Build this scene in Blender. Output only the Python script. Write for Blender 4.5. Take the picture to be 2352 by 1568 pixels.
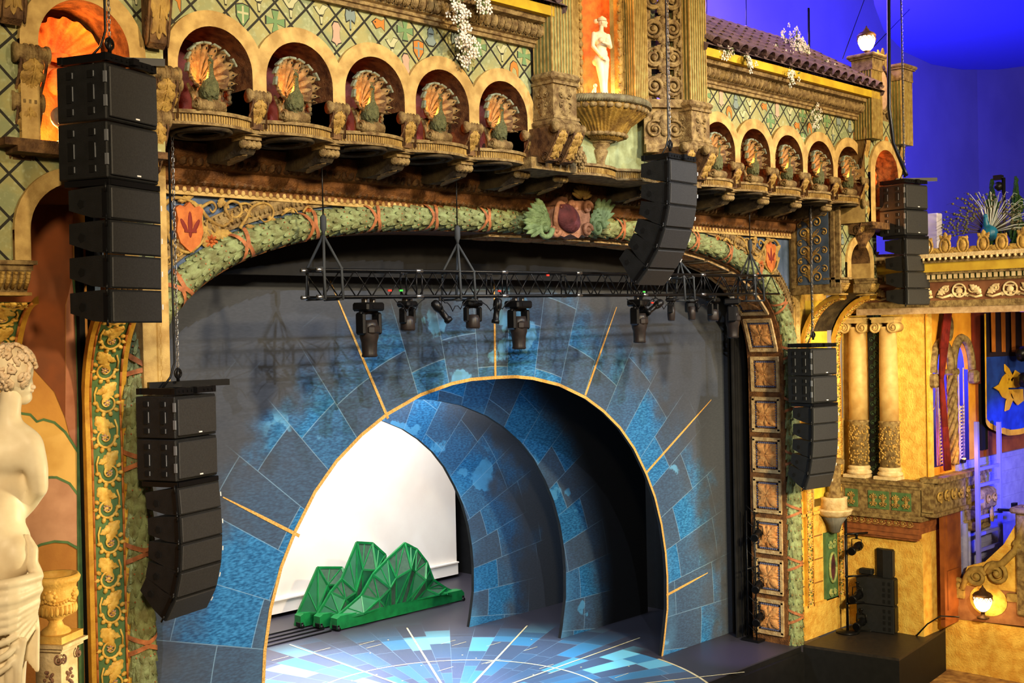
import bpy, bmesh, math, random
from math import sin, cos, pi, radians, sqrt, atan2
from mathutils import Vector, Matrix, Euler
random.seed(7)
V = Vector
for o in list(bpy.data.objects): bpy.data.objects.remove(o)
col = bpy.context.scene.collection
scn = bpy.context.scene
# ---------------------------------------------------------------- camera
FPX = 2760.0; CAM = V((0, -16, 8.054))
_y, _p, _r = radians(45.76), radians(-.63), radians(-1.19)
_f = V((sin(_y)*cos(_p), cos(_y)*cos(_p), sin(_p))); _rt = V((cos(_y), -sin(_y), 0)); _u = _rt.cross(_f)
_c, _s = cos(_r), sin(_r); _rt, _u = _c*_rt + _s*_u, -_s*_rt + _c*_u
cd = bpy.data.cameras.new('camera'); cam = bpy.data.objects.new('camera', cd); col.objects.link(cam)
cd.sensor_width = 36; cd.lens = FPX*36/2352; cd.clip_end = 300
M = Matrix((( _rt.x, _u.x, -_f.x), (_rt.y, _u.y, -_f.y), (_rt.z, _u.z, -_f.z))).to_4x4(); M.translation = CAM
cam.matrix_world = M; scn.camera = cam
def ray(px, py): return _f + _rt*((px-1176)/FPX) - _u*((py-784)/FPX)
def AY(px, py, y): d = ray(px, py); return CAM + d*((y-CAM.y)/d.y)
def AX(px, py, x): d = ray(px, py); return CAM + d*((x-CAM.x)/d.x)
def AZ(px, py, z): d = ray(px, py); return CAM + d*((z-CAM.z)/d.z)
def AD(px, py, d): return CAM + ray(px, py)*d
# ---------------------------------------------------------------- view, world, lights
vs = scn.view_settings; vs.view_transform = 'Standard'; vs.look = 'None'; vs.exposure = 0.75; vs.gamma = 1.0
vs.use_curve_mapping = False
w = bpy.data.worlds.new('world'); scn.world = w; w.use_nodes = True
w.node_tree.nodes['Background'].inputs[0].default_value = (.35, .26, .19, 1)
w.node_tree.nodes['Background'].inputs[1].default_value = .11
def light(kind, loc, tgt, energy, color, size=1.0, spot=None, blend=.3, name='lamp'):
    d = bpy.data.lights.new(name, kind); d.energy = energy; d.color = color
    if kind == 'AREA': d.size = size
    else: d.shadow_soft_size = size
    if kind == 'SPOT': d.spot_size = radians(spot); d.spot_blend = blend
    o = bpy.data.objects.new(name, d); col.objects.link(o); o.location = loc
    if tgt is not None:
        o.rotation_euler = (V(tgt)-V(loc)).to_track_quat('-Z', 'Y').to_euler()
    return o
WARM = (1.0, .77, .46)
# house front-light towards the upper facade and the arch
light('SPOT', (14, -24, 17), (18, 0, 11.5), 14800, WARM, .8, 62, .5, 'house_light')
light('SPOT', (-2, -20, 13), (9, 0, 10), 6200, WARM, .8, 60, .6, 'house_light')
light('SPOT', (26, -20, 15), (25, -1, 10.5), 7000, WARM, .8, 50, .6, 'house_light')
# yellow light on the lower right wall and the right wing
light('SPOT', (17, -13, 7.5), (28.8, -1.5, 3.2), 6800, (1, .82, .46), .5, 44, .5, 'wing_light')
light('SPOT', (20, -13, 10), (30, -4, 8.5), 3300, (1, .82, .5), .5, 44, .6, 'wing_light')
# light on the near niche at the left
light('SPOT', (11, -9.5, 5.5), (5.2, -4.5, 6.2), 1900, (1, .86, .52), .25, 50, .6, 'niche_light')
light('SPOT', (9, -6, 4.2), (7, 0.1, 6.0), 300, (1, .70, .34), .3, 70, .6, 'niche_light')
# profile spots from the front-of-house bars: they throw the truss shadows on the portal
light('SPOT', (5.6, -17, 16.3), (16.5, 2, 5), 4300, (.80, .88, 1), .05, 46, .5, 'stage_spot')
light('SPOT', (26.5, -17, 16.3), (19, 2, 5), 4300, (.80, .88, 1), .05, 46, .5, 'stage_spot')
light('SPOT', (17.5, -14, 19.5), (17.8, 2, 5), 2600, (.80, .88, 1), .05, 40, .5, 'stage_spot')
# downlights on the deck
for x, tx, ty, c, e, a in ((16.0, 17.2, 4.8, (.78, .72, 1), 9500, 40), (15.2, 16.2, 7.6, (.96, .90, 1), 17000, 30), (19.5, 20.4, 3.6, (.50, .78, 1), 4200, 34), (21.4, 24.6, .5, (.62, .40, 1), 1100, 18)):
    light('SPOT', (x, -.9, 7.75), (tx, ty, 0), e, c, .1, a, .9, 'deck_spot')
# cyc lights on the white drop, work light on the set pieces
light('AREA', (21, 8.9, 8.6), (20.5, 12.6, 2.5), 1150, (1, .93, .86), 5, name='cyc_light')
light('SPOT', (19, 4.5, 8.4), (21.5, 10.3, .8), 200, (.8, 1, .85), .2, 50, .8, 'cyc_light')
for y_, x_ in ((3.6, 21), (6.3, 21)):
    light('SPOT', (15.5, y_-1.2, 7.6), (24, y_+1.4, 2.0), 900, (.6, .8, 1), .2, 75, .9, 'portal_fill')  # unseen fill spots added to brighten the inner portal faces
# blue cove lamps behind the roof line
light('AREA', (23.5, .9, 14.2), (25, 9, 19), 2200, (.30, .16, 1), 3, name='cove_lamp')
light('AREA', (30, 1.2, 13.5), (33, 9, 20), 1800, (.20, .10, 1), 3, name='cove_lamp')
light('AREA', (34, -2, 9.9), (42, 5, 13), 4200, (.04, .05, 1), 4, name='cove_lamp')
light('SPOT', (24.5, 2.6, 14.7), (24.5, 8, 16.2), 30000, (.66, .54, 1), .5, 85, 1, 'cove_lamp')
light('AREA', (24, 4, 19), (24, -1, 14), 900, (.45, .25, 1), 4, name='cove_lamp')
# ---------------------------------------------------------------- materials
MATS = {}
def srgb(c):
    return tuple(((x/255)/12.92 if x/255 <= .04045 else (((x/255)+.055)/1.055)**2.4) for x in c)
def mat(name, c1, c2=None, rough=.75, metal=0, scale=3, bump=0, bscale=25, emit=None, estr=0, detail=5, spec=.3):
    if name in MATS: return MATS[name]
    m = bpy.data.materials.new(name); m.use_nodes = True; nt = m.node_tree; N = nt.nodes; Lk = nt.links
    b = N['Principled BSDF']; b.inputs['Roughness'].default_value = rough; b.inputs['Metallic'].default_value = metal
    b.inputs['Specular IOR Level'].default_value = spec
    a = srgb(c1)+(1,)
    b.inputs['Base Color'].default_value = a
    if c2 is not None or bump:
        tc = N.new('ShaderNodeTexCoord')
    if c2 is not None:
        nz = N.new('ShaderNodeTexNoise'); nz.inputs['Scale'].default_value = scale; nz.inputs['Detail'].default_value = detail
        Lk.new(tc.outputs['Object'], nz.inputs['Vector'])
        rp = N.new('ShaderNodeValToRGB'); rp.color_ramp.elements[0].position = .35; rp.color_ramp.elements[1].position = .65
        rp.color_ramp.elements[0].color = a; rp.color_ramp.elements[1].color = srgb(c2)+(1,)
        Lk.new(nz.outputs['Fac'], rp.inputs['Fac']); Lk.new(rp.outputs['Color'], b.inputs['Base Color'])
    if bump:
        n2 = N.new('ShaderNodeTexNoise'); n2.inputs['Scale'].default_value = bscale; n2.inputs['Detail'].default_value = 4
        Lk.new(tc.outputs['Object'], n2.inputs['Vector'])
        bp = N.new('ShaderNodeBump'); bp.inputs['Strength'].default_value = bump; bp.inputs['Distance'].default_value = .05
        Lk.new(n2.outputs['Fac'], bp.inputs['Height']); Lk.new(bp.outputs['Normal'], b.inputs['Normal'])
    if emit is not None:
        b.inputs['Emission Color'].default_value = srgb(emit)+(1,); b.inputs['Emission Strength'].default_value = estr
    MATS[name] = m; return m
class NB:
    """small node-graph helper"""
    def __init__(s, name):
        s.m = bpy.data.materials.new(name); s.m.use_nodes = True; s.nt = s.m.node_tree; s.b = s.nt.nodes['Principled BSDF']; MATS[name] = s.m
        s.tc = s.nt.nodes.new('ShaderNodeTexCoord'); s.sep = s.nt.nodes.new('ShaderNodeSeparateXYZ'); s.nt.links.new(s.tc.outputs['Object'], s.sep.inputs[0])
        s.x, s.y, s.z = s.sep.outputs
    def put(s, sock, v):
        if isinstance(v, bpy.types.NodeSocket): s.nt.links.new(v, sock)
        elif isinstance(v, (tuple, list)) and len(v) == 3 and sock.type == 'RGBA': sock.default_value = tuple(v)+(1,)
        else: sock.default_value = v
    def ma(s, op, a, b=0., c=None, clamp=False):
        n = s.nt.nodes.new('ShaderNodeMath'); n.operation = op; n.use_clamp = clamp
        s.put(n.inputs[0], a); s.put(n.inputs[1], b)
        if c is not None: s.put(n.inputs[2], c)
        return n.outputs[0]
    def mix(s, f, a, b):
        n = s.nt.nodes.new('ShaderNodeMix'); n.data_type = 'RGBA'; s.put(n.inputs[0], f); s.put(n.inputs[6], a); s.put(n.inputs[7], b)
        return n.outputs[2]
    def vec(s, x, y, z):
        n = s.nt.nodes.new('ShaderNodeCombineXYZ'); s.put(n.inputs[0], x); s.put(n.inputs[1], y); s.put(n.inputs[2], z); return n.outputs[0]
    def noise(s, v, sc, det=4):
        n = s.nt.nodes.new('ShaderNodeTexNoise'); n.inputs['Scale'].default_value = sc; n.inputs['Detail'].default_value = det
        s.put(n.inputs['Vector'], v); return n.outputs['Fac']
    def white(s, v):
        n = s.nt.nodes.new('ShaderNodeTexWhiteNoise'); n.noise_dimensions = '3D'; s.put(n.inputs['Vector'], v); return n.outputs['Value']
    def ss(s, x, lo, hi):
        n = s.nt.nodes.new('ShaderNodeMapRange'); n.interpolation_type = 'SMOOTHSTEP'
        s.put(n.inputs[0], x); n.inputs[1].default_value = lo; n.inputs[2].default_value = hi; return n.outputs[0]
    def out(s, c, rough=.7, spec=.3, bump=None, bs=.3, bd=.03):
        s.put(s.b.inputs['Base Color'], c); s.put(s.b.inputs['Roughness'], rough); s.b.inputs['Specular IOR Level'].default_value = spec
        if bump is not None:
            n = s.nt.nodes.new('ShaderNodeBump'); n.inputs['Strength'].default_value = bs; n.inputs['Distance'].default_value = bd
            s.put(n.inputs['Height'], bump); s.nt.links.new(n.outputs['Normal'], s.b.inputs['Normal'])
        return s.m
gold = mat('gold_plaster', (182, 148, 76), (134, 102, 50), .6, scale=7, bump=.35, bscale=30)
ochre = mat('ochre_plaster', (204, 172, 106), (164, 132, 76), .8, scale=5, bump=.3, bscale=60)
stone = mat('carved_stone', (156, 132, 84), (98, 74, 42), .7, scale=9, bump=.5, bscale=45)
darkstone = mat('dark_carved_stone', (120, 88, 52), (66, 42, 24), .7, scale=8, bump=.5, bscale=45)
brown = mat('brown_plaster', (128, 84, 42), (80, 48, 22), .6, scale=6, bump=.6, bscale=35)
soff = mat('soffit_plaster', (74, 62, 40), (44, 34, 22), .8, scale=5, bump=.4)
maroon = mat('maroon_plaster', (98, 48, 52), (58, 28, 34), .8, scale=4, bump=.4)
greeny = mat('green_grey_plaster', (150, 160, 118), (118, 124, 84), .8, scale=4, bump=.3)
verd = mat('verdigris_leaf', (148, 162, 112), (108, 108, 68), .6, scale=7, bump=.5)
leafbase = mat('shaded_leaf_ground', (92, 78, 48), (62, 50, 30), .8, scale=8)  # ground colour darkened to paint in the shade between leaves
rust = mat('rust_ribbon', (188, 118, 72), (140, 84, 52), .7, scale=8)
orange = mat('orange_plaster', (206, 120, 56), (170, 88, 40), .7, scale=6, bump=.3)
yellowp = mat('yellow_paint', (206, 176, 40), (178, 146, 34), .7, scale=3)
ywall = mat('yellow_wall', (238, 196, 92), (214, 158, 62), .85, scale=5, bump=.5, bscale=22)
cream = mat('cream_plaster', (226, 204, 160), (196, 168, 120), .7, scale=6, bump=.3)
marble = mat('statue_plaster', (236, 222, 190), (220, 200, 164), .45, scale=4)
bluep = mat('blue_panel_paint', (84, 100, 128), (62, 78, 98), .8, scale=3, bump=.2)
blackp = mat('black_paint', (14, 14, 15), (20, 20, 21), .65, scale=6)
blackm = mat('black_metal', (22, 22, 24), None, .35, .4)
speakerc = mat('speaker_cabinet', (26, 27, 29), (20, 21, 22), .6, scale=10, bump=.2, bscale=90)
grille = mat('speaker_grille', (54, 54, 55), (46, 46, 47), .55, .2, scale=60)
darkhole = mat('dark_recess', (4, 4, 5), None, .9)
white_ = mat('white_badge', (230, 230, 230), None, .5)
steel = mat('steel', (150, 150, 152), None, .3, .9)
slingm = mat('grey_sling', (58, 62, 66), None, .8)
green = mat('green_panel', (16, 98, 58), (12, 76, 48), .5, scale=2)
greenb = mat('green_beam', (16, 122, 60), (12, 100, 50), .45, scale=5)
greend = mat('green_netting', (56, 84, 66), (44, 70, 56), .8, scale=12)
tile = mat('roof_tile', (136, 110, 104), (98, 80, 84), .75, scale=4, bump=.5)
blossom = mat('blossom', (232, 222, 206), None, .7)
vinegreen = mat('vine_leaf', (92, 104, 60), None, .8)
glowm = mat('lamp_glass', (255, 236, 190), None, .4, emit=(255, 214, 140), estr=9)
bronze = mat('bronze', (92, 64, 40), (60, 42, 28), .5, .3, scale=12)
bulbm = mat('uplight_bulb', (255, 190, 90), None, .5, emit=(255, 140, 50), estr=6)
redcloth = mat('red_curtain', (120, 26, 16), (88, 16, 12), .85, scale=5)
bannerblue = mat('banner_blue', (26, 62, 158), (20, 48, 130), .8, scale=4)
bannergold = mat('banner_gold', (232, 178, 40), (214, 150, 30), .7, scale=5)
ladderblue = mat('blue_lit_ladder_paint', (120, 120, 230), None, .6)  # white ladder tinted blue, the blue light put into its colour
wood = mat('brown_door_wood', (150, 84, 38), (118, 62, 28), .5, scale=3)
cypress = mat('cypress_leaf', (40, 78, 28), (26, 54, 20), .9, scale=12, bump=1, bscale=20)
carpet = mat('main_floor_carpet', (176, 140, 84), (120, 84, 50), .9, scale=4)
teal = mat('teal_paint', (120, 140, 116), (88, 108, 92), .7, scale=10)
greenp = mat('green_paint', (88, 120, 72), (70, 100, 60), .8, scale=6)
pinkp = mat('pink_paint', (196, 160, 132), (176, 138, 112), .8, scale=10)
# ---------------------------------------------------------------- mesh builder
class MB:
    def __init__(s, fn=None): s.v = []; s.f = []; s.mi = []; s.sm = []; s.T = Matrix(); s.fn = fn; s.cur = 0
    def at(s, *a):
        s.T = Matrix.Translation(V(a[:3])) if len(a) < 4 else Matrix.Translation(V(a[:3])) @ Euler(a[3:6]).to_matrix().to_4x4(); return s
    def add(s, vs, fs, smooth=False):
        b = len(s.v)
        for p in vs:
            q = s.T @ V(p)
            s.v.append(s.fn(q) if s.fn else q)
        for f in fs: s.f.append([i+b for i in f]); s.mi.append(s.cur); s.sm.append(smooth)
    def box(s, c, d, rot=None, bev=0):
        x, y, z = [k/2 for k in d]
        if bev:
            e = min(bev, x*.9, y*.9, z*.9); P = []
            for sz in (-1, 1):
                for (a, b) in ((-x+e, -y), (x-e, -y), (x, -y+e), (x, y-e), (x-e, y), (-x+e, y), (-x, y-e), (-x, -y+e)): P.append(V((a, b, sz*(z-e))))
            for sz in (-1, 1):
                for (a, b) in ((-x+e, -y+e), (x-e, -y+e), (x-e, y-e), (-x+e, y-e)): P.append(V((a, b, sz*z)))
            F = [[k, (k+1) % 8, 8+(k+1) % 8, 8+k] for k in range(8)]
            F += [[19+1, 21, 22, 23], [19, 18, 17, 16]]
            F += [[8, 9, 21, 20], [10, 11, 22, 21], [12, 13, 23, 22], [14, 15, 20, 23], [9, 10, 21], [11, 12, 22], [13, 14, 23], [15, 8, 20]]
            F += [[1, 0, 16, 17], [3, 2, 17, 18], [5, 4, 18, 19], [7, 6, 19, 16], [2, 1, 17], [4, 3, 18], [6, 5, 19], [0, 7, 16]]
        else:
            P = [V((a, b, e)) for e in (-z, z) for a, b in ((-x, -y), (x, -y), (x, y), (-x, y))]
            F = [[0, 3, 2, 1], [4, 5, 6, 7], [0, 1, 5, 4], [1, 2, 6, 5], [2, 3, 7, 6], [3, 0, 4, 7]]
        R = Euler(rot).to_matrix() if rot else Matrix.Identity(3)
        s.add([R @ p + V(c) for p in P], F)
    def bar(s, a, b, w, h=None):
        s.tube([a, b], w/2 if h is None else w/2, 4, smooth=False)
    def tube(s, path, r, n=8, caps=True, smooth=True, flat=1, closed=False):
        P = [V(p) for p in path]; m = len(P)
        if m < 2: return
        R = r if isinstance(r, (list, tuple)) else [r]*m
        vs = []; t0 = None; nrm = None
        for i in range(m):
            if closed: t = P[(i+1) % m]-P[i-1]
            else: t = (P[min(i+1, m-1)]-P[max(i-1, 0)])
            if t.length < 1e-9: t = V((0, 0, 1))
            t.normalize()
            if nrm is None:
                a = V((0, 0, 1)) if abs(t.z) < .9 else V((0, 1, 0))
                nrm = (a - t*a.dot(t)).normalized()
            else:
                nrm = nrm - t*nrm.dot(t)
                nrm = nrm.normalized() if nrm.length > 1e-6 else t.orthogonal().normalized()
            bn = t.cross(nrm)
            for k in range(n):
                a = 2*pi*(k+.5)/n
                vs.append(P[i] + (nrm*cos(a)*flat + bn*sin(a))*R[i])
        F = []
        for i in range(m if closed else m-1):
            for k in range(n):
                a = i*n+k; b = i*n+(k+1) % n; j = (i+1) % m
                F.append([a, b, j*n+(k+1) % n, j*n+k])
        if caps and not closed: F.append(list(range(n))[::-1]); F.append([(m-1)*n+k for k in range(n)])
        s.add(vs, F, smooth)
    def lathe(s, prof, n=24, a0=0, a1=2*pi, c=(0, 0, 0), sx=1, sy=1, ripple=0, rn=0, smooth=True):
        full = abs(a1-a0-2*pi) < 1e-6; cnt = n if full else n+1; vs = []; F = []
        for (r, z) in prof:
            for k in range(cnt):
                a = a0+(a1-a0)*k/n; rr = r*(1+(ripple*abs(cos(a*rn/2)) if ripple else 0))
                vs.append(V((c[0]+rr*cos(a)*sx, c[1]+rr*sin(a)*sy, c[2]+z)))
        for i in range(len(prof)-1):
            for k in range(n):
                k2 = (k+1) % cnt
                F.append([i*cnt+k, i*cnt+k2, (i+1)*cnt+k2, (i+1)*cnt+k])
        if full:
            if prof[0][0] > 1e-4: F.append(list(range(cnt))[::-1])
            if prof[-1][0] > 1e-4: F.append([(len(prof)-1)*cnt+k for k in range(cnt)])
        s.add(vs, F, smooth)
    def ell(s, c, r, n=12, m=8, rot=None):
        R = Euler(rot).to_matrix() if rot else Matrix.Identity(3)
        if isinstance(r, (int, float)): r = (r, r, r)
        vs = []; F = []
        for i in range(m+1):
            th = pi*i/m
            for k in range(n):
                a = 2*pi*k/n
                vs.append(R @ V((r[0]*sin(th)*cos(a), r[1]*sin(th)*sin(a), -r[2]*cos(th))) + V(c))
        for i in range(m):
            for k in range(n): F.append([i*n+k, i*n+(k+1) % n, (i+1)*n+(k+1) % n, (i+1)*n+k])
        s.add(vs, F, True)
    def prism(s, poly, h0, h1, axis='y'):
        """poly in (x,z) extruded along y from h0 to h1 (axis 'y'); or (x,y) along z; or (y,z) along x"""
        def mk(a, b, h): return {'y': (a, h, b), 'z': (a, b, h), 'x': (h, a, b)}[axis]
        n = len(poly)
        vs = [mk(a, b, h0) for a, b in poly]+[mk(a, b, h1) for a, b in poly]
        F = [list(range(n)), list(range(n, 2*n))[::-1]]+[[i, n+i, n+(i+1) % n, (i+1) % n] for i in range(n)]
        s.add(vs, F)
    def sweep(s, prof, path, up=V((0, -1, 0)), closed=False, smooth=False):
        """prof: closed list of (a,b): a along the in-plane normal, b along 'up'; path: 3-D points lying in a plane whose normal is up"""
        P = [V(p) for p in path]; m = len(P); n = len(prof); vs = []; F = []
        for i in range(m):
            t = (P[(i+1) % m]-P[i-1]) if closed else (P[min(i+1, m-1)]-P[max(i-1, 0)])
            t.normalize(); nn = t.cross(up).normalized()
            for (a, b) in prof: vs.append(P[i]+nn*a+up*b)
        for i in range(m if closed else m-1):
            for k in range(n):
                j = (i+1) % m; F.append([i*n+k, i*n+(k+1) % n, j*n+(k+1) % n, j*n+k])
        if not closed: F.append(list(range(n))[::-1]); F.append([(m-1)*n+k for k in range(n)])
        s.add(vs, F, smooth)
    def strip(s, pts, w, h=0., plane='xz', smooth=False):
        """flat ribbon on a plane; pts 2-D; h offset along the plane's normal axis"""
        n = len(pts); vs = []
        for i in range(n):
            a = V(pts[max(i-1, 0)]); b = V(pts[min(i+1, n-1)]); t = (b-a)
            t = t.normalized() if t.length > 1e-9 else V((1, 0)); nn = V((-t.y, t.x))
            ww = w[i] if isinstance(w, (list, tuple)) else w
            for sg in (-.5, .5):
                q = V(pts[i])+nn*ww*sg
                vs.append({'xz': (q.x, h, q.y), 'xy': (q.x, q.y, h), 'yz': (h, q.x, q.y)}[plane])
        s.add(vs, [[2*i, 2*i+1, 2*i+3, 2*i+2] for i in range(n-1)], smooth)
    # --- relief ornament in local (x along, y across, z = height above the ground) ---
    def leaf(s, x, y, ang, L, W, h=.03, lobes=4):
        n = lobes*4; ca, sa = cos(ang), sin(ang); rows = []
        for i in range(n+1):
            t = i/n; env = W*.5*(sin(pi*min(1, t**.8))**.7 if 0 < t < 1 else 0)
            lob = env*(.68+.32*abs(cos(pi*lobes*t)))
            zc = h*(1.1-.3*t)*(1 if t < 1 else .6)
            rows.append([(t*L, -lob, h*.12), (t*L, -lob*.5, zc*.95), (t*L, 0, zc*.72), (t*L, lob*.5, zc*.95), (t*L, lob, h*.12)])
        vs = [V((x+a*ca-b*sa, y+a*sa+b*ca, c)) for r in rows for a, b, c in r]
        F = [[i*5+k, i*5+k+1, (i+1)*5+k+1, (i+1)*5+k] for i in range(n) for k in range(4)]
        s.add(vs, F, True)
    def spiral(s, x, y, R, ang, dirn=1, turns=1.6, r=.012, h=.02, n=26, bead=True, r1=None):
        pts = []; rr = []
        for i in range(n+1):
            t = i/n; q = R*(1-t*.86); a = ang+dirn*turns*2*pi*t
            pts.append((x+q*cos(a), y+q*sin(a), h)); rr.append((r1 or r)*(1-t)+r*.7*t)
        s.tube(pts, rr, 6)
        if bead: s.ell((x, y, h), (r*1.8, r*1.8, r*1.8), 8, 5)
    def rosette(s, x, y, R, h=.03, n=8):
        for k in range(n):
            a = 2*pi*k/n
            s.ell((x+cos(a)*R*.62, y+sin(a)*R*.62, h*.3), (R*.42, R*.24, h), 8, 5, (0, 0, a))
        s.ell((x, y, h*.6), (R*.22, R*.22, h*.7), 8, 5)
    def build(s, name, mats, parent=None, loc=None):
        me = bpy.data.meshes.new(name); me.from_pydata([tuple(p) for p in s.v], [], s.f)
        if not isinstance(mats, (list, tuple)): mats = [mats]
        for m in mats: me.materials.append(m)
        me.polygons.foreach_set('material_index', s.mi); me.polygons.foreach_set('use_smooth', s.sm)
        me.validate(); bm = bmesh.new(); bm.from_mesh(me); bmesh.ops.recalc_face_normals(bm, faces=bm.faces); bm.to_mesh(me); bm.free()
        me.update()
        o = bpy.data.objects.new(name, me); col.objects.link(o)
        if parent is not None: o.parent = parent
        if loc is not None: o.location = loc
        return o
def tag(o, label=None, cat=None, group=None, kind=None):
    for k, v in (('label', label), ('category', cat), ('group', group), ('kind', kind)):
        if v: o[k] = v
    return o
def empty(name, loc=(0, 0, 0), rz=0, label=None, cat=None, group=None):
    o = bpy.data.objects.new(name, None); col.objects.link(o); o.location = loc; o.rotation_euler = (0, 0, rz); o.empty_display_size = .1
    return tag(o, label, cat, group)
def copy_tree(o, loc=None, rz=None, label=None, scale=None, group=None):
    def rec(a, par):
        c = a.copy(); col.objects.link(c)
        if par is not None: c.parent = par
        for ch in list(a.children): rec(ch, c)
        return c
    c = rec(o, None)
    if loc is not None: c.location = loc
    if rz is not None: c.rotation_euler = (0, 0, rz)
    if scale is not None: c.scale = scale
    if label: c['label'] = label
    if group: c['group'] = group
    return c
def struct(o): o['kind'] = 'structure'; return o
def vor(o, vox, it=6, fac=.6):
    m = o.modifiers.new('r', 'REMESH'); m.mode = 'VOXEL'; m.voxel_size = vox; m.use_smooth_shade = True
    m = o.modifiers.new('s', 'SMOOTH'); m.iterations = it; m.factor = fac
    return o
def capsule(mb, a, b, ra, rb, n=10, k=5):
    a, b = V(a), V(b); mb.tube([a+(b-a)*i/k for i in range(k+1)], [ra+(rb-ra)*i/k for i in range(k+1)], n)
    mb.ell(a, ra, n, 6); mb.ell(b, rb, n, 6)
def limb(mb, pts, rs, n=12):
    """tapering chain of capsules through pts"""
    for i in range(len(pts)-1): capsule(mb, pts[i], pts[i+1], rs[i], rs[i+1], n)
def arcpts(cx, cz, r, a0, a1, n, rz=None):
    rz = rz or r
    return [(cx+r*cos(a0+(a1-a0)*i/n), cz+rz*sin(a0+(a1-a0)*i/n)) for i in range(n+1)]
# ================================================================ proscenium wall
CX = 17.47
def sep(a, b, z0, n=3.25, cnt=96, zb=0.0, legs=14, cx=CX):
    P = [(cx-a, zb+(z0-zb)*i/legs) for i in range(legs)]
    for i in range(cnt+1):
        t = pi*i/cnt; c = -cos(t); s_ = sin(t)
        P.append((cx+a*(abs(c)**(2/n))*(1 if c >= 0 else -1), z0+b*(s_**(2/n))))
    P += [(cx+a, z0-(z0-zb)*i/legs) for i in range(1, legs+1)]
    return P
class Path:
    def __init__(s, P):
        s.P = [V(p) for p in P]; s.L = [0]
        for i in range(1, len(P)): s.L.append(s.L[-1]+(s.P[i]-s.P[i-1]).length)
        s.len = s.L[-1]
    def at(s, d):
        d = max(0, min(s.len-1e-6, d)); lo, hi = 0, len(s.L)-1
        while hi-lo > 1:
            m = (lo+hi)//2
            if s.L[m] <= d: lo = m
            else: hi = m
        t = (d-s.L[lo])/max(1e-9, s.L[hi]-s.L[lo]); tg = (s.P[hi]-s.P[lo]).normalized()
        return s.P[lo].lerp(s.P[hi], t), tg
ZT = 10.75
wall = MB(); op = sep(8.88, 3.82, 6.3)
arch = [p for p in op if p[1] >= 6.29]
for (x0, z0), (x1, z1) in zip(arch[:-1], arch[1:]):
    wall.add([(x0, .02, z0), (x1, .02, z1), (x1, .02, ZT), (x0, .02, ZT)], [[0, 1, 2, 3]])
for xa, xb in ((8.05, CX-8.88), (CX+8.88, 27.2)):
    wall.add([(xa, .02, 0), (xb, .02, 0), (xb, .02, ZT), (xa, .02, ZT)], [[0, 1, 2, 3]])
struct(wall.build('wall_front', bluep))
wall = MB(); wall.box((28.1, .12, 5.4), (2.9, .2, 10.8)); struct(wall.build('wall_front_right', ywall))
# frame, egg-and-dart band following the arch
fr = MB()
band = [p for p in sep(9.26, 4.20, 6.3) if 8.75 <= p[0] <= 26.5 and p[1] > 6.4]
pth = [V((x, 0, z)) for x, z in band]
fr.sweep([(-.16, 0), (-.16, .04), (-.10, .04), (-.08, .06), (-.02, .08), (.04, .06), (.07, .04), (.14, .05), (.14, 0)], pth)
pb = Path(band); d = .05
while d < pb.len:
    p, t = pb.at(d); a = atan2(t.y, t.x)
    fr.box((p.x+.11*sin(a)*-1, -.065, p.y+.11*cos(a)), (.035, .03, .045), (0, -a, 0))
    fr.ell((p.x-.03*sin(a)*-1, -.07, p.y-.03*cos(a)), (.03, .022, .05), 6, 4, (0, -a, 0)); d += .09
struct(fr.build('trim_1', stone))
fr = MB()
fr.box((26.62, -.03, 8.3), (.30, .1, 4.2)); fr.box((26.62, -.06, 8.3), (.2, .1, 4.2))
z = 6.3
while z < 10.3: fr.ell((26.62, -.1, z), (.07, .03, .05), 6, 4); z += .12
fr.box((17.6, -.04, 10.17), (18, .1, .06))
for i in range(140): fr.ell((8.8+i*.127, -.09, 10.22), (.045, .03, .05), 6, 4)
struct(fr.build('trim_2', ochre))
fr = MB(); fr.box((8.82, -.12, 8.6), (.42, .3, 3.9)); fr.box((8.62, -.02, 3.2), (.2, .16, 6.9))
struct(fr.build('trim_3', ochre))
# torus of overlapping leaves with crossed ribbons
tp = Path(sep(8.88, 3.80, 6.3)); TR = .165
def tor(d, phi, h=0):
    p, t = tp.at(d); n = V((-t.y, t.x))  # outward
    r = TR+h
    return V((p.x-n.x*sin(phi)*r, -.02-cos(phi)*r*.95, p.y-n.y*sin(phi)*r)), t, n
tb = MB(); K = 14; rows = []
nst = 150
for i in range(nst+1):
    for k in range(K+1): tb.v.append(tor(tp.len*i/nst, -1.7+3.5*k/K)[0])
for i in range(nst):
    for k in range(K): tb.f.append([i*(K+1)+k, i*(K+1)+k+1, (i+1)*(K+1)+k+1, (i+1)*(K+1)+k]); tb.mi.append(0); tb.sm.append(True)
tb.cur = 1; mid = tp.len/2; rng = random.Random(3)
d = .12; row = 0
def leafon(mb, d, phi, sgn, L=.34, Wd=.11):
    vs = []; F = []; n = 7
    for i in range(n+1):
        t = i/n; wd = Wd*(sin(pi*(t*.84+.13))**.65) if i < n else .012
        h = .0+.058*t**.8
        for q, hh in ((-1, -.03), (0, .022), (1, -.03)):
            vs.append(tor(d+sgn*(t-.5)*L, phi+q*wd/TR*.72, h+hh)[0])
    for i in range(n):
        for k in range(2): F.append([i*3+k, i*3+k+1, (i+1)*3+k+1, (i+1)*3+k])
    mb.add(vs, F, True)
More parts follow.
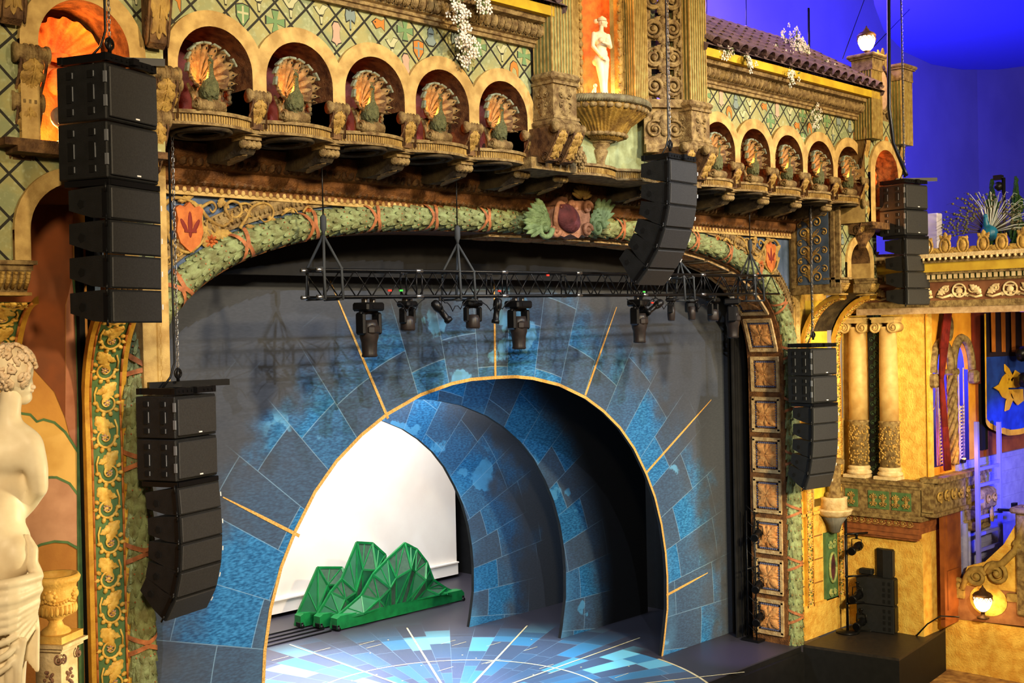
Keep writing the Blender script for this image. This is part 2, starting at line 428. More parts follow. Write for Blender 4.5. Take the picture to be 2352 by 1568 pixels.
while d < tp.len:
    sgn = -1 if d < mid else 1
    for k in range(-3, 4):
        phi = (k+(.5 if row % 2 else 0))*.68
        if -1.75 < phi < 1.95: leafon(tb, d+rng.uniform(-.02, .02), phi, sgn, .36*rng.uniform(.9, 1.12), .094)
    if row % 2 == 0:
        tb.cur = 2
        for k in range(-3, 5): q = tor(d+.14, (k+.5)*.5, .045)[0]; tb.ell(q, .014, 5, 3)
        tb.cur = 1
    d += .20; row += 1
tb.cur = 2
d = 1.0
while d < tp.len:
    for s_ in (-1, 1):
        vs = []; F = []
        for i in range(13):
            phi = -1.7+3.5*i/12; dd = d+s_*.15*abs(phi/1.75)+s_*.02
            for q in (-.035, .035):
                vs.append(tor(dd+q, phi, .075)[0])
        for i in range(12): F.append([2*i, 2*i+1, 2*i+3, 2*i+2])
        tb.add(vs, F, True)
    d += 1.32
struct(tb.build('trim_4', [leafbase, verd, rust]))
# soffit / reveal
ip = sep(8.64, 3.56, 6.3); rv = MB()
for y0, y1 in ((.02, 1.05),):
    for i in range(len(ip)-1):
        (a, b), (c_, d_) = ip[i], ip[i+1]
        rv.add([(a, y0, b), (c_, y0, d_), (c_, y1, d_), (a, y1, b)], [[0, 1, 2, 3]], True)
        rv.add([(a, y0, b), (c_, y0, d_), (CX+(c_-CX)*1.04, y0, d_+.12), (CX+(a-CX)*1.04, y0, b+.12)], [[0, 1, 2, 3]])
struct(rv.build('trim_5', brown))
# coffer panels along the right half of the reveal
rp = Path(ip[::-1])
def revfn(q):
    p, t = rp.at(q.x); n = V((t.y, -t.x))
    c0 = V((CX, 5)); n = n if (c0-p).dot(n) > 0 else -n
    return V((p.x+n.x*q.z, .53+q.y, p.y+n.y*q.z))
pn = MB(revfn); s0 = .65
while s0 < 18:
    pn.cur = 0
    for sx in (-.4, .4): pn.box((s0+sx, 0, .03), (.09, .80, .06))
    for sy in (-.37, .37): pn.box((s0, sy, .03), (.8, .07, .06))
    pn.cur = 1
    for k in range(11):
        for sx in (-.31, .31): pn.box((s0+sx, -.29+k*.058, .02), (.035, .03, .05))
        for sy in (-.29, .29): pn.box((s0-.31+k*.062, sy, .02), (.03, .03, .05))
    pn.cur = 2
    pn.box((s0, 0, .012), (.58, .56, .02))
    for k in range(4):
        a = pi/2*k+pi/4; pn.leaf(s0+.03*cos(a), .03*sin(a), a, .35, .26, .10, 3)
        a += pi/4; pn.leaf(s0+.03*cos(a), .03*sin(a), a, .26, .13, .09, 2)
    pn.ell((s0, 0, .05), .045, 8, 5); s0 += 1.02
struct(pn.build('trim_6', [mat('pale_frame', (196, 170, 124), (160, 128, 86), .7, scale=9, bump=.4), mat('faded_blue_border', (90, 96, 130), None, .8), mat('panel_orange', (206, 152, 92), (180, 120, 66), .7, scale=8, bump=.3)]))
# gilded relief in the spandrels
def relief(mirror=False):
    mb = MB()
    def fn(q): return V((2*CX-q.x, q.y, q.z)) if mirror else q
    mb.fn = fn
    def P(x, y): p = AY(x, y, 0); return (p.x, p.z)
    mb.T = Matrix(((1, 0, 0, 0), (0, 0, -1, -.02), (0, 1, 0, 0), (0, 0, 0, 1)))  # (x, z, h) -> (x, -h, z)
    def curve(pts, r=.035, taper=True):
        # smooth through px points
        W = [V(P(*p)).to_3d() for p in pts]; out = []
        for i in range(len(W)-1):
            p0, p1, p2, p3 = W[max(i-1, 0)], W[i], W[i+1], W[min(i+2, len(W)-1)]
            for k in range(6):
                t = k/6; out.append(.5*((2*p1)+(-p0+p2)*t+(2*p0-5*p1+4*p2-p3)*t*t+(-p0+3*p1-3*p2+p3)*t**3))
        out.append(W[-1]); n = len(out)
        mb.tube([(q.x, q.y, .05) for q in out], [.72*r*(1-.55*i/n) if taper else r for i in range(n)], 6)
    mb.cur = 0
    curve([(372, 470), (395, 455), (430, 462), (452, 485)], .05)
    curve([(372, 520), (385, 550), (395, 565), (425, 580), (455, 560), (468, 530), (470, 505)], .05)
    curve([(452, 470), (458, 520), (462, 545)], .06)
    curve([(452, 475), (475, 505), (505, 520), (525, 505), (528, 490)], .05)
    curve([(455, 478), (480, 465), (490, 478), (482, 488), (476, 480)], .04)
    curve([(528, 510), (515, 490), (512, 475), (525, 463), (545, 470), (548, 490), (535, 500), (525, 495), (528, 485)], .045)
    curve([(545, 525), (560, 500), (570, 480), (590, 468), (610, 470), (622, 485), (618, 502), (602, 510), (590, 500)], .042)
    curve([(545, 470), (560, 468), (575, 475)], .035)
    curve([(640, 495), (655, 485), (668, 480), (678, 490)], .03)
    curve([(690, 488), (700, 476), (712, 484), (705, 496)], .03)
    curve([(372, 600), (385, 590), (386, 605), (376, 608)], .03)
    for x, y, a, L, W_ in ((455, 520, -.5, .5, .22), (465, 535, -1.4, .32, .2), (480, 515, -.75, .6, .26), (500, 530, -.3, .35, .22), (385, 500, 2.4, .35, .22), (378, 490, -1.2, .35, .2),
                          (540, 500, .6, .22, .14), (610, 500, -.2, .2, .14), (560, 520, -.1, .28, .14), (590, 480, .5, .22, .14), (500, 478, 1.2, .26, .16), (575, 500, 2.4, .3, .16), (645, 488, .6, .2, .12), (670, 490, 2.2, .16, .1), (430, 462, -.4, .25, .14), (400, 590, .6, .24, .14), (378, 540, 1.4, .3, .16), (440, 580, 2.6, .3, .14), (520, 480, 2.2, .2, .14), (405, 462, .3, .35, .16)):
        p = P(x, y); mb.leaf(p[0], p[1], a, L*.78, W_*.72, .07, 4)
    p = P(480, 555); mb.cur = 1; mb.rosette(p[0], p[1], .12, .06)
    p = P(703, 482); mb.rosette(p[0], p[1], .07, .05)
    # shield with a fleur-de-lis
    c_ = V(P(428, 520)); sh = [(-.28, .30), (-.2, .36), (-.1, .33), (0, .42), (.1, .33), (.2, .36), (.28, .30), (.24, .12), (.27, -.1), (.2, -.3), (0, -.46), (-.2, -.3), (-.27, -.1), (-.24, .12)]
    mb.cur = 1; mb.prism([(c_.x+a*.82, c_.y+b*.85) for a, b in sh], 0, .09, 'z')
    mb.cur = 2
    mb.ell((c_.x, c_.y+.02, .09), (.04, .2, .015)); mb.ell((c_.x-.1, c_.y, .09), (.035, .12, .012), rot=(0, 0, .5)); mb.ell((c_.x+.1, c_.y, .09), (.035, .12, .012), rot=(0, 0, -.5)); mb.box((c_.x, c_.y-.08, .09), (.2, .035, .03))
    return mb
for mir, lab in ((False, 'gilded scroll relief with orange shield in the blue spandrel left of the truss'), (True, 'gilded scroll relief with orange shield in the blue spandrel right of the truss')):
    o = relief(mir).build('scroll_relief', [gold, orange, mat('dark_red_paint', (120, 40, 30))]); tag(o, lab, 'relief', 'spandrel reliefs')
# brown cornice under the balcony
cn = MB()
prof = [(-.02, 10.20), (-.10, 10.20), (-.10, 10.28), (-.20, 10.32), (-.24, 10.42), (-.24, 10.50), (-.34, 10.53), (-.46, 10.68), (-.46, 10.86), (-.02, 10.86)]
cn.prism(prof, 8.4, 26.7, 'x')
cn.cur = 1
x = 8.6
while x < 26.5:
    cn.ell((x, -.17, 10.35), (.05, .05, .07), 6, 4)
    cn.ell((x+.07, -.40, 10.60), (.045, .07, .075), 6, 4, (.7, 0, .5 if int(x*8) % 2 else -.5)); x += .14
struct(cn.build('trim_7', [brown, darkstone]))
sf = MB()
sf.box((17.6, -.68, 10.95), (18.6, 1.3, .1)); 
struct(sf.build('ceiling_1', soff))
sf = MB(); sf.cur = 0
for k in range(6):
    for x0 in (9.03, 21.0):
        xx = x0+k*1.39-.0
        for rr in (.40, .30): sf.lathe([(rr, 0), (rr, -.03), (rr-.03, -.05), (rr-.06, -.03), (rr-.06, 0)], 20, c=(xx, -1.25, 10.87), sy=1.3)
struct(sf.build('trim_8', soff))
# ================================================================ arcade
YA = -1.6; SP = 11.67; RI = .585; RO = .80
def dwall_mat():
    g = NB('diamond_tile_wall'); P = .272
    u = g.ma('DIVIDE', g.ma('ADD', g.x, g.z), P*2); v = g.ma('DIVIDE', g.ma('SUBTRACT', g.x, g.z), P*2)
    def line(t):
        f = g.ma('FRACT', t); e = g.ma('MINIMUM', f, g.ma('SUBTRACT', 1., f)); return g.ma('LESS_THAN', e, .045)
    ln = g.ma('MAXIMUM', line(u), line(v))
    rnd = g.white(g.vec(g.ma('FLOOR', u), g.ma('FLOOR', v), 0.))
    c = g.mix(rnd, srgb((148, 154, 110)), srgb((114, 126, 92)))
    c = g.mix(g.ss(g.noise(g.tc.outputs['Object'], 2.2), .4, .65), c, srgb((158, 152, 98)))
    c = g.mix(g.ss(g.noise(g.tc.outputs['Object'], 14), .5, .8), c, srgb((176, 180, 140)))
    c = g.mix(ln, c, srgb((38, 36, 28)))
    return g.out(c, .7, .3, g.ma('ADD', g.ma('MULTIPLY', ln, -.6), g.noise(g.tc.outputs['Object'], 18)), .35, .03)
dwall = dwall_mat()
EMC = [mat('emblem_outline', (44, 42, 36)), mat('emblem_green', (106, 136, 88)), mat('emblem_orange', (186, 118, 48)), mat('emblem_pink', (184, 152, 128)), mat('emblem_blue', (120, 134, 128)), mat('emblem_pale', (180, 178, 136))]
def circ(cx, cy, r, n=10, ry=None): return [(cx+r*cos(2*pi*k/n), cy+(ry or r)*sin(2*pi*k/n)) for k in range(n)]
EMB = {
 'fleur': [(5, [(-.015, -.11), (.015, -.11), (.02, -.05), (.055, .0), (.02, .05), (0, .12), (-.02, .05), (-.055, 0), (-.02, -.05)]), (3, [(-.03, -.05), (-.09, -.03), (-.115, .02), (-.085, .05), (-.06, .03), (-.07, .01), (-.04, .0)]), (3, [(.03, -.05), (.09, -.03), (.115, .02), (.085, .05), (.06, .03), (.07, .01), (.04, .0)]), (5, [(-.05, -.075), (.05, -.075), (.05, -.055), (-.05, -.055)])],
 'cross': [(1, [(-.02, .02), (-.045, .12), (.045, .12), (.02, .02), (.12, .045), (.12, -.045), (.02, -.02), (.045, -.12), (-.045, -.12), (-.02, -.02), (-.12, -.045), (-.12, .045)])],
 'shield': [(1, [(-.08, .1), (0, .12), (.08, .1), (.075, -.02), (0, -.12), (-.075, -.02)]), (5, [(-.012, .1), (.012, .1), (.012, -.09), (-.012, -.09)]), (5, [(-.07, .01), (.07, .01), (.07, .035), (-.07, .035)])],
 'shield_o': [(2, [(-.08, .1), (0, .12), (.08, .1), (.075, -.02), (0, -.12), (-.075, -.02)]), (4, [(-.014, .1), (.014, .1), (.014, -.09), (-.014, -.09)]), (4, [(-.07, .01), (.07, .01), (.07, .035), (-.07, .035)])],
 'plaque': [(3, [(-.03, .13), (.03, .13), (.06, .08), (.045, .03), (.05, -.05), (.07, -.09), (.02, -.11), (0, -.14), (-.02, -.11), (-.07, -.09), (-.05, -.05), (-.045, .03), (-.06, .08)])],
 'helmet': [(2, [(-.07, -.01), (-.05, .07), (0, .11), (.06, .09), (.09, .02), (.085, -.1), (.06, -.05), (.05, .0), (.0, .03), (-.03, -.02), (-.03, -.09)])],
 'knight': [(4, [(-.045, -.02), (-.045, .06), (0, .12), (.045, .06), (.045, -.02), (.085, -.07), (.04, -.12), (-.04, -.12), (-.085, -.07)]), (0, [(-.04, .03), (.04, .03), (.03, .015), (-.03, .015)])],
 'axes': [(4, [(-.01, -.12), (.01, -.12), (.01, .12), (-.01, .12)]), (4, [(.01, .08), (.06, .1), (.075, .03), (.06, -.04), (.01, -.01)]), (4, [(-.01, .08), (-.06, .1), (-.075, .03), (-.06, -.04), (-.01, -.01)])],
 'torch': [(5, [(-.02, -.02), (.02, -.02), (.035, .04), (0, .12), (-.035, .04)]), (4, [(-.045, -.04), (.045, -.04), (.03, -.02), (-.03, -.02)]), (4, [(-.012, -.13), (.012, -.13), (.02, -.04), (-.02, -.04)])],
 'dove': [(5, [(-.1, .05), (-.06, .06), (-.03, .02), (.02, .09), (.1, .08), (.05, .03), (.03, -.02), (-.03, -.03), (-.06, .0)]), (5, [(-.02, -.05), (.02, -.05), (.01, -.13), (-.01, -.13)])],
 'urn': [(2, [(-.06, .1), (.06, .1), (.04, .07), (.08, .03), (.05, -.05), (.02, -.09), (.04, -.12), (-.04, -.12), (-.02, -.09), (-.05, -.05), (-.08, .03), (-.04, .07)])],
 'fish': [(2, [(-.09, .02), (-.03, .07), (.05, .05), (.09, .08), (.09, -.06), (.04, -.02), (-.03, -.05)]), (0, circ(-.05, .025, .012, 6))],
}
def emblem(mb, kind, x, z, y, sc=1.0):
    for k, (c_, poly) in enumerate(EMB[kind]):
        cx = sum(p[0] for p in poly)/len(poly); cz = sum(p[1] for p in poly)/len(poly)
        mb.cur = 1; g = 1+.018/max(.03, max(abs(p[0]-cx)+abs(p[1]-cz) for p in poly))*1.3
        mb.prism([(x+(cx+(a-cx)*g)*sc, z+(cz+(b-cz)*g)*sc) for a, b in poly], y-.004-.001*k, y, 'y')
        mb.cur = 1+c_
        mb.prism([(x+a*sc, z+b*sc) for a, b in poly], y-.009-.001*k, y, 'y')
kinds = ['fleur', 'cross', 'shield', 'plaque', 'helmet', 'knight', 'torch', 'dove', 'urn', 'axes', 'shield_o', 'fish']
def emblems(mb, x0, x1, z0, z1, y, ok, sc=1.0):
    P = .272; k = 0
    for i in range(-200, 200):
        for j in range(-200, 200):
            # centres of cells: u=i+.5, v=j+.5  -> x=(u+v)P, z=(u-v)P
            x = (i+j+1)*P; z = (i-j)*P
            if x0+.1 < x < x1-.1 and z0+.12 < z < z1-.10 and ok(x, z):
                emblem(mb, kinds[(i*7+j*5+(i*j)//3) % len(kinds)], x, z, y, sc)
    mb.cur = 0
def arcade(name, x0, x1, xs):
    def near(x): return min(xs, key=lambda c_: abs(c_-x))
    def lo(x, R, base):
        d_ = abs(x-near(x)); return SP+sqrt(max(0, R*R-d_*d_)) if d_ < R else base
    X = set()
    for c_ in xs:
        for k in range(25): X.add(round(c_-RI*cos(pi*k/24), 4)); X.add(round(c_-RO*cos(pi*k/24), 4))
    for c_ in xs[:-1]: X.add(c_+(xs[1]-xs[0])/2)
    X |= {x0, x1}; X = sorted(x for x in X if x0 <= x <= x1)
    wl = MB(); bd = MB()
    for a, b in zip(X[:-1], X[1:]):
        if b-a < 1e-4: continue
        m_ = (a+b)/2; inn = abs(m_-near(m_)) < RI; outr = abs(m_-near(m_)) < RO
        if outr:
            ta, tb_ = lo(a, RO, SP), lo(b, RO, SP)
            la, lb = (lo(a, RI, SP), lo(b, RI, SP)) if inn else (11.46, 11.46)
            bd.add([(a, YA-.07, la), (b, YA-.07, lb), (b, YA-.07, tb_), (a, YA-.07, ta)], [[0, 1, 2, 3]])
            bd.add([(a, YA-.07, ta), (b, YA-.07, tb_), (b, YA, tb_), (a, YA, ta)], [[0, 1, 2, 3]], True)
            wl.add([(a, YA, ta), (b, YA, tb_), (b, YA, 13.0), (a, YA, 13.0)], [[0, 1, 2, 3]])
            if inn:
                bd.cur = 1; bd.add([(a, YA-.07, la), (b, YA-.07, lb), (b, -.75, lb), (a, -.75, la)], [[0, 1, 2, 3]], True); bd.cur = 0
        else:
            wl.add([(a, YA, 11.0), (b, YA, 11.0), (b, YA, 13.0), (a, YA, 13.0)], [[0, 1, 2, 3]])
    for c_ in xs:
        bd.cur = 1
        for s_ in (-1, 1):
            bd.add([(c_+s_*RI, YA-.07, SP), (c_+s_*RI, -.75, SP), (c_+s_*RI, -.75, 10.95), (c_+s_*RI, YA-.07, 10.95)], [[0, 1, 2, 3]])
        bd.cur = 2
        bd.prism([(c_-RI, 10.9), (c_+RI, 10.9)]+[(c_+RI*cos(pi*k/16), SP+RI*sin(pi*k/16)) for k in range(17)], -.8, -.74, 'y')
        for s_ in (-1, 1):   # pierced round openings in the niche back
            bd.cur = 3; bd.prism(circ(c_+s_*.38, 11.25, .06, 10, .09), -.81, -.745, 'y')
        # leaf garland inside the right jamb
        bd.cur = 4
        for k in range(9):
            t = k/8; zz = 11.42+t*.62; xx = c_+RI-.05-(.0 if t < .5 else (t-.5)*.22)
            for q in (-1, 0, 1):
                bd.ell((xx-.02*abs(q), -1.08+q*.09, zz), (.035, .055, .065), 6, 4, (q*.5, .3, 0))
        bd.ell((c_+RI-.06, -1.1, 11.36), (.06, .11, .05), 8, 5)
    # moulding line at the band foot
    bd.cur = 0
    emblems(wl, x0, x1, 11.5, 13.0, YA, lambda x, z: (abs(x-near(x)) > RO+.02 or z > SP+sqrt(max(0, RO**2-(x-near(x))**2))+.10), 1.28)
    struct(wl.build('wall_'+name, [dwall]+EMC)); struct(bd.build('trim_'+('9' if name == 'upper_left' else '10'), [ochre, darkstone, maroon, darkhole, stone]))
XL = [9.03+1.4*k for k in range(5)]; XR = [21.02+1.37*k for k in range(5)]
arcade('upper_left', 8.30, 15.4, XL)
arcade('upper_right', 20.05, 27.15, XR)
# piers behind consoles
pr = MB()
for x in [XL[0]-.7]+[c_+.7 for c_ in XL]+[XR[0]-.68]+[c_+.685 for c_ in XR]: pr.box((x, -1.15, 11.22), (.23, .85, .56))
struct(pr.build('trim_11', darkstone))
# balcony ledge of bowed bays
def ledge(name, xs, p2, num):
    lb = MB()
    for c_ in xs:
        def bow(dx, ex=0): return -1.5-.24*(1-(dx/p2)**2)-ex
        n = 12; top = [(c_-p2+2*p2*k/n) for k in range(n+1)]
        for z0, z1, ex in ((11.03, 11.08, .05), (10.92, 11.03, 0), (10.88, 10.92, .04)):
            lb.cur = 0 if z0 > 10.75 else 1
            poly = [(x, bow(x-c_, ex)) for x in top]+[(c_+p2, -.9), (c_-p2, -.9)]
            lb.prism(poly, z0, z1, 'z')
        lb.cur = 2
        for k in range(34):
            x = c_-p2+.03+2*(p2-.03)*k/33; lb.box((x, bow(x-c_)-.006, 10.975), (.016, .02, .10))
    struct(lb.build('trim_'+str(num), [stone, soff, gold]))
ledge('l', XL, .7, 12); ledge('r', XR, .685, 13)
# upper cornice with egg row, yellow fascia
def cornice(x0, x1, num):
    c_ = MB()
    c_.prism([(-1.55, 12.93), (-1.70, 12.93), (-1.70, 12.99), (-1.74, 13.0), (-1.74, 13.05), (-1.80, 13.07), (-1.80, 13.30), (-1.95, 13.33), (-1.98, 13.42), (-1.55, 13.42)], x0, x1, 'x')
    c_.cur = 1; x = x0+.08
    while x < x1-.05:
        c_.ell((x, -1.86, 13.18), (.052, .075, .105), 8, 6, (.25, 0, 0))
        for q in (-.055, .075): c_.tube([(x+q, -1.85, 13.08), (x+q, -1.90, 13.19), (x+q, -1.87, 13.29)], .012, 5)
        x += .16
    c_.cur = 2; c_.box(((x0+x1)/2, -1.85, 13.50), (x1-x0, .5, .17))
    struct(c_.build('trim_'+str(num), [stone, stone, yellowp]))
cornice(8.27, 15.5, 14); cornice(20.0, 27.25, 15)
# roofs
def roof(x0, x1, lab):
    r = MB(); n = int((x1-x0)/.34); rng = random.Random(5)
    ye, ze, yr, zr = -2.28, 13.60, .1, 15.05; rowsn = 6
    r.add([(x0, ye+.05, ze), (x1, ye+.05, ze), (x1, yr, zr), (x0, yr, zr), (x0, yr, 13.4), (x1, yr, 13.4), (x0, ye+.1, 13.5), (x1, ye+.1, 13.5)], [[0, 1, 2, 3], [0, 3, 4, 6], [1, 2, 5, 7], [3, 2, 5, 4]])
    for i in range(n):
        xc = x0+.17+i*.34
        for j in range(rowsn):
            t0, t1 = j/rowsn, (j+1)/rowsn+.02
            R0, R1 = .125+rng.uniform(-.006, .006), .105
            for up in (1, -1):
                vs = []; m_ = 8; xo = xc if up == 1 else xc+.17; rr0, rr1 = (R0, R1) if up == 1 else (.10, .10)
                for (t, R) in ((t0, rr0), (t1, rr1)):
                    for k in range(m_+1):
                        a = pi*k/m_
                        vs.append((xo+R*cos(a)+rng.uniform(-.003, .003), ye+(yr-ye)*t-up*sin(a)*R*.52, ze+(zr-ze)*t+(.05 if up == 1 else .10)+up*sin(a)*R*.85))
                r.add(vs, [[k, k+1, m_+1+k+1, m_+1+k] for k in range(m_)], True)
    for i in range(n): r.ell((x0+.17+i*.34, yr, zr+.07), (.19, .10, .09), 8, 6)
    o = r.build('tiled_roof', tile); tag(o, lab, 'roof', 'barrel tile roofs')
roof(8.3, 15.7, 'purple-grey barrel tile roof above the near arcade, left of the statue niche')
roof(19.9, 27.25, 'barrel tile roof above the far arcade with a blossoming vine over it')
# ================================================================ carved consoles, corbels, peacocks
def console(root_mb_only=None):
    """scroll console: origin at the top front roll, hangs down .52 m and sweeps back"""
    r = empty('scroll_console')
    m = MB()
    m.tube([(-.17, -.36, 0), (.17, -.36, 0)], .085, 14)
    for x in (-.155, -.06, 0, .06, .155): m.tube([(x-.014, -.36, 0), (x+.014, -.36, 0)], .1, 14)
    for s_ in (-1, 1):
        m.spiral(0, 0, .001, 0, 1, .1, .001, 0) if 0 else None
    m.build('volute', stone, r)
    b = MB(); prof = []
    top = [(-.40, -.02), (-.43, -.10), (-.38, -.20), (-.28, -.34), (-.20, -.46), (-.17, -.54)]
    bk = [(-.05, -.57), (.25, -.52), (.45, -.2), (.45, .04), (-.34, .04)]
    b.prism(top+bk, -.10, .10, 'x')
    for s_ in (-1, 1):
        for R in (.075, .045): b.tube([(s_*.125, -.11+R*cos(a), -.47+R*sin(a)) for a in [2*pi*k/12 for k in range(13)]], .012, 5)
        b.tube([(s_*.125, y-.0, z) for y, z in top[:-1]]+[(s_*.125, -.1, -.55)], .016, 5)
    b.build('body', darkstone, r)
    def fn(q):  # leaf wrapped down the front
        t = max(0, min(1, q.x/.56)); k = t*(len(top)-1); i = min(int(k), len(top)-2); f = k-i
        y = top[i][0]*(1-f)+top[i+1][0]*f; z = top[i][1]*(1-f)+top[i+1][1]*f
        return V((q.y, y-q.z*.9, z-q.z*.3))
    l = MB(fn); l.leaf(.03, 0, 0, .50, .26, .05, 5); l.tube([(.02+.04*i, 0, .05) for i in range(12)], .012, 5)
    for k in range(4):
        for s_ in (-1, 1): l.leaf(.08+k*.10, 0, s_*.7, .14, .07, .06, 2)
    l.build('acanthus_leaf', gold, r)
    return r
def nth(k): return ['first', 'second', 'third', 'fourth', 'fifth', 'sixth'][k]
con = console(); cl = []
for side, xs0, p, cnt in (('near', XL[0]-.70, 1.4, 6), ('far', XR[0]-.685, 1.37, 6)):
    for k in range(cnt):
        lab = f'gilded leaf scroll console, {nth(k)} from left under the {side} arcade of peacock niches'
        x = xs0+k*p
        if con.get('label') is None: c = con; c.location = (x, -1.26, 11.39); tag(c, lab, 'bracket', 'consoles between the niches')
        else: c = copy_tree(con, (x, -1.26, 11.39), label=lab)
def corbel():
    r = empty('ceiling_corbel')
    m = MB(); m.box((0, -.05, -.05), (.36, .42, .10)); m.box((0, -.03, -.13), (.28, .34, .08)); m.build('abacus', stone, r)
    b = MB()
    b.prism([(-.10, -.17), (-.14, -.26), (-.02, -.40), (.25, -.46), (.7, -.48), (1.0, -.40), (1.0, -.02), (-.1, -.02)], -.12, .12, 'x')
    b.build('body', soff, r)
    v = MB()
    for x in (-.12, -.04, .04, .12): v.ell((x, -.12, -.24), (.05, .085, .085), 10, 6)
    v.tube([(-.15, -.12, -.24), (.15, -.12, -.24)], .06, 10); v.build('volute', stone, r)
    l = MB(lambda q: V((q.y, -.02+q.x, -.38-q.x*.28-q.z))); l.leaf(0, 0, 0, .5, .24, .04, 4); l.build('acanthus_leaf', stone, r)
    r.scale = (1, 1, .8); return r
cb = corbel()
for side, xs0, p, cnt in (('near', XL[0]+.70, 1.4, 5), ('far', XR[0]-.685, 1.37, 6)):
    for k in range(cnt):
        lab = f'carved corbel under the balcony ledge, {nth(k)} from left below the {side} arcade'
        x = xs0+k*p
        if cb.get('label') is None: cb.location = (x, -1.28, 10.94); tag(cb, lab, 'corbel', 'corbels under the ledge')
        else: copy_tree(cb, (x, -1.28, 10.94), label=lab)
for x, lab in ((16.35, 'carved corbel below the left side of the shell basin'), (18.9, 'carved corbel below the right side of the shell basin')):
    copy_tree(cb, (x, -1.28, 10.94), label=lab)
fanm = mat('peacock_fan', (160, 132, 84), (116, 90, 54), .6, scale=10, bump=.4)
birdm = mat('peacock_body', (112, 112, 72), (78, 82, 52), .6, scale=14, bump=.8, bscale=60)
def peacock():
    r = empty('peacock_sculpture')
    A = radians(128); NF = 13; BR_ = radians(70)
    def fan(a, t, off=0, R0=.36):
        g = max(0, (abs(a)-BR_)/(A-BR_)); R = .012+(R0+.038)*t*(1-.30*g)
        y = .10-.16*t**2.2-.13*min(1, abs(a)/BR_)**1.5*t-.05*g*t+off
        return V((R*sin(a), y, .46+R*cos(a)*(1.18 if cos(a) > 0 else .95)))
    f = MB(); vs = []; F = []; na, nr = 48, 6
    for i in range(na+1):
        for j in range(nr+1): vs.append(fan(-A+2*A*i/na, j/nr, .045, .28))
    for i in range(na):
        for j in range(nr): k = i*(nr+1)+j; F.append([k, k+1, k+nr+2, k+nr+1])
    f.cur = 1; f.add(vs, F, True); f.cur = 0
    for q in range(NF):   # overlapping plumes with rounded, cupped tips
        a0 = -A+2*A*(q+.5)/NF; hw = A/NF*1.0; vs = []; F = []; m_ = 10
        for j in range(m_+1):
            t = j/m_; w_ = hw*(1.0 if t < .82 else sqrt(max(0, 1-((t-.82)/.18)**2)))
            for i in range(7):
                u = (i-3)/3; vs.append(fan(a0+w_*u, .03+.97*t, -.004-.075*(1-u*u)*t**.8+.05*max(0, t-.8)))
        for j in range(m_):
            for i in range(6): k = j*7+i; F.append([k, k+1, k+8, k+7])
        f.add(vs, F, True)
    o = f.build('tail_fan', [fanm, darkstone], r); sm = o.modifiers.new('t', 'SOLIDIFY'); sm.thickness = .014
    e = MB()
    for i in range(2, 10):
        a = -A+2*A*(i+.5)/NF; p = fan(a, 1.01, -.02); e.box(p, (.125, .09, .035), (0, a, 0), bev=.01)
    e.build('feather_tips', mat('feather_tip', (140, 150, 130), (104, 106, 84), .6, scale=20), r)
    d = MB()
    for i in range(NF):
        a = -A+2*A*(i+.5)/NF; p = fan(a, .87, -.072); d.ell(p, (.011, .010, .022), 6, 4, (0, a, 0))
    d.build('feather_eyes', darkhole, r)
    b = MB(); b.ell((.0, -.13, .30), (.125, .12, .16), 14, 10); limb(b, [(.01, -.16, .38), (.0, -.17, .50)], [.095, .05]); limb(b, [(0, -.17, .50), (-.015, -.20, .60), (-.02, -.21, .68)], [.048, .034, .042])
    limb(b, [(-.02, -.23, .675), (-.07, -.29, .655)], [.03, .008]); b.ell((.06, -.1, .28), (.07, .1, .12)); b.ell((-.06, -.1, .28), (.07, .1, .12))
    rg = random.Random(1)
    for k in range(60): a_, z_ = rg.uniform(-pi, 0), rg.uniform(.2, .44); b.ell((.12*cos(a_)*(1-abs(z_-.3)*1.5), -.13+.12*sin(a_), z_), (.022, .016, .03), 6, 4)
    vor(b.build('bird_body', birdm, r), .013, 2)
    c = MB()
    for s_ in (-1, 1):
        c.tube([(s_*.05, -.17, .22), (s_*.06, -.18, .15)], .016, 6)
        for q in (-.03, 0, .03): c.tube([(s_*.06, -.18, .165), (s_*.06+q, -.25, .135)], .009, 5)
    for q in (-.02, 0, .02): c.tube([(-.02, -.2, .70), (-.02+q*1.4, -.2, .76)], .005, 4); c.ell((-.02+q*1.4, -.2, .76), .011, 5, 4)
    c.build('legs_and_crest', birdm, r)
    s = MB(); s.tube([(-.20, -.19, .08), (.18, -.19, .08)], .078, 16)
    for x in (-.01, .025, .06): s.tube([(x-.011, -.19, .08), (x+.011, -.19, .08)], .09, 16)
    s.tube([(-.235, -.19, .085), (-.20, -.19, .085)], .09, 16)
    s.tube([(-.242, -.19+.055*cos(a), .085+.055*sin(a)) for a in [2*pi*i/14 for i in range(15)]], .014, 6); s.ell((-.24, -.19, .085), (.02, .025, .025))
    for s_ in (-1, 1):   # side scroll rising from the base to the fan
        s.tube([(s_*.17, -.2, .04), (s_*.22, -.12, .07), (s_*.19, -.06, .16), (s_*.20, -.03, .24), (s_*.24, -.03, .32), (s_*.28, -.04, .38)], [.045, .05, .04, .036, .03, .02], 10)
    s.box((0, -.02, .02), (.44, .36, .04), bev=.012); s.box((0, .03, .2), (.34, .12, .4), bev=.04)
    s.build('scroll_base', stone, r)
    return r
pk = peacock()
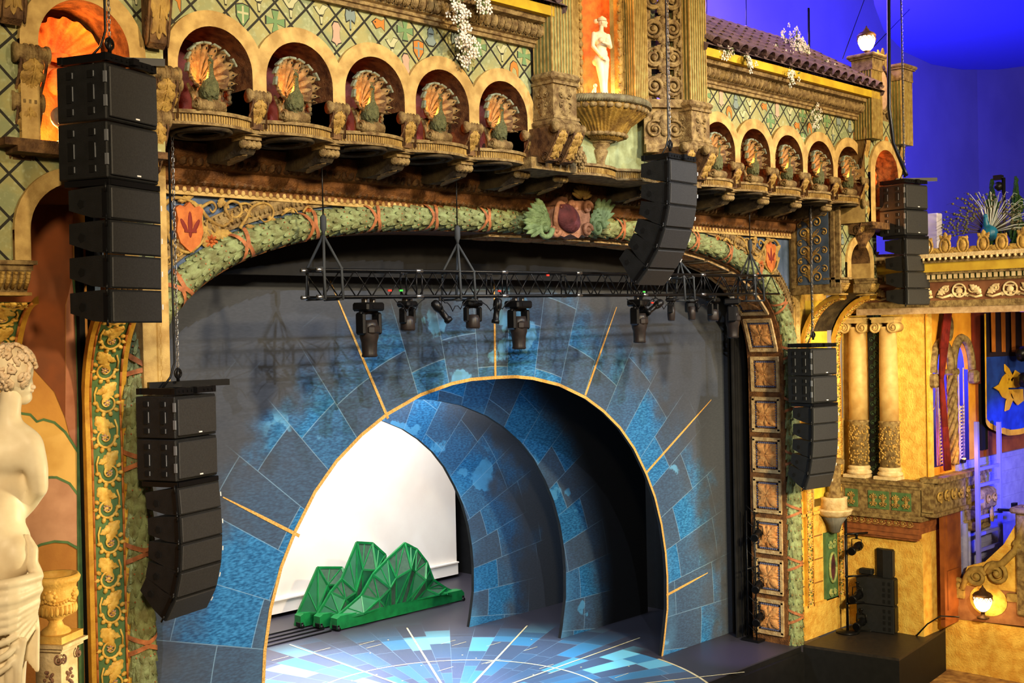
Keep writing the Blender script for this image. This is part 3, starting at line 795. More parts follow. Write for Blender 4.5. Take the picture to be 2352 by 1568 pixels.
for side, xs in (('near', XL), ('far', XR)):
    for k, x in enumerate(xs):
        lab = f'fan-tailed peacock sculpture in the {nth(k)} niche from left of the {side} arcade, lit orange'
        loc = (x-.12, -1.55, 11.07)
        if pk.get('label') is None: pk.location = loc; pk.scale = (1.0, 1.0, 1.0); tag(pk, lab, 'sculpture', 'peacock sculptures in the niches')
        else: copy_tree(pk, loc, label=lab)
        e = 5.5 if side == 'near' else 6.5
        light('POINT', (x-.20, -1.69, 11.56), None, e*.62, (1, .34, .06), .02, name='niche_bulb')
        light('POINT', (x+.44, -.98, 11.25), None, 1.6, (1, .12, .015), .03, name='niche_bulb')
        light('POINT', (x-.42, -1.0, 11.3), None, 4.0, (1, .12, .015), .03, name='niche_bulb')
# ================================================================ centre bay
FL = mat('fluted_green', (134, 138, 86), (104, 104, 62), .7, scale=6)
FD = mat('fillet_gold', (190, 160, 92), (150, 118, 60), .7, scale=8)  # gold colour of the raised fillets
def fluted(mb, x0, x1, yf, z0, z1, side=.3, nf=7):
    """square fluted shaft; front at yf, raised fillets"""
    mb.cur = 0; mb.box(((x0+x1)/2, yf+side/2+.012, (z0+z1)/2), (x1-x0, side, z1-z0))
    mb.cur = 1; p = (x1-x0)/nf
    for k in range(nf+1): mb.box((x0+k*p, yf+.006, (z0+z1)/2), (.022, .03, z1-z0))
    n2 = max(2, int(side/p))
    for xx in (x0, x1):
        for k in range(n2+1): mb.box((xx, yf+.012+k*side/n2, (z0+z1)/2), (.03, .022, z1-z0))
def carved(mb, x, z, w_, h, y, flip=1):
    mb.T = Matrix(((1, 0, 0, x), (0, 0, -1, y), (0, 1, 0, z), (0, 0, 0, 1)))
    mb.leaf(0, -h*.45, pi/2, h*.5, w_*.6, .035, 3); mb.leaf(0, h*.45, -pi/2, h*.4, w_*.6, .035, 3)
    for s_ in (-1, 1):
        mb.spiral(s_*w_*.22, h*.18, w_*.2, pi/2, s_, 1.2, .012, .02); mb.spiral(s_*w_*.22, -h*.15, w_*.2, -pi/2, -s_, 1.2, .012, .02)
    mb.T = Matrix()
def pilaster(x0, x1, yf, side, lab, ztop=17, zb=11.5, ped=True, capital=None):
    r = empty('fluted_pilaster', ((x0+x1)/2, yf, 0), 0, lab, 'pilaster', 'fluted pilasters')
    dx = (x0+x1)/2
    m = MB(); m.at(-dx, -yf, 0); fluted(m, x0, x1, yf, 12.45, ztop, side); m.build('shaft', [FL, FD], r)
    w_ = x1-x0
    if ped:
        p = MB(); p.at(-dx, -yf, 0)
        p.box((dx, yf+side/2-.03, 12.38), (w_+.22, side+.16, .16), bev=.06); p.box((dx, yf+side/2, 11.98), (w_+.08, side+.06, .70))
        p.box((dx, yf+side/2-.03, 11.58), (w_+.22, side+.16, .16), bev=.06)
        for zz in (12.28, 11.68): p.box((dx, yf+side/2-.02, zz), (w_+.14, side+.1, .05))
        q = p
        for k in range(1):
            q.fn = lambda v: v-V((dx, yf, 0)); carved(q, dx, 11.98, w_*.9, .6, yf-.03)
        q.fn = lambda v: V((x0-.04+(v.y-yf)-dx, (v.x-dx)+side/2, v.z)); carved(q, dx, 11.98, side*.9, .6, yf)
        p.build('pedestal', stone, r)
    if capital:
        p = MB(); p.at(-dx, -yf, 0)
        p.box((dx, yf+side/2, capital-.28), (w_+.06, side+.06, .06)); p.box((dx, yf+side/2, capital-.12), (w_+.04, side+.05, .26)); p.box((dx, yf+side/2, capital+.05), (w_+.24, side+.24, .09), bev=.03); p.box((dx, yf+side/2, capital+.0), (w_+.14, side+.14, .06))
        p.build('capital', stone, r)
    return r
pilaster(15.42, 15.95, -2.1, .42, 'green fluted pilaster at the left of the statue niche, beside the near tiled roof')
pilaster(19.45, 19.98, -2.1, .55, 'green fluted pilaster left of the far tiled roof, right of the pierced lattice panel')
pilaster(16.62, 16.86, -1.45, .3, 'narrow green fluted pilaster directly left of the statue niche frame', ped=False)
pilaster(18.40, 18.78, -1.55, .35, 'orange-lit fluted pilaster between the statue niche and the pierced lattice panel', ped=False)
cw = MB()
# back wall of centre bay with tall niche opening 17.1..18.2
NX0, NX1, NZ = 17.12, 18.17, 12.22
for a, b in ((15.9, NX0), (NX1, 19.5)): cw.box(((a+b)/2, -1.18, 14.2), (b-a, .1, 5.6))
cw.box(((NX0+NX1)/2, -1.18, 11.6), (NX1-NX0, .1, 1.3)); cw.box((17.65, -1.0, 11.6), (3.5, .5, 1.4))
struct(cw.build('wall_centre', greeny))
nw = MB(); nw.lathe([(.62, 12.2), (.62, 17)], 20, 0, pi, c=(17.645, -1.1, 0), sy=.9); nw.box((17.645, -.85, 12.19), (1.2, .7, .06)); struct(nw.build('wall_niche', orange))
nf = MB()
for x in (NX0-.06, NX1+.06): nf.box((x, -1.27, 14.2), (.12, .1, 4.2))
for x in (NX0-.2, NX1+.28): nf.box((x, -1.24, 14.2), (.2, .08, 4.2))
z = 12.3
k = 0
while z < 16:
    for x in (NX0-.05, NX1+.05): nf.ell((x, -1.33, z), (.06, .035, .075), 8, 5)
    for x in (NX0-.2, NX1+.28):
        nf.T = Matrix(((1, 0, 0, x), (0, 0, -1, -1.29), (0, 1, 0, z), (0, 0, 0, 1)))
        nf.spiral(0, 0, .07, 0 if k % 2 else pi, 1 if k % 2 else -1, 1.3, .014, .02, 14); nf.leaf(0, .06, 1.2 if k % 2 else 1.9, .1, .06, .04, 2); nf.T = Matrix()
    z += .17; k += 1
struct(nf.build('trim_16', gold))
light('POINT', (17.35, -1.15, 12.5), None, 26, (1, .46, .12), .06, name='niche_bulb')
light('POINT', (18.0, -1.22, 12.45), None, 12, (1, .5, .16), .05, name='niche_bulb')
light('POINT', (17.75, -1.3, 14.6), None, 14, (1, .42, .1), .06, name='niche_bulb')
# pierced scroll lattice panels, splayed beside the niche
def lattice(xa, ya, xb, yb, lab):
    L = sqrt((xb-xa)**2+(yb-ya)**2); dx, dy = (xb-xa)/L, (yb-ya)/L
    mb = MB(lambda q: V((xa+dx*q.x+dy*q.z, ya+dy*q.x-dx*q.z, q.y)))
    mb.cur = 1
    mb.box((L/2, 12.40, .02), (L, .16, .16)); mb.box((L/2, 11.52, .02), (L, .16, .16))
    mb.cur = 0; mb.box((L/2, 11.96, -.02), (L, .78, .05))
    mb.spiral(L*.25, 11.9, .18, 1, 1, 1.6, .03, .04); mb.spiral(L*.75, 11.9, .18, 2, -1, 1.6, .03, .04); mb.ell((L/2, 11.98, .03), (.12, .22, .05)); mb.leaf(L*.2, 12.1, .8, .25, .14, .06); mb.leaf(L*.8, 12.1, 2.3, .25, .14, .06)
    # openwork scrolls
    zc = 12.75; k = 0
    while zc < 16.6:
        for s_ in (-1, 1):
            cx = L*(.5+s_*.24); mb.spiral(cx, zc, L*.21, pi/2 if k % 2 else -pi/2, s_*(1 if k % 2 else -1), 1.7, .032, .03, 30, r1=.045)
            mb.tube([(cx+L*.2*cos(a), zc+L*.2*sin(a), .03) for a in [2*pi*i/20 for i in range(21)]], .03, 6)
            mb.leaf(cx, zc+.1, pi/2+s_*.8, .22, .14, .06); mb.leaf(cx-s_*.1, zc-.15, -pi/2-s_*.7, .22, .14, .06)
            mb.leaf(cx+s_*.12, zc+.2, pi/2-s_*.4, .2, .12, .06)
        mb.leaf(L/2, zc-.22, pi/2, .3, .18, .06); mb.leaf(L/2, zc+.25, -pi/2, .24, .16, .06); mb.rosette(L/2, zc+.02, .07, .05)
        zc += .56; k += 1
    mb.box((.03, 14.6, 0), (.06, 4.3, .08)); mb.box((L-.03, 14.6, 0), (.06, 4.3, .08))
    for q in (.12, .88): mb.box((L*q, 14.2, -.03), (.16, 3.6, .03))
    for zz in (12.75, 13.31, 13.87): mb.box((L/2, zz-.05, -.035), (L*.9, .34, .02))
    o = mb.build('openwork_panel', [stone, stone]); tag(o, lab, 'panel', 'openwork scroll panels')
lattice(18.78, -1.45, 19.48, -1.9, 'pierced scrollwork stone panel right of the statue niche, blue showing through its holes')
# lower parts under the centre bay
lo = MB()
lo.cur = 0
for k in range(2):
    c_ = (16.95, 18.35)[k]; p2 = .7
    for z0, z1, ex in ((10.97, 11.02, .05), (10.83, 10.97, 0), (10.80, 10.83, .04)):
        top = [c_-p2+2*p2*i/12 for i in range(13)]
        lo.prism([(x, -1.62-.2*(1-((x-c_)/p2)**2)-ex) for x in top]+[(c_+p2, -.9), (c_-p2, -.9)], z0, z1, 'z')
    lo.cur = 1
    for i in range(30): x = c_-p2+.04+2*(p2-.04)*i/29; lo.box((x, -1.626-.2*(1-((x-c_)/p2)**2), 10.9), (.018, .02, .09))
    lo.cur = 0
lo.box((15.7, -1.4, 10.9), (1.2, .9, .2)); lo.box((19.5, -1.4, 10.9), (1.2, .9, .2))
for x, w_ in ((15.7, .6), (19.7, .6)): lo.box((x, -1.5, 11.25), (w_, .7, .5))
struct(lo.build('trim_17', [stone, gold]))
# diagonal scroll brackets and hanging pine cones at the bay corners
for x, lab in ((15.35, 'long scroll bracket under the left pilaster of the statue bay'), (15.75, 'second scroll bracket with hanging pine cones, under the left pilaster of the statue bay'), (19.05, 'scroll bracket at the right of the shell basin'), (19.75, 'scroll bracket just above the centre speaker cluster')):
    c = copy_tree(con, (x, -1.95, 11.46), label=lab, group='statue bay brackets')
pc = MB()
for q in range(6):
    for k in range(6):
        a = k*pi/3+q*.5; R = .075*sin(pi*(q+1.2)/7.5); pc.ell((R*cos(a), R*sin(a), -.05*q), (.03, .03, .035), 6, 4)
pc.tube([(0, 0, .12), (0, 0, -.25)], .03, 6)
o = pc.build('pine_cone', stone, None, (15.95, -2.15, 11.2)); tag(o, 'left of the two stone pine cones hanging beneath the statue bay pilaster', 'ornament', 'pine cone pendants')
o = o.copy(); col.objects.link(o); o.location = (16.15, -2.08, 11.12); o['label'] = 'right of the two stone pine cones hanging beneath the statue bay pilaster'
# shell basin
def basin():
    r = empty('shell_basin', (17.645, -1.35, 0), 0, 'half-round shell basin on a stem below the statue niche', 'basin')
    rim = MB(); n = 40; R = 1.02
    P = [(R*cos(pi+pi*i/n), R*.72*sin(pi+pi*i/n), 12.24) for i in range(n+1)]
    rim.tube(P, .075, 10)
    for i in range(60):
        a = pi+pi*i/60; rim.tube([(R*cos(a)*1.07, R*.72*sin(a)*1.07, 12.18), (R*cos(a+.03)*1.07, R*.72*sin(a+.03)*1.07, 12.25), (R*cos(a+.05)*.99, R*.72*sin(a+.05)*.99, 12.315)], .016, 5)
    rim.build('rope_rim', mat('grey_green_stone', (124, 116, 84), (92, 80, 56), .6, scale=8, bump=.3), r)
    b = MB(); prof = [(.30, 11.56), (.42, 11.60), (.46, 11.66), (.60, 11.85), (.86, 12.02), (.96, 12.10), (.98, 12.20)]
    b.lathe(prof, 120, pi, 2*pi, sy=.72, ripple=.07, rn=48)
    b.prism([(.97*cos(pi+pi*i/24), .97*.72*sin(pi+pi*i/24)) for i in range(25)], 12.16, 12.22, 'z')
    b.build('bowl', mat('gilded_bowl', (156, 122, 52), (100, 72, 30), .5, scale=6, bump=.4), r)
    g = MB()
    for i in range(17): a = pi+pi*(i+.5)/17; g.ell((.99*cos(a), .99*.72*sin(a), 12.12), (.08, .06, .055), 8, 5, (0, 0, a+pi/2))
    for i in range(11): a = pi+pi*(i+.5)/11; g.leaf(.62*cos(a), .62*.72*sin(a), a, .12, .16, .05, 1) if 0 else g.ell((.50*cos(a), .50*.72*sin(a), 11.66), (.08, .06, .045), 8, 5, (0, 0, a+pi/2))
    g.build('gadroons', stone, r)
    s = MB(); s.lathe([(.02, 11.0), (.10, 11.02), (.10, 11.2), (.16, 11.36), (.16, 11.40), (.12, 11.42), (.20, 11.48), (.20, 11.54), (.3, 11.57), (.30, 11.58)], 20, pi*.98, 2.02*pi, c=(0, .1, 0)); s.build('stem', stone, r)
basin()
# ================================================================ statues
def figure(mb, J, R):
    for chain in J: limb(mb, [R[k][0] for k in chain], [R[k][1] for k in chain], 12)
def venus():
    r = empty('venus_statue', (17.62, -1.36, 12.24), radians(-12), 'pale female nude statue standing in the tall orange-lit niche above the shell basin', 'statue')
    b = MB()
    L = lambda pts, rs: limb(b, pts, rs, 10)
    # standing ~1.66 m, front towards -y, weight on one leg
    L([(.08, 0, .05), (.075, .01, .42), (.07, 0, .80)], [.045, .062, .095]); L([(-.04, -.10, .05), (-.045, -.08, .42), (-.06, -.02, .80)], [.042, .058, .09])
    for x, y in ((.08, -.06), (-.04, -.16)): b.ell((x, y, .04), (.045, .11, .04))
    b.ell((.0, 0, .86), (.17, .13, .13)); b.ell((.0, -.005, .98), (.135, .10, .12)); b.ell((0, 0, 1.08), (.115, .088, .12)); b.ell((0, 0, 1.22), (.145, .10, .13)); b.ell((0, .0, 1.33), (.165, .085, .07))
    for s_ in (-1, 1): b.ell((s_*.068, -.09, 1.21), (.052, .045, .05)); b.ell((s_*.075, .07, .84), (.085, .07, .09))
    L([(0, .0, 1.36), (.0, -.02, 1.47)], [.055, .045])
    # arms: one across the breast, one across the lap
    L([(.17, .0, 1.33), (.20, -.03, 1.12), (.05, -.155, 1.13), (-.02, -.165, 1.14)], [.05, .042, .032, .028]); b.ell((-.06, -.16, 1.155), (.05, .02, .03))
    L([(-.17, 0, 1.33), (-.215, -.02, 1.10), (-.11, -.13, .90)], [.05, .042, .03]); b.ell((-.05, -.155, .86), (.05, .025, .035))
    for k in range(4): L([(-.03-.0*k, -.165, .875-.018*k), (.02, -.165, .85-.02*k)], [.010, .008])
    vor(b.build('body', marble, r), .013, 4, .5)
    h = MB(); HT_ = Matrix.Rotation(radians(62), 4, 'Z'); h.T = HT_; h.ell((0, -.035, 1.575), (.072, .088, .10), 14, 10); h.ell((0, -.12, 1.56), (.012, .022, .028), 8, 6); h.ell((0, -.10, 1.50), (.03, .03, .03), 8, 6); h.ell((0, -.112, 1.525), (.022, .012, .008), 8, 6)
    for s_ in (-1, 1): h.ell((s_*.03, -.108, 1.585), (.014, .012, .008), 8, 6); h.ell((s_*.072, -.02, 1.56), (.012, .02, .03), 8, 6)
    ho = vor(h.build('head', marble, r), .009, 2, .5)
    q = MB(); q.T = HT_; rng = random.Random(2)
    for i in range(16):
        a = pi*i/15
        q.tube([(.078*cos(a), -.10+.03*sin(a), 1.60+.04*sin(a)), (.08*cos(a), -.03, 1.60+.075*sin(a)), (.05*cos(a), .06, 1.60+.03*sin(a))], .018, 6)
    q.ell((0, .09, 1.59), (.045, .05, .045)); q.build('hair', marble, r)
    d = MB(); limb(d, [(.17, .10, .03), (.16, .09, .3), (.15, .08, .52)], [.06, .045, .03]); limb(d, [(-.2, .02, .06), (-.2, .0, .2), (-.19, -.03, .3)], [.06, .05, .03]); d.ell((-.19, -.04, .35), .04); d.box((0, -.03, .012), (.5, .36, .04), bev=.01)
    d.build('support_figure', marble, r)
venus()
# near statue seen from behind
def near_statue():
    base = AD(30, 1400, 9.5); r = empty('draped_statue', (base.x, base.y, 4.9), 0, 'large pale statue seen from behind with drapery round the hips, at the left edge', 'statue')
    O = V((base.x, base.y, 4.9))
    def S(px, py, dd=0): return AD(px, py, 9.5+dd)-O
    k = 9.5/FPX
    b = MB(); L = lambda pts, rs: limb(b, [S(*p) for p in pts], [x*k for x in rs], 16)
    b.ell(S(8, 1040, .02), (78*k, 60*k, 62*k), 20, 14); b.ell(S(0, 1110, .03), (66*k, 50*k, 70*k), 20, 14); b.ell(S(-2, 1180, .02), (60*k, 48*k, 70*k), 20, 14)
    b.ell(S(-2, 1245, 0), (72*k, 58*k, 66*k), 20, 14); b.ell(S(0, 1290, 0), (78*k, 62*k, 60*k), 20, 14)
    b.ell(S(-30, 1275, -.03), (48*k, 50*k, 60*k)); b.ell(S(30, 1275, -.03), (46*k, 50*k, 58*k))
    L([(18, 1000), (20, 950), (26, 905, -.0)], [36, 27, 26]); L([(20, 985), (45, 1000), (66, 1018)], [30, 32, 33])
    L([(70, 1022), (84, 1075, .0), (90, 1122, .04)], [31, 27, 22]); L([(90, 1122, .04), (68, 1160, .16), (40, 1196, .26)], [20, 17, 12]); L([(20, 985), (-30, 1000), (-70, 1025)], [30, 32, 33]); L([(-74, 1025), (-92, 1110), (-80, 1200)], [31, 27, 20])
    b.ell(S(38, 1040, -.06), (26*k, 24*k, 42*k)); b.ell(S(-26, 1040, -.06), (26*k, 24*k, 42*k))
    vor(b.build('body', marble, r), .018, 16, .8)
    f = MB()
    for q, (px, py) in enumerate(((34, 1199), (30, 1204), (26, 1208), (22, 1210), (38, 1192))):
        a = S(px+8, py-6, .27); c = S(px-8, py+2, .24); e = S(px-16-3*q, py+8, .20); limb(f, [a, c, e], [.017, .014, .010], 8)
    f.build('fingers', marble, r)
    h = MB(); h.ell(S(27, 850, .02), (47*k, 50*k, 56*k), 18, 12); h.ell(S(45, 885, .06), (30*k, 34*k, 34*k)); h.ell(S(62, 893, .10), (12*k, 12*k, 22*k)); h.ell(S(70, 882, .12), (6*k, 8*k, 12*k)); h.ell(S(52, 912, .07), (22*k, 22*k, 18*k))
    h.ell(S(60, 880, -.02), (6*k, 8*k, 13*k))
    vor(h.build('head', marble, r), .012, 4)
    q = MB(); rng = random.Random(4); c = S(28, 848, .02)
    for i in range(150):
        th = rng.uniform(.05, 2.1); ph = rng.uniform(0, 2*pi); Rr = V((50*k, 53*k, 58*k))
        def sp(th, ph, g=1): return V((c.x+Rr.x*g*sin(th)*cos(ph), c.y+Rr.y*g*sin(th)*sin(ph), c.z+Rr.z*g*cos(th)))
        if th > 1.35 and sp(th, ph).x > c.x+.07: continue
        pts = []
        for j in range(7):
            t = j/6; pts.append(sp(th+t*.36+.05*sin(t*9+i), ph+.10*sin(t*8+i*2.3), 1.0+.02*sin(t*3.1)))
        q.tube(pts, [.008+.010*sin(pi*(t+.5)/7.5) for t in range(7)], 6)
    for i in range(14):
        a = S(-16+7*i, 893-.5*i+3*sin(i*2.), -.02 if i < 8 else .05); q.ell(a, (.026, .026, .022), 8, 6)
        a = S(-12+6.5*i, 907-.8*i, -.01 if i < 8 else .05); q.ell(a, (.02, .02, .018), 8, 6)
    q.build('hair', mat('statue_hair', (232, 208, 176), (214, 184, 146), .5, scale=8), r)
    # drapery
    d = MB(); D = lambda pts, rs: limb(d, [S(*p) for p in pts], [x*k for x in rs], 12)
    d.ell(S(0, 1370, .02), (80*k, 66*k, 56*k), 20, 12); D([(-6, 1380), (-14, 1480), (-20, 1640)], [78, 74, 70]); D([(20, 1370), (6, 1480), (-10, 1640)], [58, 50, 44])
    for i, (y0, y1, sag, rr) in enumerate(((1336, 1322, 16, 11), (1350, 1338, 22, 9), (1366, 1352, 26, 12), (1384, 1366, 26, 8), (1398, 1380, 30, 9), (1418, 1392, 32, 8), (1440, 1402, 36, 7), (1466, 1410, 46, 7), (1500, 1420, 60, 7), (1540, 1440, 60, 6))):
        pts = []
        for j in range(11):
            t = j/10; x = -90+178*t-(i*1.2 if t > .7 else 0); pts.append((x, y0*(1-t)+y1*t+sag*sin(pi*t)*(.9), -.02-.31*sin(pi*min(1, t*.95+.02))))
        D(pts, [rr*1.15]*11)
    D([(62, 1236, -.02), (74, 1262, -.05), (72, 1292, -.06), (84, 1318, -.04), (80, 1340, -.02)], [10, 14, 15, 15, 13])
    D([(76, 1330), (84, 1352), (78, 1372)], [12, 13, 12])
    for i, x in enumerate((62, 68, 74, 80)): D([(60+i*5, 1385), (x-2+i*2, 1440), (x+i, 1500), (x+2+i, 1538-(3-i)*9)], [9, 8, 8, 6])
    for i, x in enumerate((-60, -34, -8, 16, 36)): D([(x+18, 1470, -.25), (x+6, 1530, -.27), (x, 1640, -.26)], [8, 10, 9])
    vor(d.build('drapery', marble, r), .012, 2, .5)
    p = MB(); p.at(*(-O)); z0 = O.z
    p.at(0, 0, 0); c2 = S(0, 1640, 0); p.box((c2.x, c2.y, .0), (.8, .8, .5), bev=.04); p.build('plinth', cream, r)
near_statue()
# urn on a carved pedestal
ub = AD(127, 1400, 11.0); k11 = 11/FPX
def zat(py): return AD(127, py, 11.0).z
r = empty('garden_urn', (ub.x, ub.y, zat(1468)), 0, 'wide ochre urn with lion mask and garlands standing on the narrow carved pedestal at left', 'urn')
um = mat('urn_plaster', (230, 186, 96), (204, 154, 66), .6, scale=6, bump=.25)
u = MB(); zz = lambda py: zat(py)-zat(1468)
u.lathe([(.01, zz(1352)), (34*k11, zz(1345)), (42*k11, zz(1326)), (46*k11, zz(1318)), (53*k11, zz(1318)), (57*k11, zz(1325)), (54*k11, zz(1334)), (48*k11, zz(1340)), (46*k11, zz(1352)), (43*k11, zz(1370)), (38*k11, zz(1378)), (44*k11, zz(1388)), (46*k11, zz(1396)), (38*k11, zz(1410)), (20*k11, zz(1418)), (14*k11, zz(1426)), (18*k11, zz(1436)), (30*k11, zz(1444)), (33*k11, zz(1450)), (33*k11, zz(1453))], 40)
u.build('vessel', um, r)
u = MB()
for i in range(26): a = 2*pi*i/26; u.ell((44*k11*cos(a), 44*k11*sin(a), zz(1396)), (.02, .02, .045), 8, 6)
u.build('gadroons', um, r)
u = MB(); tc = atan2(CAM.y-ub.y, CAM.x-ub.x)
for i in range(40):
    a = 2*pi*i/40; u.ell((42*k11*cos(a), 42*k11*sin(a), zz(1372)-.03*abs(sin(a*2.5))), (.017, .017, .017), 6, 5)
for a in (tc-.25, tc+1.3): 
    u.ell((42*k11*cos(a), 42*k11*sin(a), zz(1362)), (.045, .045, .05), 10, 8)
    for q in range(8): u.ell((44*k11*cos(a)+.05*cos(q*pi/4)*-sin(a), 44*k11*sin(a)+.05*cos(q*pi/4)*cos(a), zz(1362)+.05*sin(q*pi/4)), (.02, .02, .02), 6, 5)
    u.ell((49*k11*cos(a), 49*k11*sin(a), zz(1366)), (.015, .015, .02), 6, 5)
u.build('lion_masks_and_garland', um, r)
u = MB(); u.box((0, 0, zz(1460)), (.34, .34, .065), rot=(0, 0, .55)); u.build('foot_slab', um, r)
r = empty('carved_pedestal', (ub.x, ub.y, zat(1468)-2.2), .55, 'narrow pedestal carved with grape clusters under the ochre urn', 'pedestal')
p = MB(); p.box((0, 0, 2.18), (.40, .40, .03)); p.box((0, 0, 2.15), (.34, .34, .04)); p.box((0, 0, 1.1), (.26, .26, 2.1)); p.box((0, 0, .1), (.42, .42, .2)); p.build('shaft', cream, r)
p = MB()
for s_ in (-1, 1):
    p.T = Matrix(((1, 0, 0, s_*.12), (0, 0, -1, -.14), (0, 1, 0, 2.05), (0, 0, 0, 1))); p.spiral(0, 0, .045, pi/2, s_, 1.4, .009, .012)
    p.T = Matrix(((0, 0, -1, -.14), (1, 0, 0, s_*.12), (0, 1, 0, 2.05), (0, 0, 0, 1))); p.spiral(0, 0, .045, pi/2, s_, 1.4, .009, .012)
p.T = Matrix()
for i in range(60):
    t = rng.random(); x = random.uniform(-.05, .05)*(1-.6*t); p.ell((x, -.135, 1.95-t*.75), (.016, .016, .016), 6, 5); p.ell((-.135, x, 1.95-t*.75), (.016, .016, .016), 6, 5)
p.build('grape_carving', mat('grape_paint', (150, 110, 84), (100, 70, 60), .7, scale=20), r)
# ---------------------------------------------------------------- busts
def bust(loc, rz, lab, sc=1.0):
    r = empty('portrait_bust', loc, rz, lab, 'bust', 'busts in the end niches'); r.scale = (sc,)*3
    gm = mat('bust_stone', (150, 138, 122), (120, 106, 92), .6, scale=8)
    b = MB(); b.ell((0, 0, .36), (.24, .14, .17), 16, 10); b.ell((0, -.04, .30), (.17, .12, .14)); limb(b, [(0, 0, .45), (0, -.01, .60)], [.08, .065]); b.ell((0, -.02, .72), (.095, .115, .13), 16, 12)
    b.ell((0, -.14, .71), (.016, .026, .035)); b.ell((0, -.10, .63), (.045, .045, .04)); b.ell((0, -.125, .655), (.03, .015, .01))
    for s_ in (-1, 1): b.ell((s_*.04, -.125, .745), (.02, .012, .01)); b.ell((s_*.095, -.0, .70), (.014, .025, .035))
    vor(b.build('head_and_shoulders', gm, r), .014, 3, .5)
    h = MB()
    for i in range(40):
        a = i*2.4; t = i/40; z = .72+.13*(1-t); R = sqrt(max(0, 1-((z-.72)/.135)**2))
        if sin(a) < -.3 and t > .45: continue
        h.ell((.098*R*cos(a), -.01+.118*R*sin(a), z), (.026, .026, .022), 6, 5)
    h.build('hair', gm, r)
    s = MB(); s.lathe([(.14, 0), (.14, .05), (.08, .09), (.07, .16), (.12, .22)], 16); s.build('socle', gm, r)
bust((6.95, -1.55, 10.45), .1, 'stone bust in the orange end niche behind the large hanging speaker cluster at left', .95)
bust((27.75, -1.35, 10.5), -.2, 'stone bust in the orange end niche at the far right pavilion', .95)
# ================================================================ end pavilions
def sband(mb, L, w_, y0=0., step=None, cols=(0, 1)):
    """running scroll ornament in map space: x along 0..L, y across +-w_/2"""
    step = step or w_*1.25; k = 0; x = step/2
    while x < L-step*.2:
        s_ = 1 if k % 2 else -1; c_ = s_*w_*.06
        mb.cur = cols[0]
        mb.spiral(x, y0+c_, w_*.36, -pi/2*s_, s_, 1.6, w_*.03, .02, 22, r1=w_*.05)
        mb.tube([(x-step*.5, y0-s_*w_*.3, .02), (x-step*.28, y0-s_*w_*.38, .02), (x, y0-s_*w_*.36, .02)], w_*.035, 5)
        for a in range(7):
            an = -pi/2*s_+s_*a*.62; mb.ell((x+cos(an)*w_*.40, y0+c_+sin(an)*w_*.40, .015), (w_*.11, w_*.08, .032), 6, 4, (0, 0, an))
        mb.leaf(x-step*.62, y0+s_*w_*.34, -.55*s_, step*.72, w_*.42, .05, 4); mb.leaf(x-step*.30, y0-s_*w_*.10, pi-.75*s_, step*.42, w_*.34, .045, 3); mb.leaf(x-step*.40, y0+s_*w_*.05, -1.2*s_, step*.34, w_*.26, .045, 3)
        mb.cur = cols[1]; mb.rosette(x, y0+c_, w_*.13, .03, 6)
        x += step; k += 1
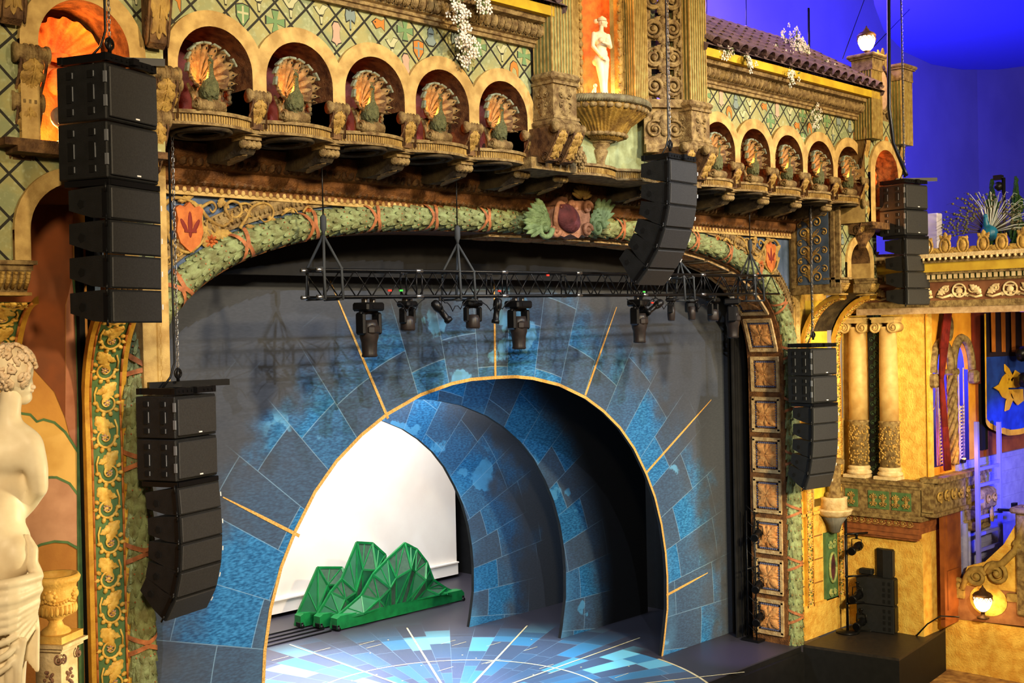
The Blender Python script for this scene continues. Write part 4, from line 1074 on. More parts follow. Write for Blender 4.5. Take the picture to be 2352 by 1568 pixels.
def pavilion(tagn, cxU, cxL, yU, yL, hw, rU, rL, ribw, pn_, capx, wallm, zo, shr):
    cx = cxU; X = [cx-hw]+[cx-rU*cos(pi*k/24) for k in range(25)]+[cx+hw]; SPU = 11.67
    wl = MB(); bd = MB()
    def z_(x, R, sp, base): d_ = abs(x-cx); return sp+sqrt(max(0, R*R-d_*d_)) if d_ <= R+1e-6 else base
    Xs = sorted(set([round(v, 5) for v in X+[cx-RO*cos(pi*k/24) for k in range(25)]]))
    RB = rU+.23
    Xs = sorted(set([round(v, 5) for v in X+[cx-RB*cos(pi*k/24) for k in range(25)]]))
    for a, b in zip(Xs[:-1], Xs[1:]):
        if b-a < 1e-4: continue
        m_ = (a+b)/2; inn = abs(m_-cx) < rU; out_ = abs(m_-cx) < RB
        if out_:
            la, lb = (z_(a, rU, SPU, SPU), z_(b, rU, SPU, SPU)) if inn else (10.45, 10.45)
            ta, tb_ = z_(a, RB, SPU, SPU), z_(b, RB, SPU, SPU)
            bd.add([(a, yU-.07, la), (b, yU-.07, lb), (b, yU-.07, tb_), (a, yU-.07, ta)], [[0, 1, 2, 3]]); bd.add([(a, yU-.07, ta), (b, yU-.07, tb_), (b, yU, tb_), (a, yU, ta)], [[0, 1, 2, 3]])
            wl.add([(a, yU, ta), (b, yU, tb_), (b, yU, 13.), (a, yU, 13.)], [[0, 1, 2, 3]])
            if inn: bd.cur = 1; bd.add([(a, yU-.07, la), (b, yU-.07, lb), (b, yU+.95, lb), (a, yU+.95, la)], [[0, 1, 2, 3]], True); bd.cur = 0
        else: wl.add([(a, yU, 10.45), (b, yU, 10.45), (b, yU, 13.), (a, yU, 13.)], [[0, 1, 2, 3]])
    for s_ in (-1, 1): bd.cur = 1; bd.add([(cx+s_*rU, yU-.07, SPU), (cx+s_*rU, yU+.95, SPU), (cx+s_*rU, yU+.95, 10.45), (cx+s_*rU, yU-.07, 10.45)], [[0, 1, 2, 3]])
    bd.cur = 2; bd.prism([(cx-rU, 10.4), (cx+rU, 10.4)]+[(cx+rU*cos(pi*k/16), SPU+rU*sin(pi*k/16)) for k in range(17)], yU+.9, yU+.96, 'y')
    bd.cur = 1; bd.box((cx, yU+.4, 10.41), (hw*2-.1, 1.1, .09)); bd.box((cx, yU+.35, 10.33), (hw*2-.4, 1.0, .07))
    emblems(wl, cx-hw, cx+hw, 10.6, 13., yU, lambda x, z: abs(x-cx) > RB+.1 or z > SPU+RB, 1.12)
    # lower block
    cx = cxL
    wz0, wz1, sp = 8.93+zo, 10.4, 9.30+zo
    Xs = sorted(set([round(v, 5) for v in [cx-hw+.05, cx+hw-.05]+[cx-rL*cos(pi*k/20) for k in range(21)]+[cx-(rL+.2)*cos(pi*k/20) for k in range(21)]]))
    RL2 = rL+.2
    for a, b in zip(Xs[:-1], Xs[1:]):
        if b-a < 1e-4: continue
        m_ = (a+b)/2; inn = abs(m_-cx) < rL; out_ = abs(m_-cx) < RL2; bd.cur = 0
        if out_:
            la, lb = (z_(a, rL, sp, sp), z_(b, rL, sp, sp)) if inn else (wz0, wz0)
            ta, tb_ = z_(a, RL2, sp, sp), z_(b, RL2, sp, sp)
            bd.add([(a, yL-.06, la), (b, yL-.06, lb), (b, yL-.06, tb_), (a, yL-.06, ta)], [[0, 1, 2, 3]]); bd.add([(a, yL-.06, ta), (b, yL-.06, tb_), (b, yL, tb_), (a, yL, ta)], [[0, 1, 2, 3]])
            wl.add([(a, yL, ta), (b, yL, tb_), (b, yL, wz1), (a, yL, wz1)], [[0, 1, 2, 3]])
            if inn: bd.cur = 1; bd.add([(a, yL-.06, la), (b, yL-.06, lb), (b, yL+.5, lb), (a, yL+.5, la)], [[0, 1, 2, 3]], True)
        else: wl.add([(a, yL, wz0), (b, yL, wz0), (b, yL, wz1), (a, yL, wz1)], [[0, 1, 2, 3]])
    for s_ in (-1, 1): bd.add([(cx+s_*rL, yL-.06, sp), (cx+s_*rL, yL+.5, sp), (cx+s_*rL, yL+.5, wz0), (cx+s_*rL, yL-.06, wz0)], [[0, 1, 2, 3]])
    emblems(wl, cx-hw, cx+hw, 8.95, 10.4, yL, lambda x, z: sqrt((x-cx)**2+(max(0, z-sp))**2) > RL2+.12, 1.12)
    # sides of the block
    for s_ in (-1, 1):
        bd.cur = 0
        bd.add([(cx+s_*(hw-.04), yL, wz0), (cx+s_*(hw-.04), 0, wz0), (cx+s_*(hw-.04), 0, 10.45), (cx+s_*(hw-.04), yL, 10.45)], [[0, 1, 2, 3]])
        bd.add([(cxU+s_*(hw-.01), yU, 10.45), (cxU+s_*(hw-.01), 0, 10.45), (cxU+s_*(hw-.01), 0, 13.4), (cxU+s_*(hw-.01), yU, 13.4)], [[0, 1, 2, 3]])
    struct(wl.build('wall_'+tagn, [dwall]+EMC)); struct(bd.build('trim_%d' % pn_, [ochre, darkstone, orange]))
    # shell in the niche head
    cx = cxU
    sh = MB(); vs = []; F = []; N_ = 72
    for i in range(N_+1):
        a = pi*(i/N_)*1.25-pi*.125
        for j in range(7):
            t = j/6; R = (.08+.42*t)*(1+.05*cos(a*16)*t); vs.append((cx+R*cos(a), yU+.80-.34*t**1.6+.03*cos(a*16)*t, SPU-.02+R*sin(a)))
    for i in range(N_):
        for j in range(6): k = i*7+j; F.append([k, k+1, k+8, k+7])
    sh.add(vs, F, True); sh.lathe([(.01, 0), (.12, .03), (.14, .1)], 16, c=(cx, yU+.7, SPU-.05)) 
    for s_ in (-1, 1): sh.tube([(cx+s_*.38+.06*cos(a), yU+.5, SPU-.24+.06*sin(a)) for a in [2*pi*i/12 for i in range(13)]], .035, 6)
    sh.ell((cx, yU+.72, SPU-.3), (.14, .10, .18))
    o = sh.build('scallop_shell', orange); tag(o, 'large fluted scallop shell in the head of the orange niche at the '+('far left end' if cx < 15 else 'far right pavilion'), 'shell', 'scallop shells')
    # capitals and ribs
    for q, x in enumerate(capx):
        cp = MB(); cp.fn = lambda v: v+V((0, 0, zo)); cp.box((x, yL+.15, 8.90), (.52, .50, .05)); cp.box((x, yL+.18, 8.84), (.46, .44, .07))
        cp.prism([(yL-.05, 8.80), (yL-.02, 8.70), (yL+.06, 8.60), (yL+.09, 8.54), (yL+.45, 8.54), (yL+.45, 8.80)], x-.2, x+.2, 'x')
        cp.cur = 1
        for i in range(5):
            xx = x-.16+i*.08
            cp.tube([(xx, yL-.06, 8.79), (xx, yL-.03, 8.69), (xx, yL+.05, 8.59)], .026, 6)
            for z0 in (8.77, 8.72, 8.66): cp.ell((xx, yL-.07+(8.77-z0)*.5, z0), (.028, .03, .022), 6, 4)
        cp.box((x, yL+.2, 8.52), (.44, .42, .04))
        struct(cp.build('trim_%d' % (pn_+20+q), [stone, gold]))
        C_ = [(yL+.02-(yL-.02)*sin(t), 6.95+zo+1.52*cos(t)) for t in [pi/2*i/16 for i in range(17)]]+[(.0, 6.95+zo-i*.5) for i in range(1, 14)]
        rpth = Path(C_)
        def fn(q_, x=x): p, t = rpth.at(q_.x); n = V((-t.y, t.x)); n = -n if n.x > 0 or (abs(n.x) < .01 and n.y > 0) else n; return V((x+shr*(1-p.x/yL)-q_.y, p.x+n.x*q_.z, p.y+n.y*q_.z))
        rb = MB(fn)
        for i in range(40):
            L0, L1 = rpth.len*i/40, rpth.len*(i+1)/40
            for (w0, w1, h) in ((-ribw/2, -ribw*.36, .07), (-ribw*.36, ribw*.36, .05), (ribw*.36, ribw/2, .07)):
                rb.cur = 3 if h == .05 else 2
                rb.add([(L0, w0, h), (L1, w0, h), (L1, w1, h), (L0, w1, h)], [[0, 1, 2, 3]], True)
            rb.cur = 2
            for w0 in (-ribw/2, ribw/2): rb.add([(L0, w0, h), (L1, w0, h), (L1, w0, -.03), (L0, w0, -.03)], [[0, 1, 2, 3]], True)
            rb.cur = 4
            for w0 in (-ribw*.36, ribw*.36): rb.tube([(L0, w0, .07), (L1, w0, .07)], ribw*.028, 6)
        sb = rb; 
        sb.fn = lambda q_, f=fn: f(V((q_.x, q_.y, q_.z+.05)))
        sband(sb, rpth.len, ribw*.70, 0, ribw*.80)
        struct(rb.build('trim_%d' % (pn_+22+q), [mat('bright_gilt', (228, 190, 92), (196, 150, 58), .5, scale=9, bump=.2), pinkp, mat('gold_band_paint', (206, 158, 52), (180, 130, 40), .55, scale=5, bump=.2), greenp, mat('red_gold_line', (176, 104, 44), None, .6)]))
    so = MB(); xa, xb = capx
    for i in range(16 if cx > 15 else 0):
        t0, t1 = pi/2*i/16, pi/2*(i+1)/16; g = lambda t: (yL+.04-(yL-.10)*sin(t), 6.95+zo+1.60*cos(t))
        (a0, b0), (a1, b1) = g(t0), g(t1)
        q0, q1 = shr*(1-a0/yL), shr*(1-a1/yL); so.add([(xa+q0, a0, b0), (xb+q0, a0, b0), (xb+q1, a1, b1), (xa+q1, a1, b1)], [[0, 1, 2, 3]], True)
    so.cur = 1
    if tagn == 'right_pavilion':
        so.add([(xa+shr+.1, .01, 8.6), (xb+shr+.7, .01, 8.6), (xb+shr+.7, .01, 3.3), (xa+shr+.1, .01, 3.3)], [[0, 1, 2, 3]])
    if so.f: struct(so.build('wall_behind_'+tagn, [soff, wallm]))
pavilion('left_pavilion', 7.14, 7.10, -1.62, -1.42, 1.12, .60, .62, .62, 50, (6.28, 7.83), ywall, .08, .3)
pavilion('right_pavilion', 27.88, 27.45, -1.85, -1.35, .98, .60, .48, .36, 60, (26.66, 28.20), mat('bright_yellow_wall', (240, 206, 70), (226, 184, 54), .8, scale=4), .2, .42)
# names must stay unique: capital/rib trims above use 40..44
for x, y, lab in ((6.44, -1.30, 'leaf scroll console left of the orange niche at the far left'), (8.22, -1.30, 'leaf scroll console just right of the large upper-left speaker cluster')):
    copy_tree(con, (x, y, 11.49), label=lab, scale=(1.25, 1.1, 1.25), group='end niche consoles')
for x, y, lab in ((6.42, -1.28, 'lower scroll console beside the bust niche at far left'), (8.14, -1.28, 'lower scroll console partly hidden behind the upper-left speaker cluster')):
    copy_tree(con, (x, y, 10.92), label=lab, scale=(1.15, .9, 1.25), group='end niche consoles')
for x, y, lab in ((6.18, -1.72, 'tall hanging leaf bracket at the top left corner'), (8.08, -1.72, 'tall hanging leaf bracket between the end niche and the first peacock arch')):
    copy_tree(con, (x, y, 13.05), label=lab, scale=(1.2, .6, 2.2), group='end niche consoles')
for x, y, z, sc, lab in ((26.98, -1.55, 11.45, (.9, .7, 1.1), 'scroll console left of the far bust niche'), (28.72, -1.55, 11.45, (.9, .7, 1.1), 'scroll console right of the far bust niche'), (27.05, -1.5, 10.9, (.9, .8, 1.3), 'lower S-scroll console left of the far bust'), (28.6, -1.5, 10.9, (.9, .8, 1.3), 'lower S-scroll console right of the far bust'),
                        (27.0, -1.7, 12.6, (.9, .5, 1.5), 'tall bracket beneath the lamp pilaster'), (28.8, -1.7, 12.6, (.9, .5, 1.5), 'tall bracket beneath the rearmost pilaster')):
    copy_tree(con, (x, y, z), label=lab, scale=sc, group='far pavilion consoles')
cs = MB(); cs.lathe([(.03, 9.85), (.10, 9.85), (.15, 10.0), (.30, 10.2), (.34, 10.3), (.42, 10.33)], 48, pi, 2*pi, c=(27.45, -1.42, 0), ripple=.08, rn=28); o = cs.build('fluted_bracket', darkstone); tag(o, 'fluted shell bracket beneath the far bust niche', 'bracket')
light('POINT', (6.75, -1.25, 10.62), None, 60, (1, .42, .10), .06, name='niche_bulb'); light('POINT', (7.3, -1.3, 11.95), None, 12, (1, .25, .04), .05, name='niche_bulb')
light('POINT', (27.55, -1.4, 10.62), None, 22, (1, .35, .08), .06, name='niche_bulb'); light('POINT', (27.9, -1.5, 11.9), None, 14, (1, .22, .04), .05, name='niche_bulb')
# lamp pilasters of the far pavilion
def px_pil(a, b, c_, y, lab, cap):
    x0, x1 = AY(a, 200, y).x, AY(b, 200, y).x
    return pilaster(x0, x1, y, c_, lab, ztop=cap-.3, ped=False, capital=cap), (x0+x1)/2
p1, lx = px_pil(2003, 2025, .5, -2.1, 'fluted pilaster carrying the glowing globe lamp at the far pavilion', 14.40)
p2, lx2 = px_pil(2070, 2094, .5, -2.1, 'fluted pilaster standing right of the lamp pilaster against the blue', 14.35)
og = MB(); cxx = (lx+lx2)/2
og.box((cxx, -1.8, 13.6), (lx2-lx-.5, .06, 1.3))
og.T = Matrix(((1, 0, 0, cxx), (0, 0, -1, -1.85), (0, 1, 0, 0), (0, 0, 0, 1)))
og.cur = 1; og.ell((0, 13.75, 0), (.26, .5, .07), 16, 10); og.cur = 0
for s_ in (-1, 1):
    og.spiral(s_*.25, 14.3, .14, pi/2, s_, 1.5, .03, .04); og.spiral(s_*.28, 13.2, .12, -pi/2, -s_, 1.5, .03, .04); og.leaf(s_*.1, 14.35, pi/2-s_*.4, .4, .2, .06); og.leaf(s_*.3, 13.9, pi/2, .4, .16, .05); og.leaf(s_*.33, 13.5, -pi/2, .35, .16, .05)
og.leaf(0, 14.35, pi/2, .45, .24, .06); og.tube([(-.3, 13.3, .03), (-.34, 13.8, .03), (-.25, 14.2, .03), (0, 14.42, .03), (.25, 14.2, .03), (.34, 13.8, .03), (.3, 13.3, .03), (0, 13.18, .03), (-.3, 13.3, .03)], .03, 6)
og.T = Matrix(); o = og.build('cartouche_panel', [stone, pinkp]); tag(o, 'carved oval cartouche between the two far fluted pilasters', 'carving')
def globe_lamp(loc, sc, lab, cat='lamp'):
    r = empty('urn_lamp', loc, 0, lab, cat); r.scale = (sc,)*3
    b = MB(); b.lathe([(.16, 0), (.16, .04), (.06, .08), (.05, .16), (.11, .2)], 20); b.build('foot', bronze, r)
    g = MB(); g.lathe([(.08, .2), (.17, .28), (.23, .42), (.24, .56), (.22, .62)], 24); g.build('glass_globe', glowm, r)
    c = MB(); c.lathe([(.25, .60), (.27, .63), (.22, .70), (.10, .76), (.07, .82), (.03, .86), (.01, .92)], 24)
    for k in range(12): a = k*pi/6; c.tube([(.245*cos(a), .245*sin(a), .6), (.26*cos(a+.26), .26*sin(a+.26), .50), (.245*cos(a+.52), .245*sin(a+.52), .6)], .012, 5)
    c.build('cover', bronze, r); return r
L1 = globe_lamp((lx, -1.85, 14.44), .85, 'glowing urn-shaped globe lamp on top of the far pilaster against the blue')
light('POINT', (lx+.02, -2.35, 14.85), None, 38, (1, .62, .25), .12, name='globe_light')
# ornament on the left side face of the far pavilion (blue panel)
bp_ = MB(lambda q: V((26.47-q.z, -.72+q.x, q.y)))
bp_.cur = 0; bp_.box((.0, 9.80, 0), (1.36, 2.12, .08)); bp_.box((-.5, 9.88, .03), (.1, 1.96, .08)); bp_.box((.6, 9.88, .03), (.1, 1.96, .08)); bp_.cur = 1; bp_.box((.04, 9.85, .05), (.86, 1.75, .02)); bp_.cur = 2
for zz in (9.15, 9.6, 10.05, 10.5): 
    bp_.spiral(-.08, zz, .14, 0, 1, 1.5, .02, .07); bp_.spiral(.28, zz+.2, .13, pi, -1, 1.5, .02, .07); bp_.leaf(.1, zz-.12, 1.4, .5, .26, .09, 4); bp_.leaf(.05, zz+.1, 2.4, .3, .18, .08, 3); bp_.leaf(.12, zz+.02, .4, .3, .18, .08, 3); bp_.spiral(-.28, zz+.2, .09, 1, 1, 1.3, .016, .07); bp_.spiral(.38, zz-.05, .08, 2, -1, 1.3, .016, .07)
struct(bp_.build('wall_pavilion_side', [stone, bluep, gold]))
# ================================================================ right lower pier and yellow wall
rw = MB()
rw.box((27.9, .16, 1.75), (2.2, .3, 3.5)); rw.box((27.9, .02, .4), (2.3, .2, .8)); rw.box((27.9, .04, .82), (2.32, .22, .07)); rw.box((27.9, -.01, 3.16), (2.3, .12, .07))
struct(rw.build('wall_pier', ywall))
g = MB()
for z in (1.35, 1.95, 2.55): g.box((27.3, .005, z), (1.0, .02, .03)); g.box((28.78, .005, z), (.45, .02, .03))
struct(g.build('trim_30', mat('joint_brown', (150, 100, 44), None, .9)))  # brown strips marking the joints of the pier
r = empty('niche_plaque', (28.15, 0, 1.7), 0, 'green carved plaque with an oval shell niche on the yellow pier', 'plaque')
m = MB(); m.box((0, -.03, 0), (.60, .08, 1.75)); m.build('slab', greenp, r)
m = MB(); m.prism(circ(0, -.05, .15, 20, .36), -.085, -.07, 'y'); m.build('oval_recess', maroon, r)
m = MB(); m.tube([(.17*cos(a), -.1, -.05+.38*sin(a)) for a in [2*pi*i/24 for i in range(25)]], .035, 8)
m.T = Matrix(((1, 0, 0, 0), (0, 0, -1, -.07), (0, 1, 0, 0), (0, 0, 0, 1)))
for s_ in (-1, 1):
    m.spiral(s_*.1, .6, .08, 0, s_, 1.4, .02, .03); m.spiral(s_*.1, -.72, .08, 0, s_, 1.4, .02, .03); m.leaf(s_*.05, .45, s_*-.8+pi/2, .2, .14, .05); m.leaf(s_*.05, -.6, -pi/2+s_*.8, .18, .12, .05)
m.build('carving', mat('green_gold_carving', (170, 168, 96), (110, 140, 90), .6, scale=10), r)
r = empty('statue_console', (28.0, -.25, 3.2), 0, 'stone pedestal on a fluted grey console in front of the yellow pier', 'pedestal')
m = MB(); m.lathe([(.04, -.62), (.12, -.58), (.16, -.4), (.30, -.18)], 48, ripple=.1, rn=30); m.build('fluted_corbel', mat('blue_grey_stone', (110, 108, 100), (84, 82, 76), .7), r)
m = MB(); m.lathe([(.32, -.18), (.46, -.1), (.48, -.02), (.50, 0), (.42, .02)], 8); m.lathe([(.36, 0), (.34, .25), (.36, .32)], 8); m.build('slab', cream, r)
m = MB(); m.box((0, 0, .75), (.30, .30, .95), rot=(0, 0, .78), bev=.03); m.lathe([(.24, .3), (.22, .42), (.17, .46)], 12); m.box((0, 0, 1.25), (.44, .44, .12), rot=(0, 0, .78)); m.build('shaft', stone, r)
cz = MB(lambda q: V((q.y, -.04-q.z, q.x))); 
for x in (27.15, 28.72):
    cz.T = Matrix.Translation(V((3.4, x, .0))); cz.cur = 0; cz.box((1.0, 0, 0), (2.2, .34, .05)); sband(cz, 2.0, .26, 0, .34, (1, 1)); cz.T = Matrix()
struct(cz.build('trim_31', [ochre, gold]))
# yellow side wall block
yw = MB(); yw.box((30.0, -1.07, 1.35), (2.0, 2.16, 2.7)); yw.box((29.1, -1.1, 6.1), (.2, 2.6, 4.3)); yw.box((29.3, -1.1, 8.7), (.6, 2.6, 1.0)); struct(yw.build('wall_right', ywall))
pl = MB()
for (z0, z1, ex) in ((3.86, 3.98, .16), (3.78, 3.86, .10), (3.10, 3.78, .06), (2.98, 3.10, .14), (2.78, 2.98, .02), (2.62, 2.78, -.02), (2.50, 2.62, -.05), (2.44, 2.5, -.1)):
    pl.cur = 0 if ex > 0.03 else 1
    pl.box((29.5-ex/2, -1.12-ex/2, (z0+z1)/2), (1.5+ex, 2.12+ex+.02*0, z1-z0))
pl.cur = 2
for y0, y1 in ((-.55, -.2), (-1.42, -.85), (-2.02, -1.5)): pl.box((28.68, (y0+y1)/2, 3.44), (.03, y1-y0, .46))
pl.cur = 3
for yc in (-.38, -1.0, -1.27, -1.62, -1.9):
    pl.fn = lambda q, yc=yc: V((28.66-q.z, yc-q.x, q.y))
    for s_ in (-1, 1): pl.spiral(s_*.07, 3.52, .06, pi/2, s_, 1.3, .012, .02); pl.spiral(s_*.07, 3.34, .06, -pi/2, -s_, 1.3, .012, .02)
    pl.leaf(0, 3.28, pi/2, .34, .1, .03)
    pl.fn = None
k = 0; y = -.25
while y > -2.1:
    pl.fn = lambda q, yc=y: V((28.74-q.z, yc-q.x, q.y)); pl.spiral(0, 2.88, .07, 0, 1, 1.2, .014, .02, 14); pl.tube([(-.1, 2.82, .02), (0, 2.80, .02), (.1, 2.86, .02)], .012, 5); pl.fn = None; y -= .19
struct(pl.build('trim_32', [stone, mat('red_brown_band', (156, 92, 50), (120, 68, 38), .7, scale=6), greenp, gold]))
# ionic columns
def column(y, lab):
    r = empty('ionic_column', (28.86, y, 3.98), 0, lab, 'column', 'ionic columns on the yellow wall')
    cm = mat('column_marble', (206, 172, 110), (184, 146, 86), .5, scale=4)
    m = MB(); m.box((0, 0, .04), (.62, .62, .08)); m.lathe([(.30, .08), (.33, .13), (.30, .18), (.26, .2), (.30, .24), (.28, .29), (.25, .31)], 28); m.build('base', cream, r)
    m = MB(); m.lathe([(.25, .3), (.25, 1.42), (.27, 1.44), (.27, 1.48), (.235, 1.5)], 28); m.build('carved_drum', stone, r)
    m = MB()
    rg = random.Random(int(y*100))
    for i in range(150): a = pi/2+rg.random()*pi*1.1; z = .36+rg.random()*1.0; m.ell((.25*cos(a), .25*sin(a), z), (.03, .03, .03), 5, 3, (0, 0, a))
    m.build('drum_carving', gold, r)
    m = MB(); m.lathe([(.235, 1.5), (.235, 2.6), (.215, 3.85), (.24, 3.88), (.24, 3.92)], 28); m.build('shaft', cm, r)
    m = MB(lambda q: V((-q.z, q.x, q.y)))
    for s_ in (-1, 1):
        for zc in (.24, -.24): m.spiral(s_*.25, 3.90, .15, pi/2, s_, 2.1, .024, zc, 34, r1=.035)
        m.fn = None; m.tube([(-.24, s_*.25, 3.9), (.24, s_*.25, 3.9)], .12, 14); m.fn = lambda q: V((-q.z, q.x, q.y))
    m.fn = None; m.box((0, 0, 4.06), (.56, .62, .09)); m.box((0, 0, 4.13), (.6, .68, .06)); m.build('ionic_capital', ochre, r)
column(-.52, 'left of the two marble columns on the yellow side wall, nearer the arch')
column(-1.38, 'right of the two marble columns on the yellow side wall')
m = MB(lambda q: V((28.97-q.z, -.95-q.x, q.y))); m.box((0, 6.1, 0), (.36, 4.2, .05)); m.cur = 1
z = 4.2
while z < 8.1: m.spiral(-.07, z, .08, 0, 1, 1.3, .018, .04, 14); m.spiral(.07, z+.12, .08, pi, -1, 1.3, .018, .04, 14); m.leaf(0, z, pi/2, .2, .1, .05, 2); z += .24
o = m.build('iron_grille', [blackp, mat('green_iron', (44, 62, 40), (30, 42, 30), .6, scale=12)]); tag(o, 'dark green ornamental iron strip between the two marble columns', 'grille')
# entablature running forward above the columns
en = MB(); y0, y1 = -.62, -9.0; yc, ly = (y0+y1)/2, y0-y1
for z0, z1, ex, c_ in ((8.20, 8.36, .0, 0), (8.36, 8.52, .04, 3), (8.52, 8.98, 0, 2), (8.98, 9.04, .06, 3), (9.04, 9.16, .05, 4), (9.16, 9.22, .18, 3), (9.22, 9.44, .22, 5), (9.44, 9.56, .28, 3), (9.56, 9.66, .34, 1)):
    en.cur = c_; en.box((29.1-ex/2, yc+ex/2, (z0+z1)/2), (.9+ex, ly+ex, z1-z0))
y = y0-.05; en.cur = 1
while y > -6:
    en.box((28.56, y, 9.10), (.09, .07, .11)); en.ell((28.30, y, 9.53), (.03, .04, .04), 6, 4); y -= .14
en.cur = 1; y = -.9; k = 0
while y > -6:
    en.fn = lambda q, yc=y: V((28.64-q.z, yc-q.x, q.y))
    if k % 2 == 0:
        en.tube([(.16*cos(a), 8.75+.16*sin(a), .03) for a in [2*pi*i/20 for i in range(21)]], .025, 6); en.ell((0, 8.74, .03), (.09, .08, .04)); en.box((0, 8.83, .03), (.2, .03, .04)); en.leaf(0, 8.60, pi/2, .1, .1, .04)
    else:
        for s_ in (-1, 1):
            en.leaf(s_*.08, 8.66, pi/2-s_*.9, .36, .2, .06, 5); en.spiral(s_*.28, 8.78, .10, pi, -s_, 1.4, .022, .03); en.tube([(s_*.05, 8.62, .03), (s_*.2, 8.58, .03), (s_*.4, 8.64, .03)], .03, 6); en.leaf(s_*.36, 8.62, .3 if s_ > 0 else pi-.3, .22, .12, .05)
    en.fn = None; y -= .62; k += 1
struct(en.build('trim_33', [mat('pink_stone', (190, 160, 124), (160, 128, 92), .8, scale=10), cream, mat('frieze_red', (130, 84, 56), (104, 62, 40), .8), stone, greenp, mat('yellow_band', (214, 178, 60), (190, 150, 48), .7)]))
cr = MB()
for py_, kk in ((-.9, 0), (-2.55, 0), (-3.0, 1), (-3.45, 0), (-3.95, 1), (-4.4, 0), (-4.9, 1), (-5.4, 0)):
    cr.fn = lambda q, yc=py_: V((28.75-q.z, yc-q.x, q.y))
    cr.ell((0, 9.85, .03), (.10, .16, .06), 10, 8); cr.tube([(.13*cos(a), 9.86+.19*sin(a), .04) for a in [2*pi*i/16 for i in range(17)]], .03, 6)
    for s_ in (-1, 1): cr.leaf(s_*.10, 9.68, .5 if s_ > 0 else pi-.5, .28, .16, .06); cr.leaf(s_*.02, 9.95, pi/2-s_*.6, .22 if kk else .16, .14, .06)
    if kk: cr.leaf(0, 10.0, pi/2, .2, .16, .06)
cr.fn = None; cr.box((28.78, -4.8, 9.70), (.1, 8.4, .1))
struct(cr.build('trim_34', gold))
# ================================================================ painted niche wall behind the near statue
YN = .16
pw = MB(); pw.box((5.8, YN+.06, 5.0), (4.4, .1, 10.8))
pw.cur = 1; pw.box((7.86, .09, 4.6), (.08, .1, 9.6))
struct(pw.build('wall_niche_left', [mat('niche_paint', (196, 142, 66), (160, 104, 48), .85, scale=1.2, bump=.2), darkhole]))
def flatpoly(name, pts, y, m, num):
    mb = MB(); Q = [AY(px, py, y) for px, py in pts]; mb.add([(q.x, y, q.z) for q in Q], [list(range(len(Q)))]); return struct(mb.build(name, m))
flatpoly('trim_90', [(-40, 960), (10, 955), (60, 948), (85, 966), (95, 962), (125, 970), (152, 995), (178, 1035), (180, 1130), (160, 1108), (120, 1092), (90, 1096), (60, 1120), (20, 1180), (-40, 1200)], YN-.005, mat('cloud_yellow_paint', (214, 172, 92), (190, 144, 68), .85, scale=2), 0)
flatpoly('trim_91', [(-40, 1200), (20, 1180), (60, 1120), (90, 1096), (120, 1092), (160, 1108), (180, 1130), (182, 1255), (150, 1244), (110, 1246), (60, 1270), (-40, 1330)], YN-.006, mat('cloud_rose_paint', (192, 146, 112), (170, 124, 92), .85, scale=3), 0)
flatpoly('trim_92', [(165, 640), (178, 680), (184, 900), (186, 1060), (178, 1035), (172, 1020), (160, 1000), (150, 960), (152, 700)], YN-.004, mat('rose_stripe_paint', (168, 112, 84), (146, 92, 66), .85, scale=3), 0)
flatpoly('trim_93', [(-40, 600), (70, 470), (168, 470), (168, 640), (150, 700), (150, 960), (125, 900), (80, 850), (-40, 800)], YN-.003, mat('dusk_red_paint', (110, 62, 34), (140, 74, 34), .85, scale=1.5), 0)
gl = MB()
def pxstrip(pts, w_, y=YN-.012): gl.strip([(AY(px, py, y).x, AY(px, py, y).z) for px, py in pts], w_, y)
gl.prism([(AY(px, py, YN).x, AY(px, py, YN).z) for px, py in [(165, 640), (172, 648), (180, 690), (185, 900), (187, 1200), (192, 1568), (192, 1700), (182, 1700), (180, 1568), (176, 1200), (176, 900), (170, 690)]], YN-.02, YN-.01)
pxstrip([(20, 950), (40, 948), (70, 952), (85, 968), (100, 963), (125, 970), (150, 992), (168, 1020), (182, 1042)], .035)
pxstrip([(100, 1096), (130, 1096), (160, 1110), (184, 1142)], .035)
pxstrip([(70, 1262), (95, 1250), (125, 1243), (155, 1245), (184, 1262)], .035)
struct(gl.build('trim_94', greenp))
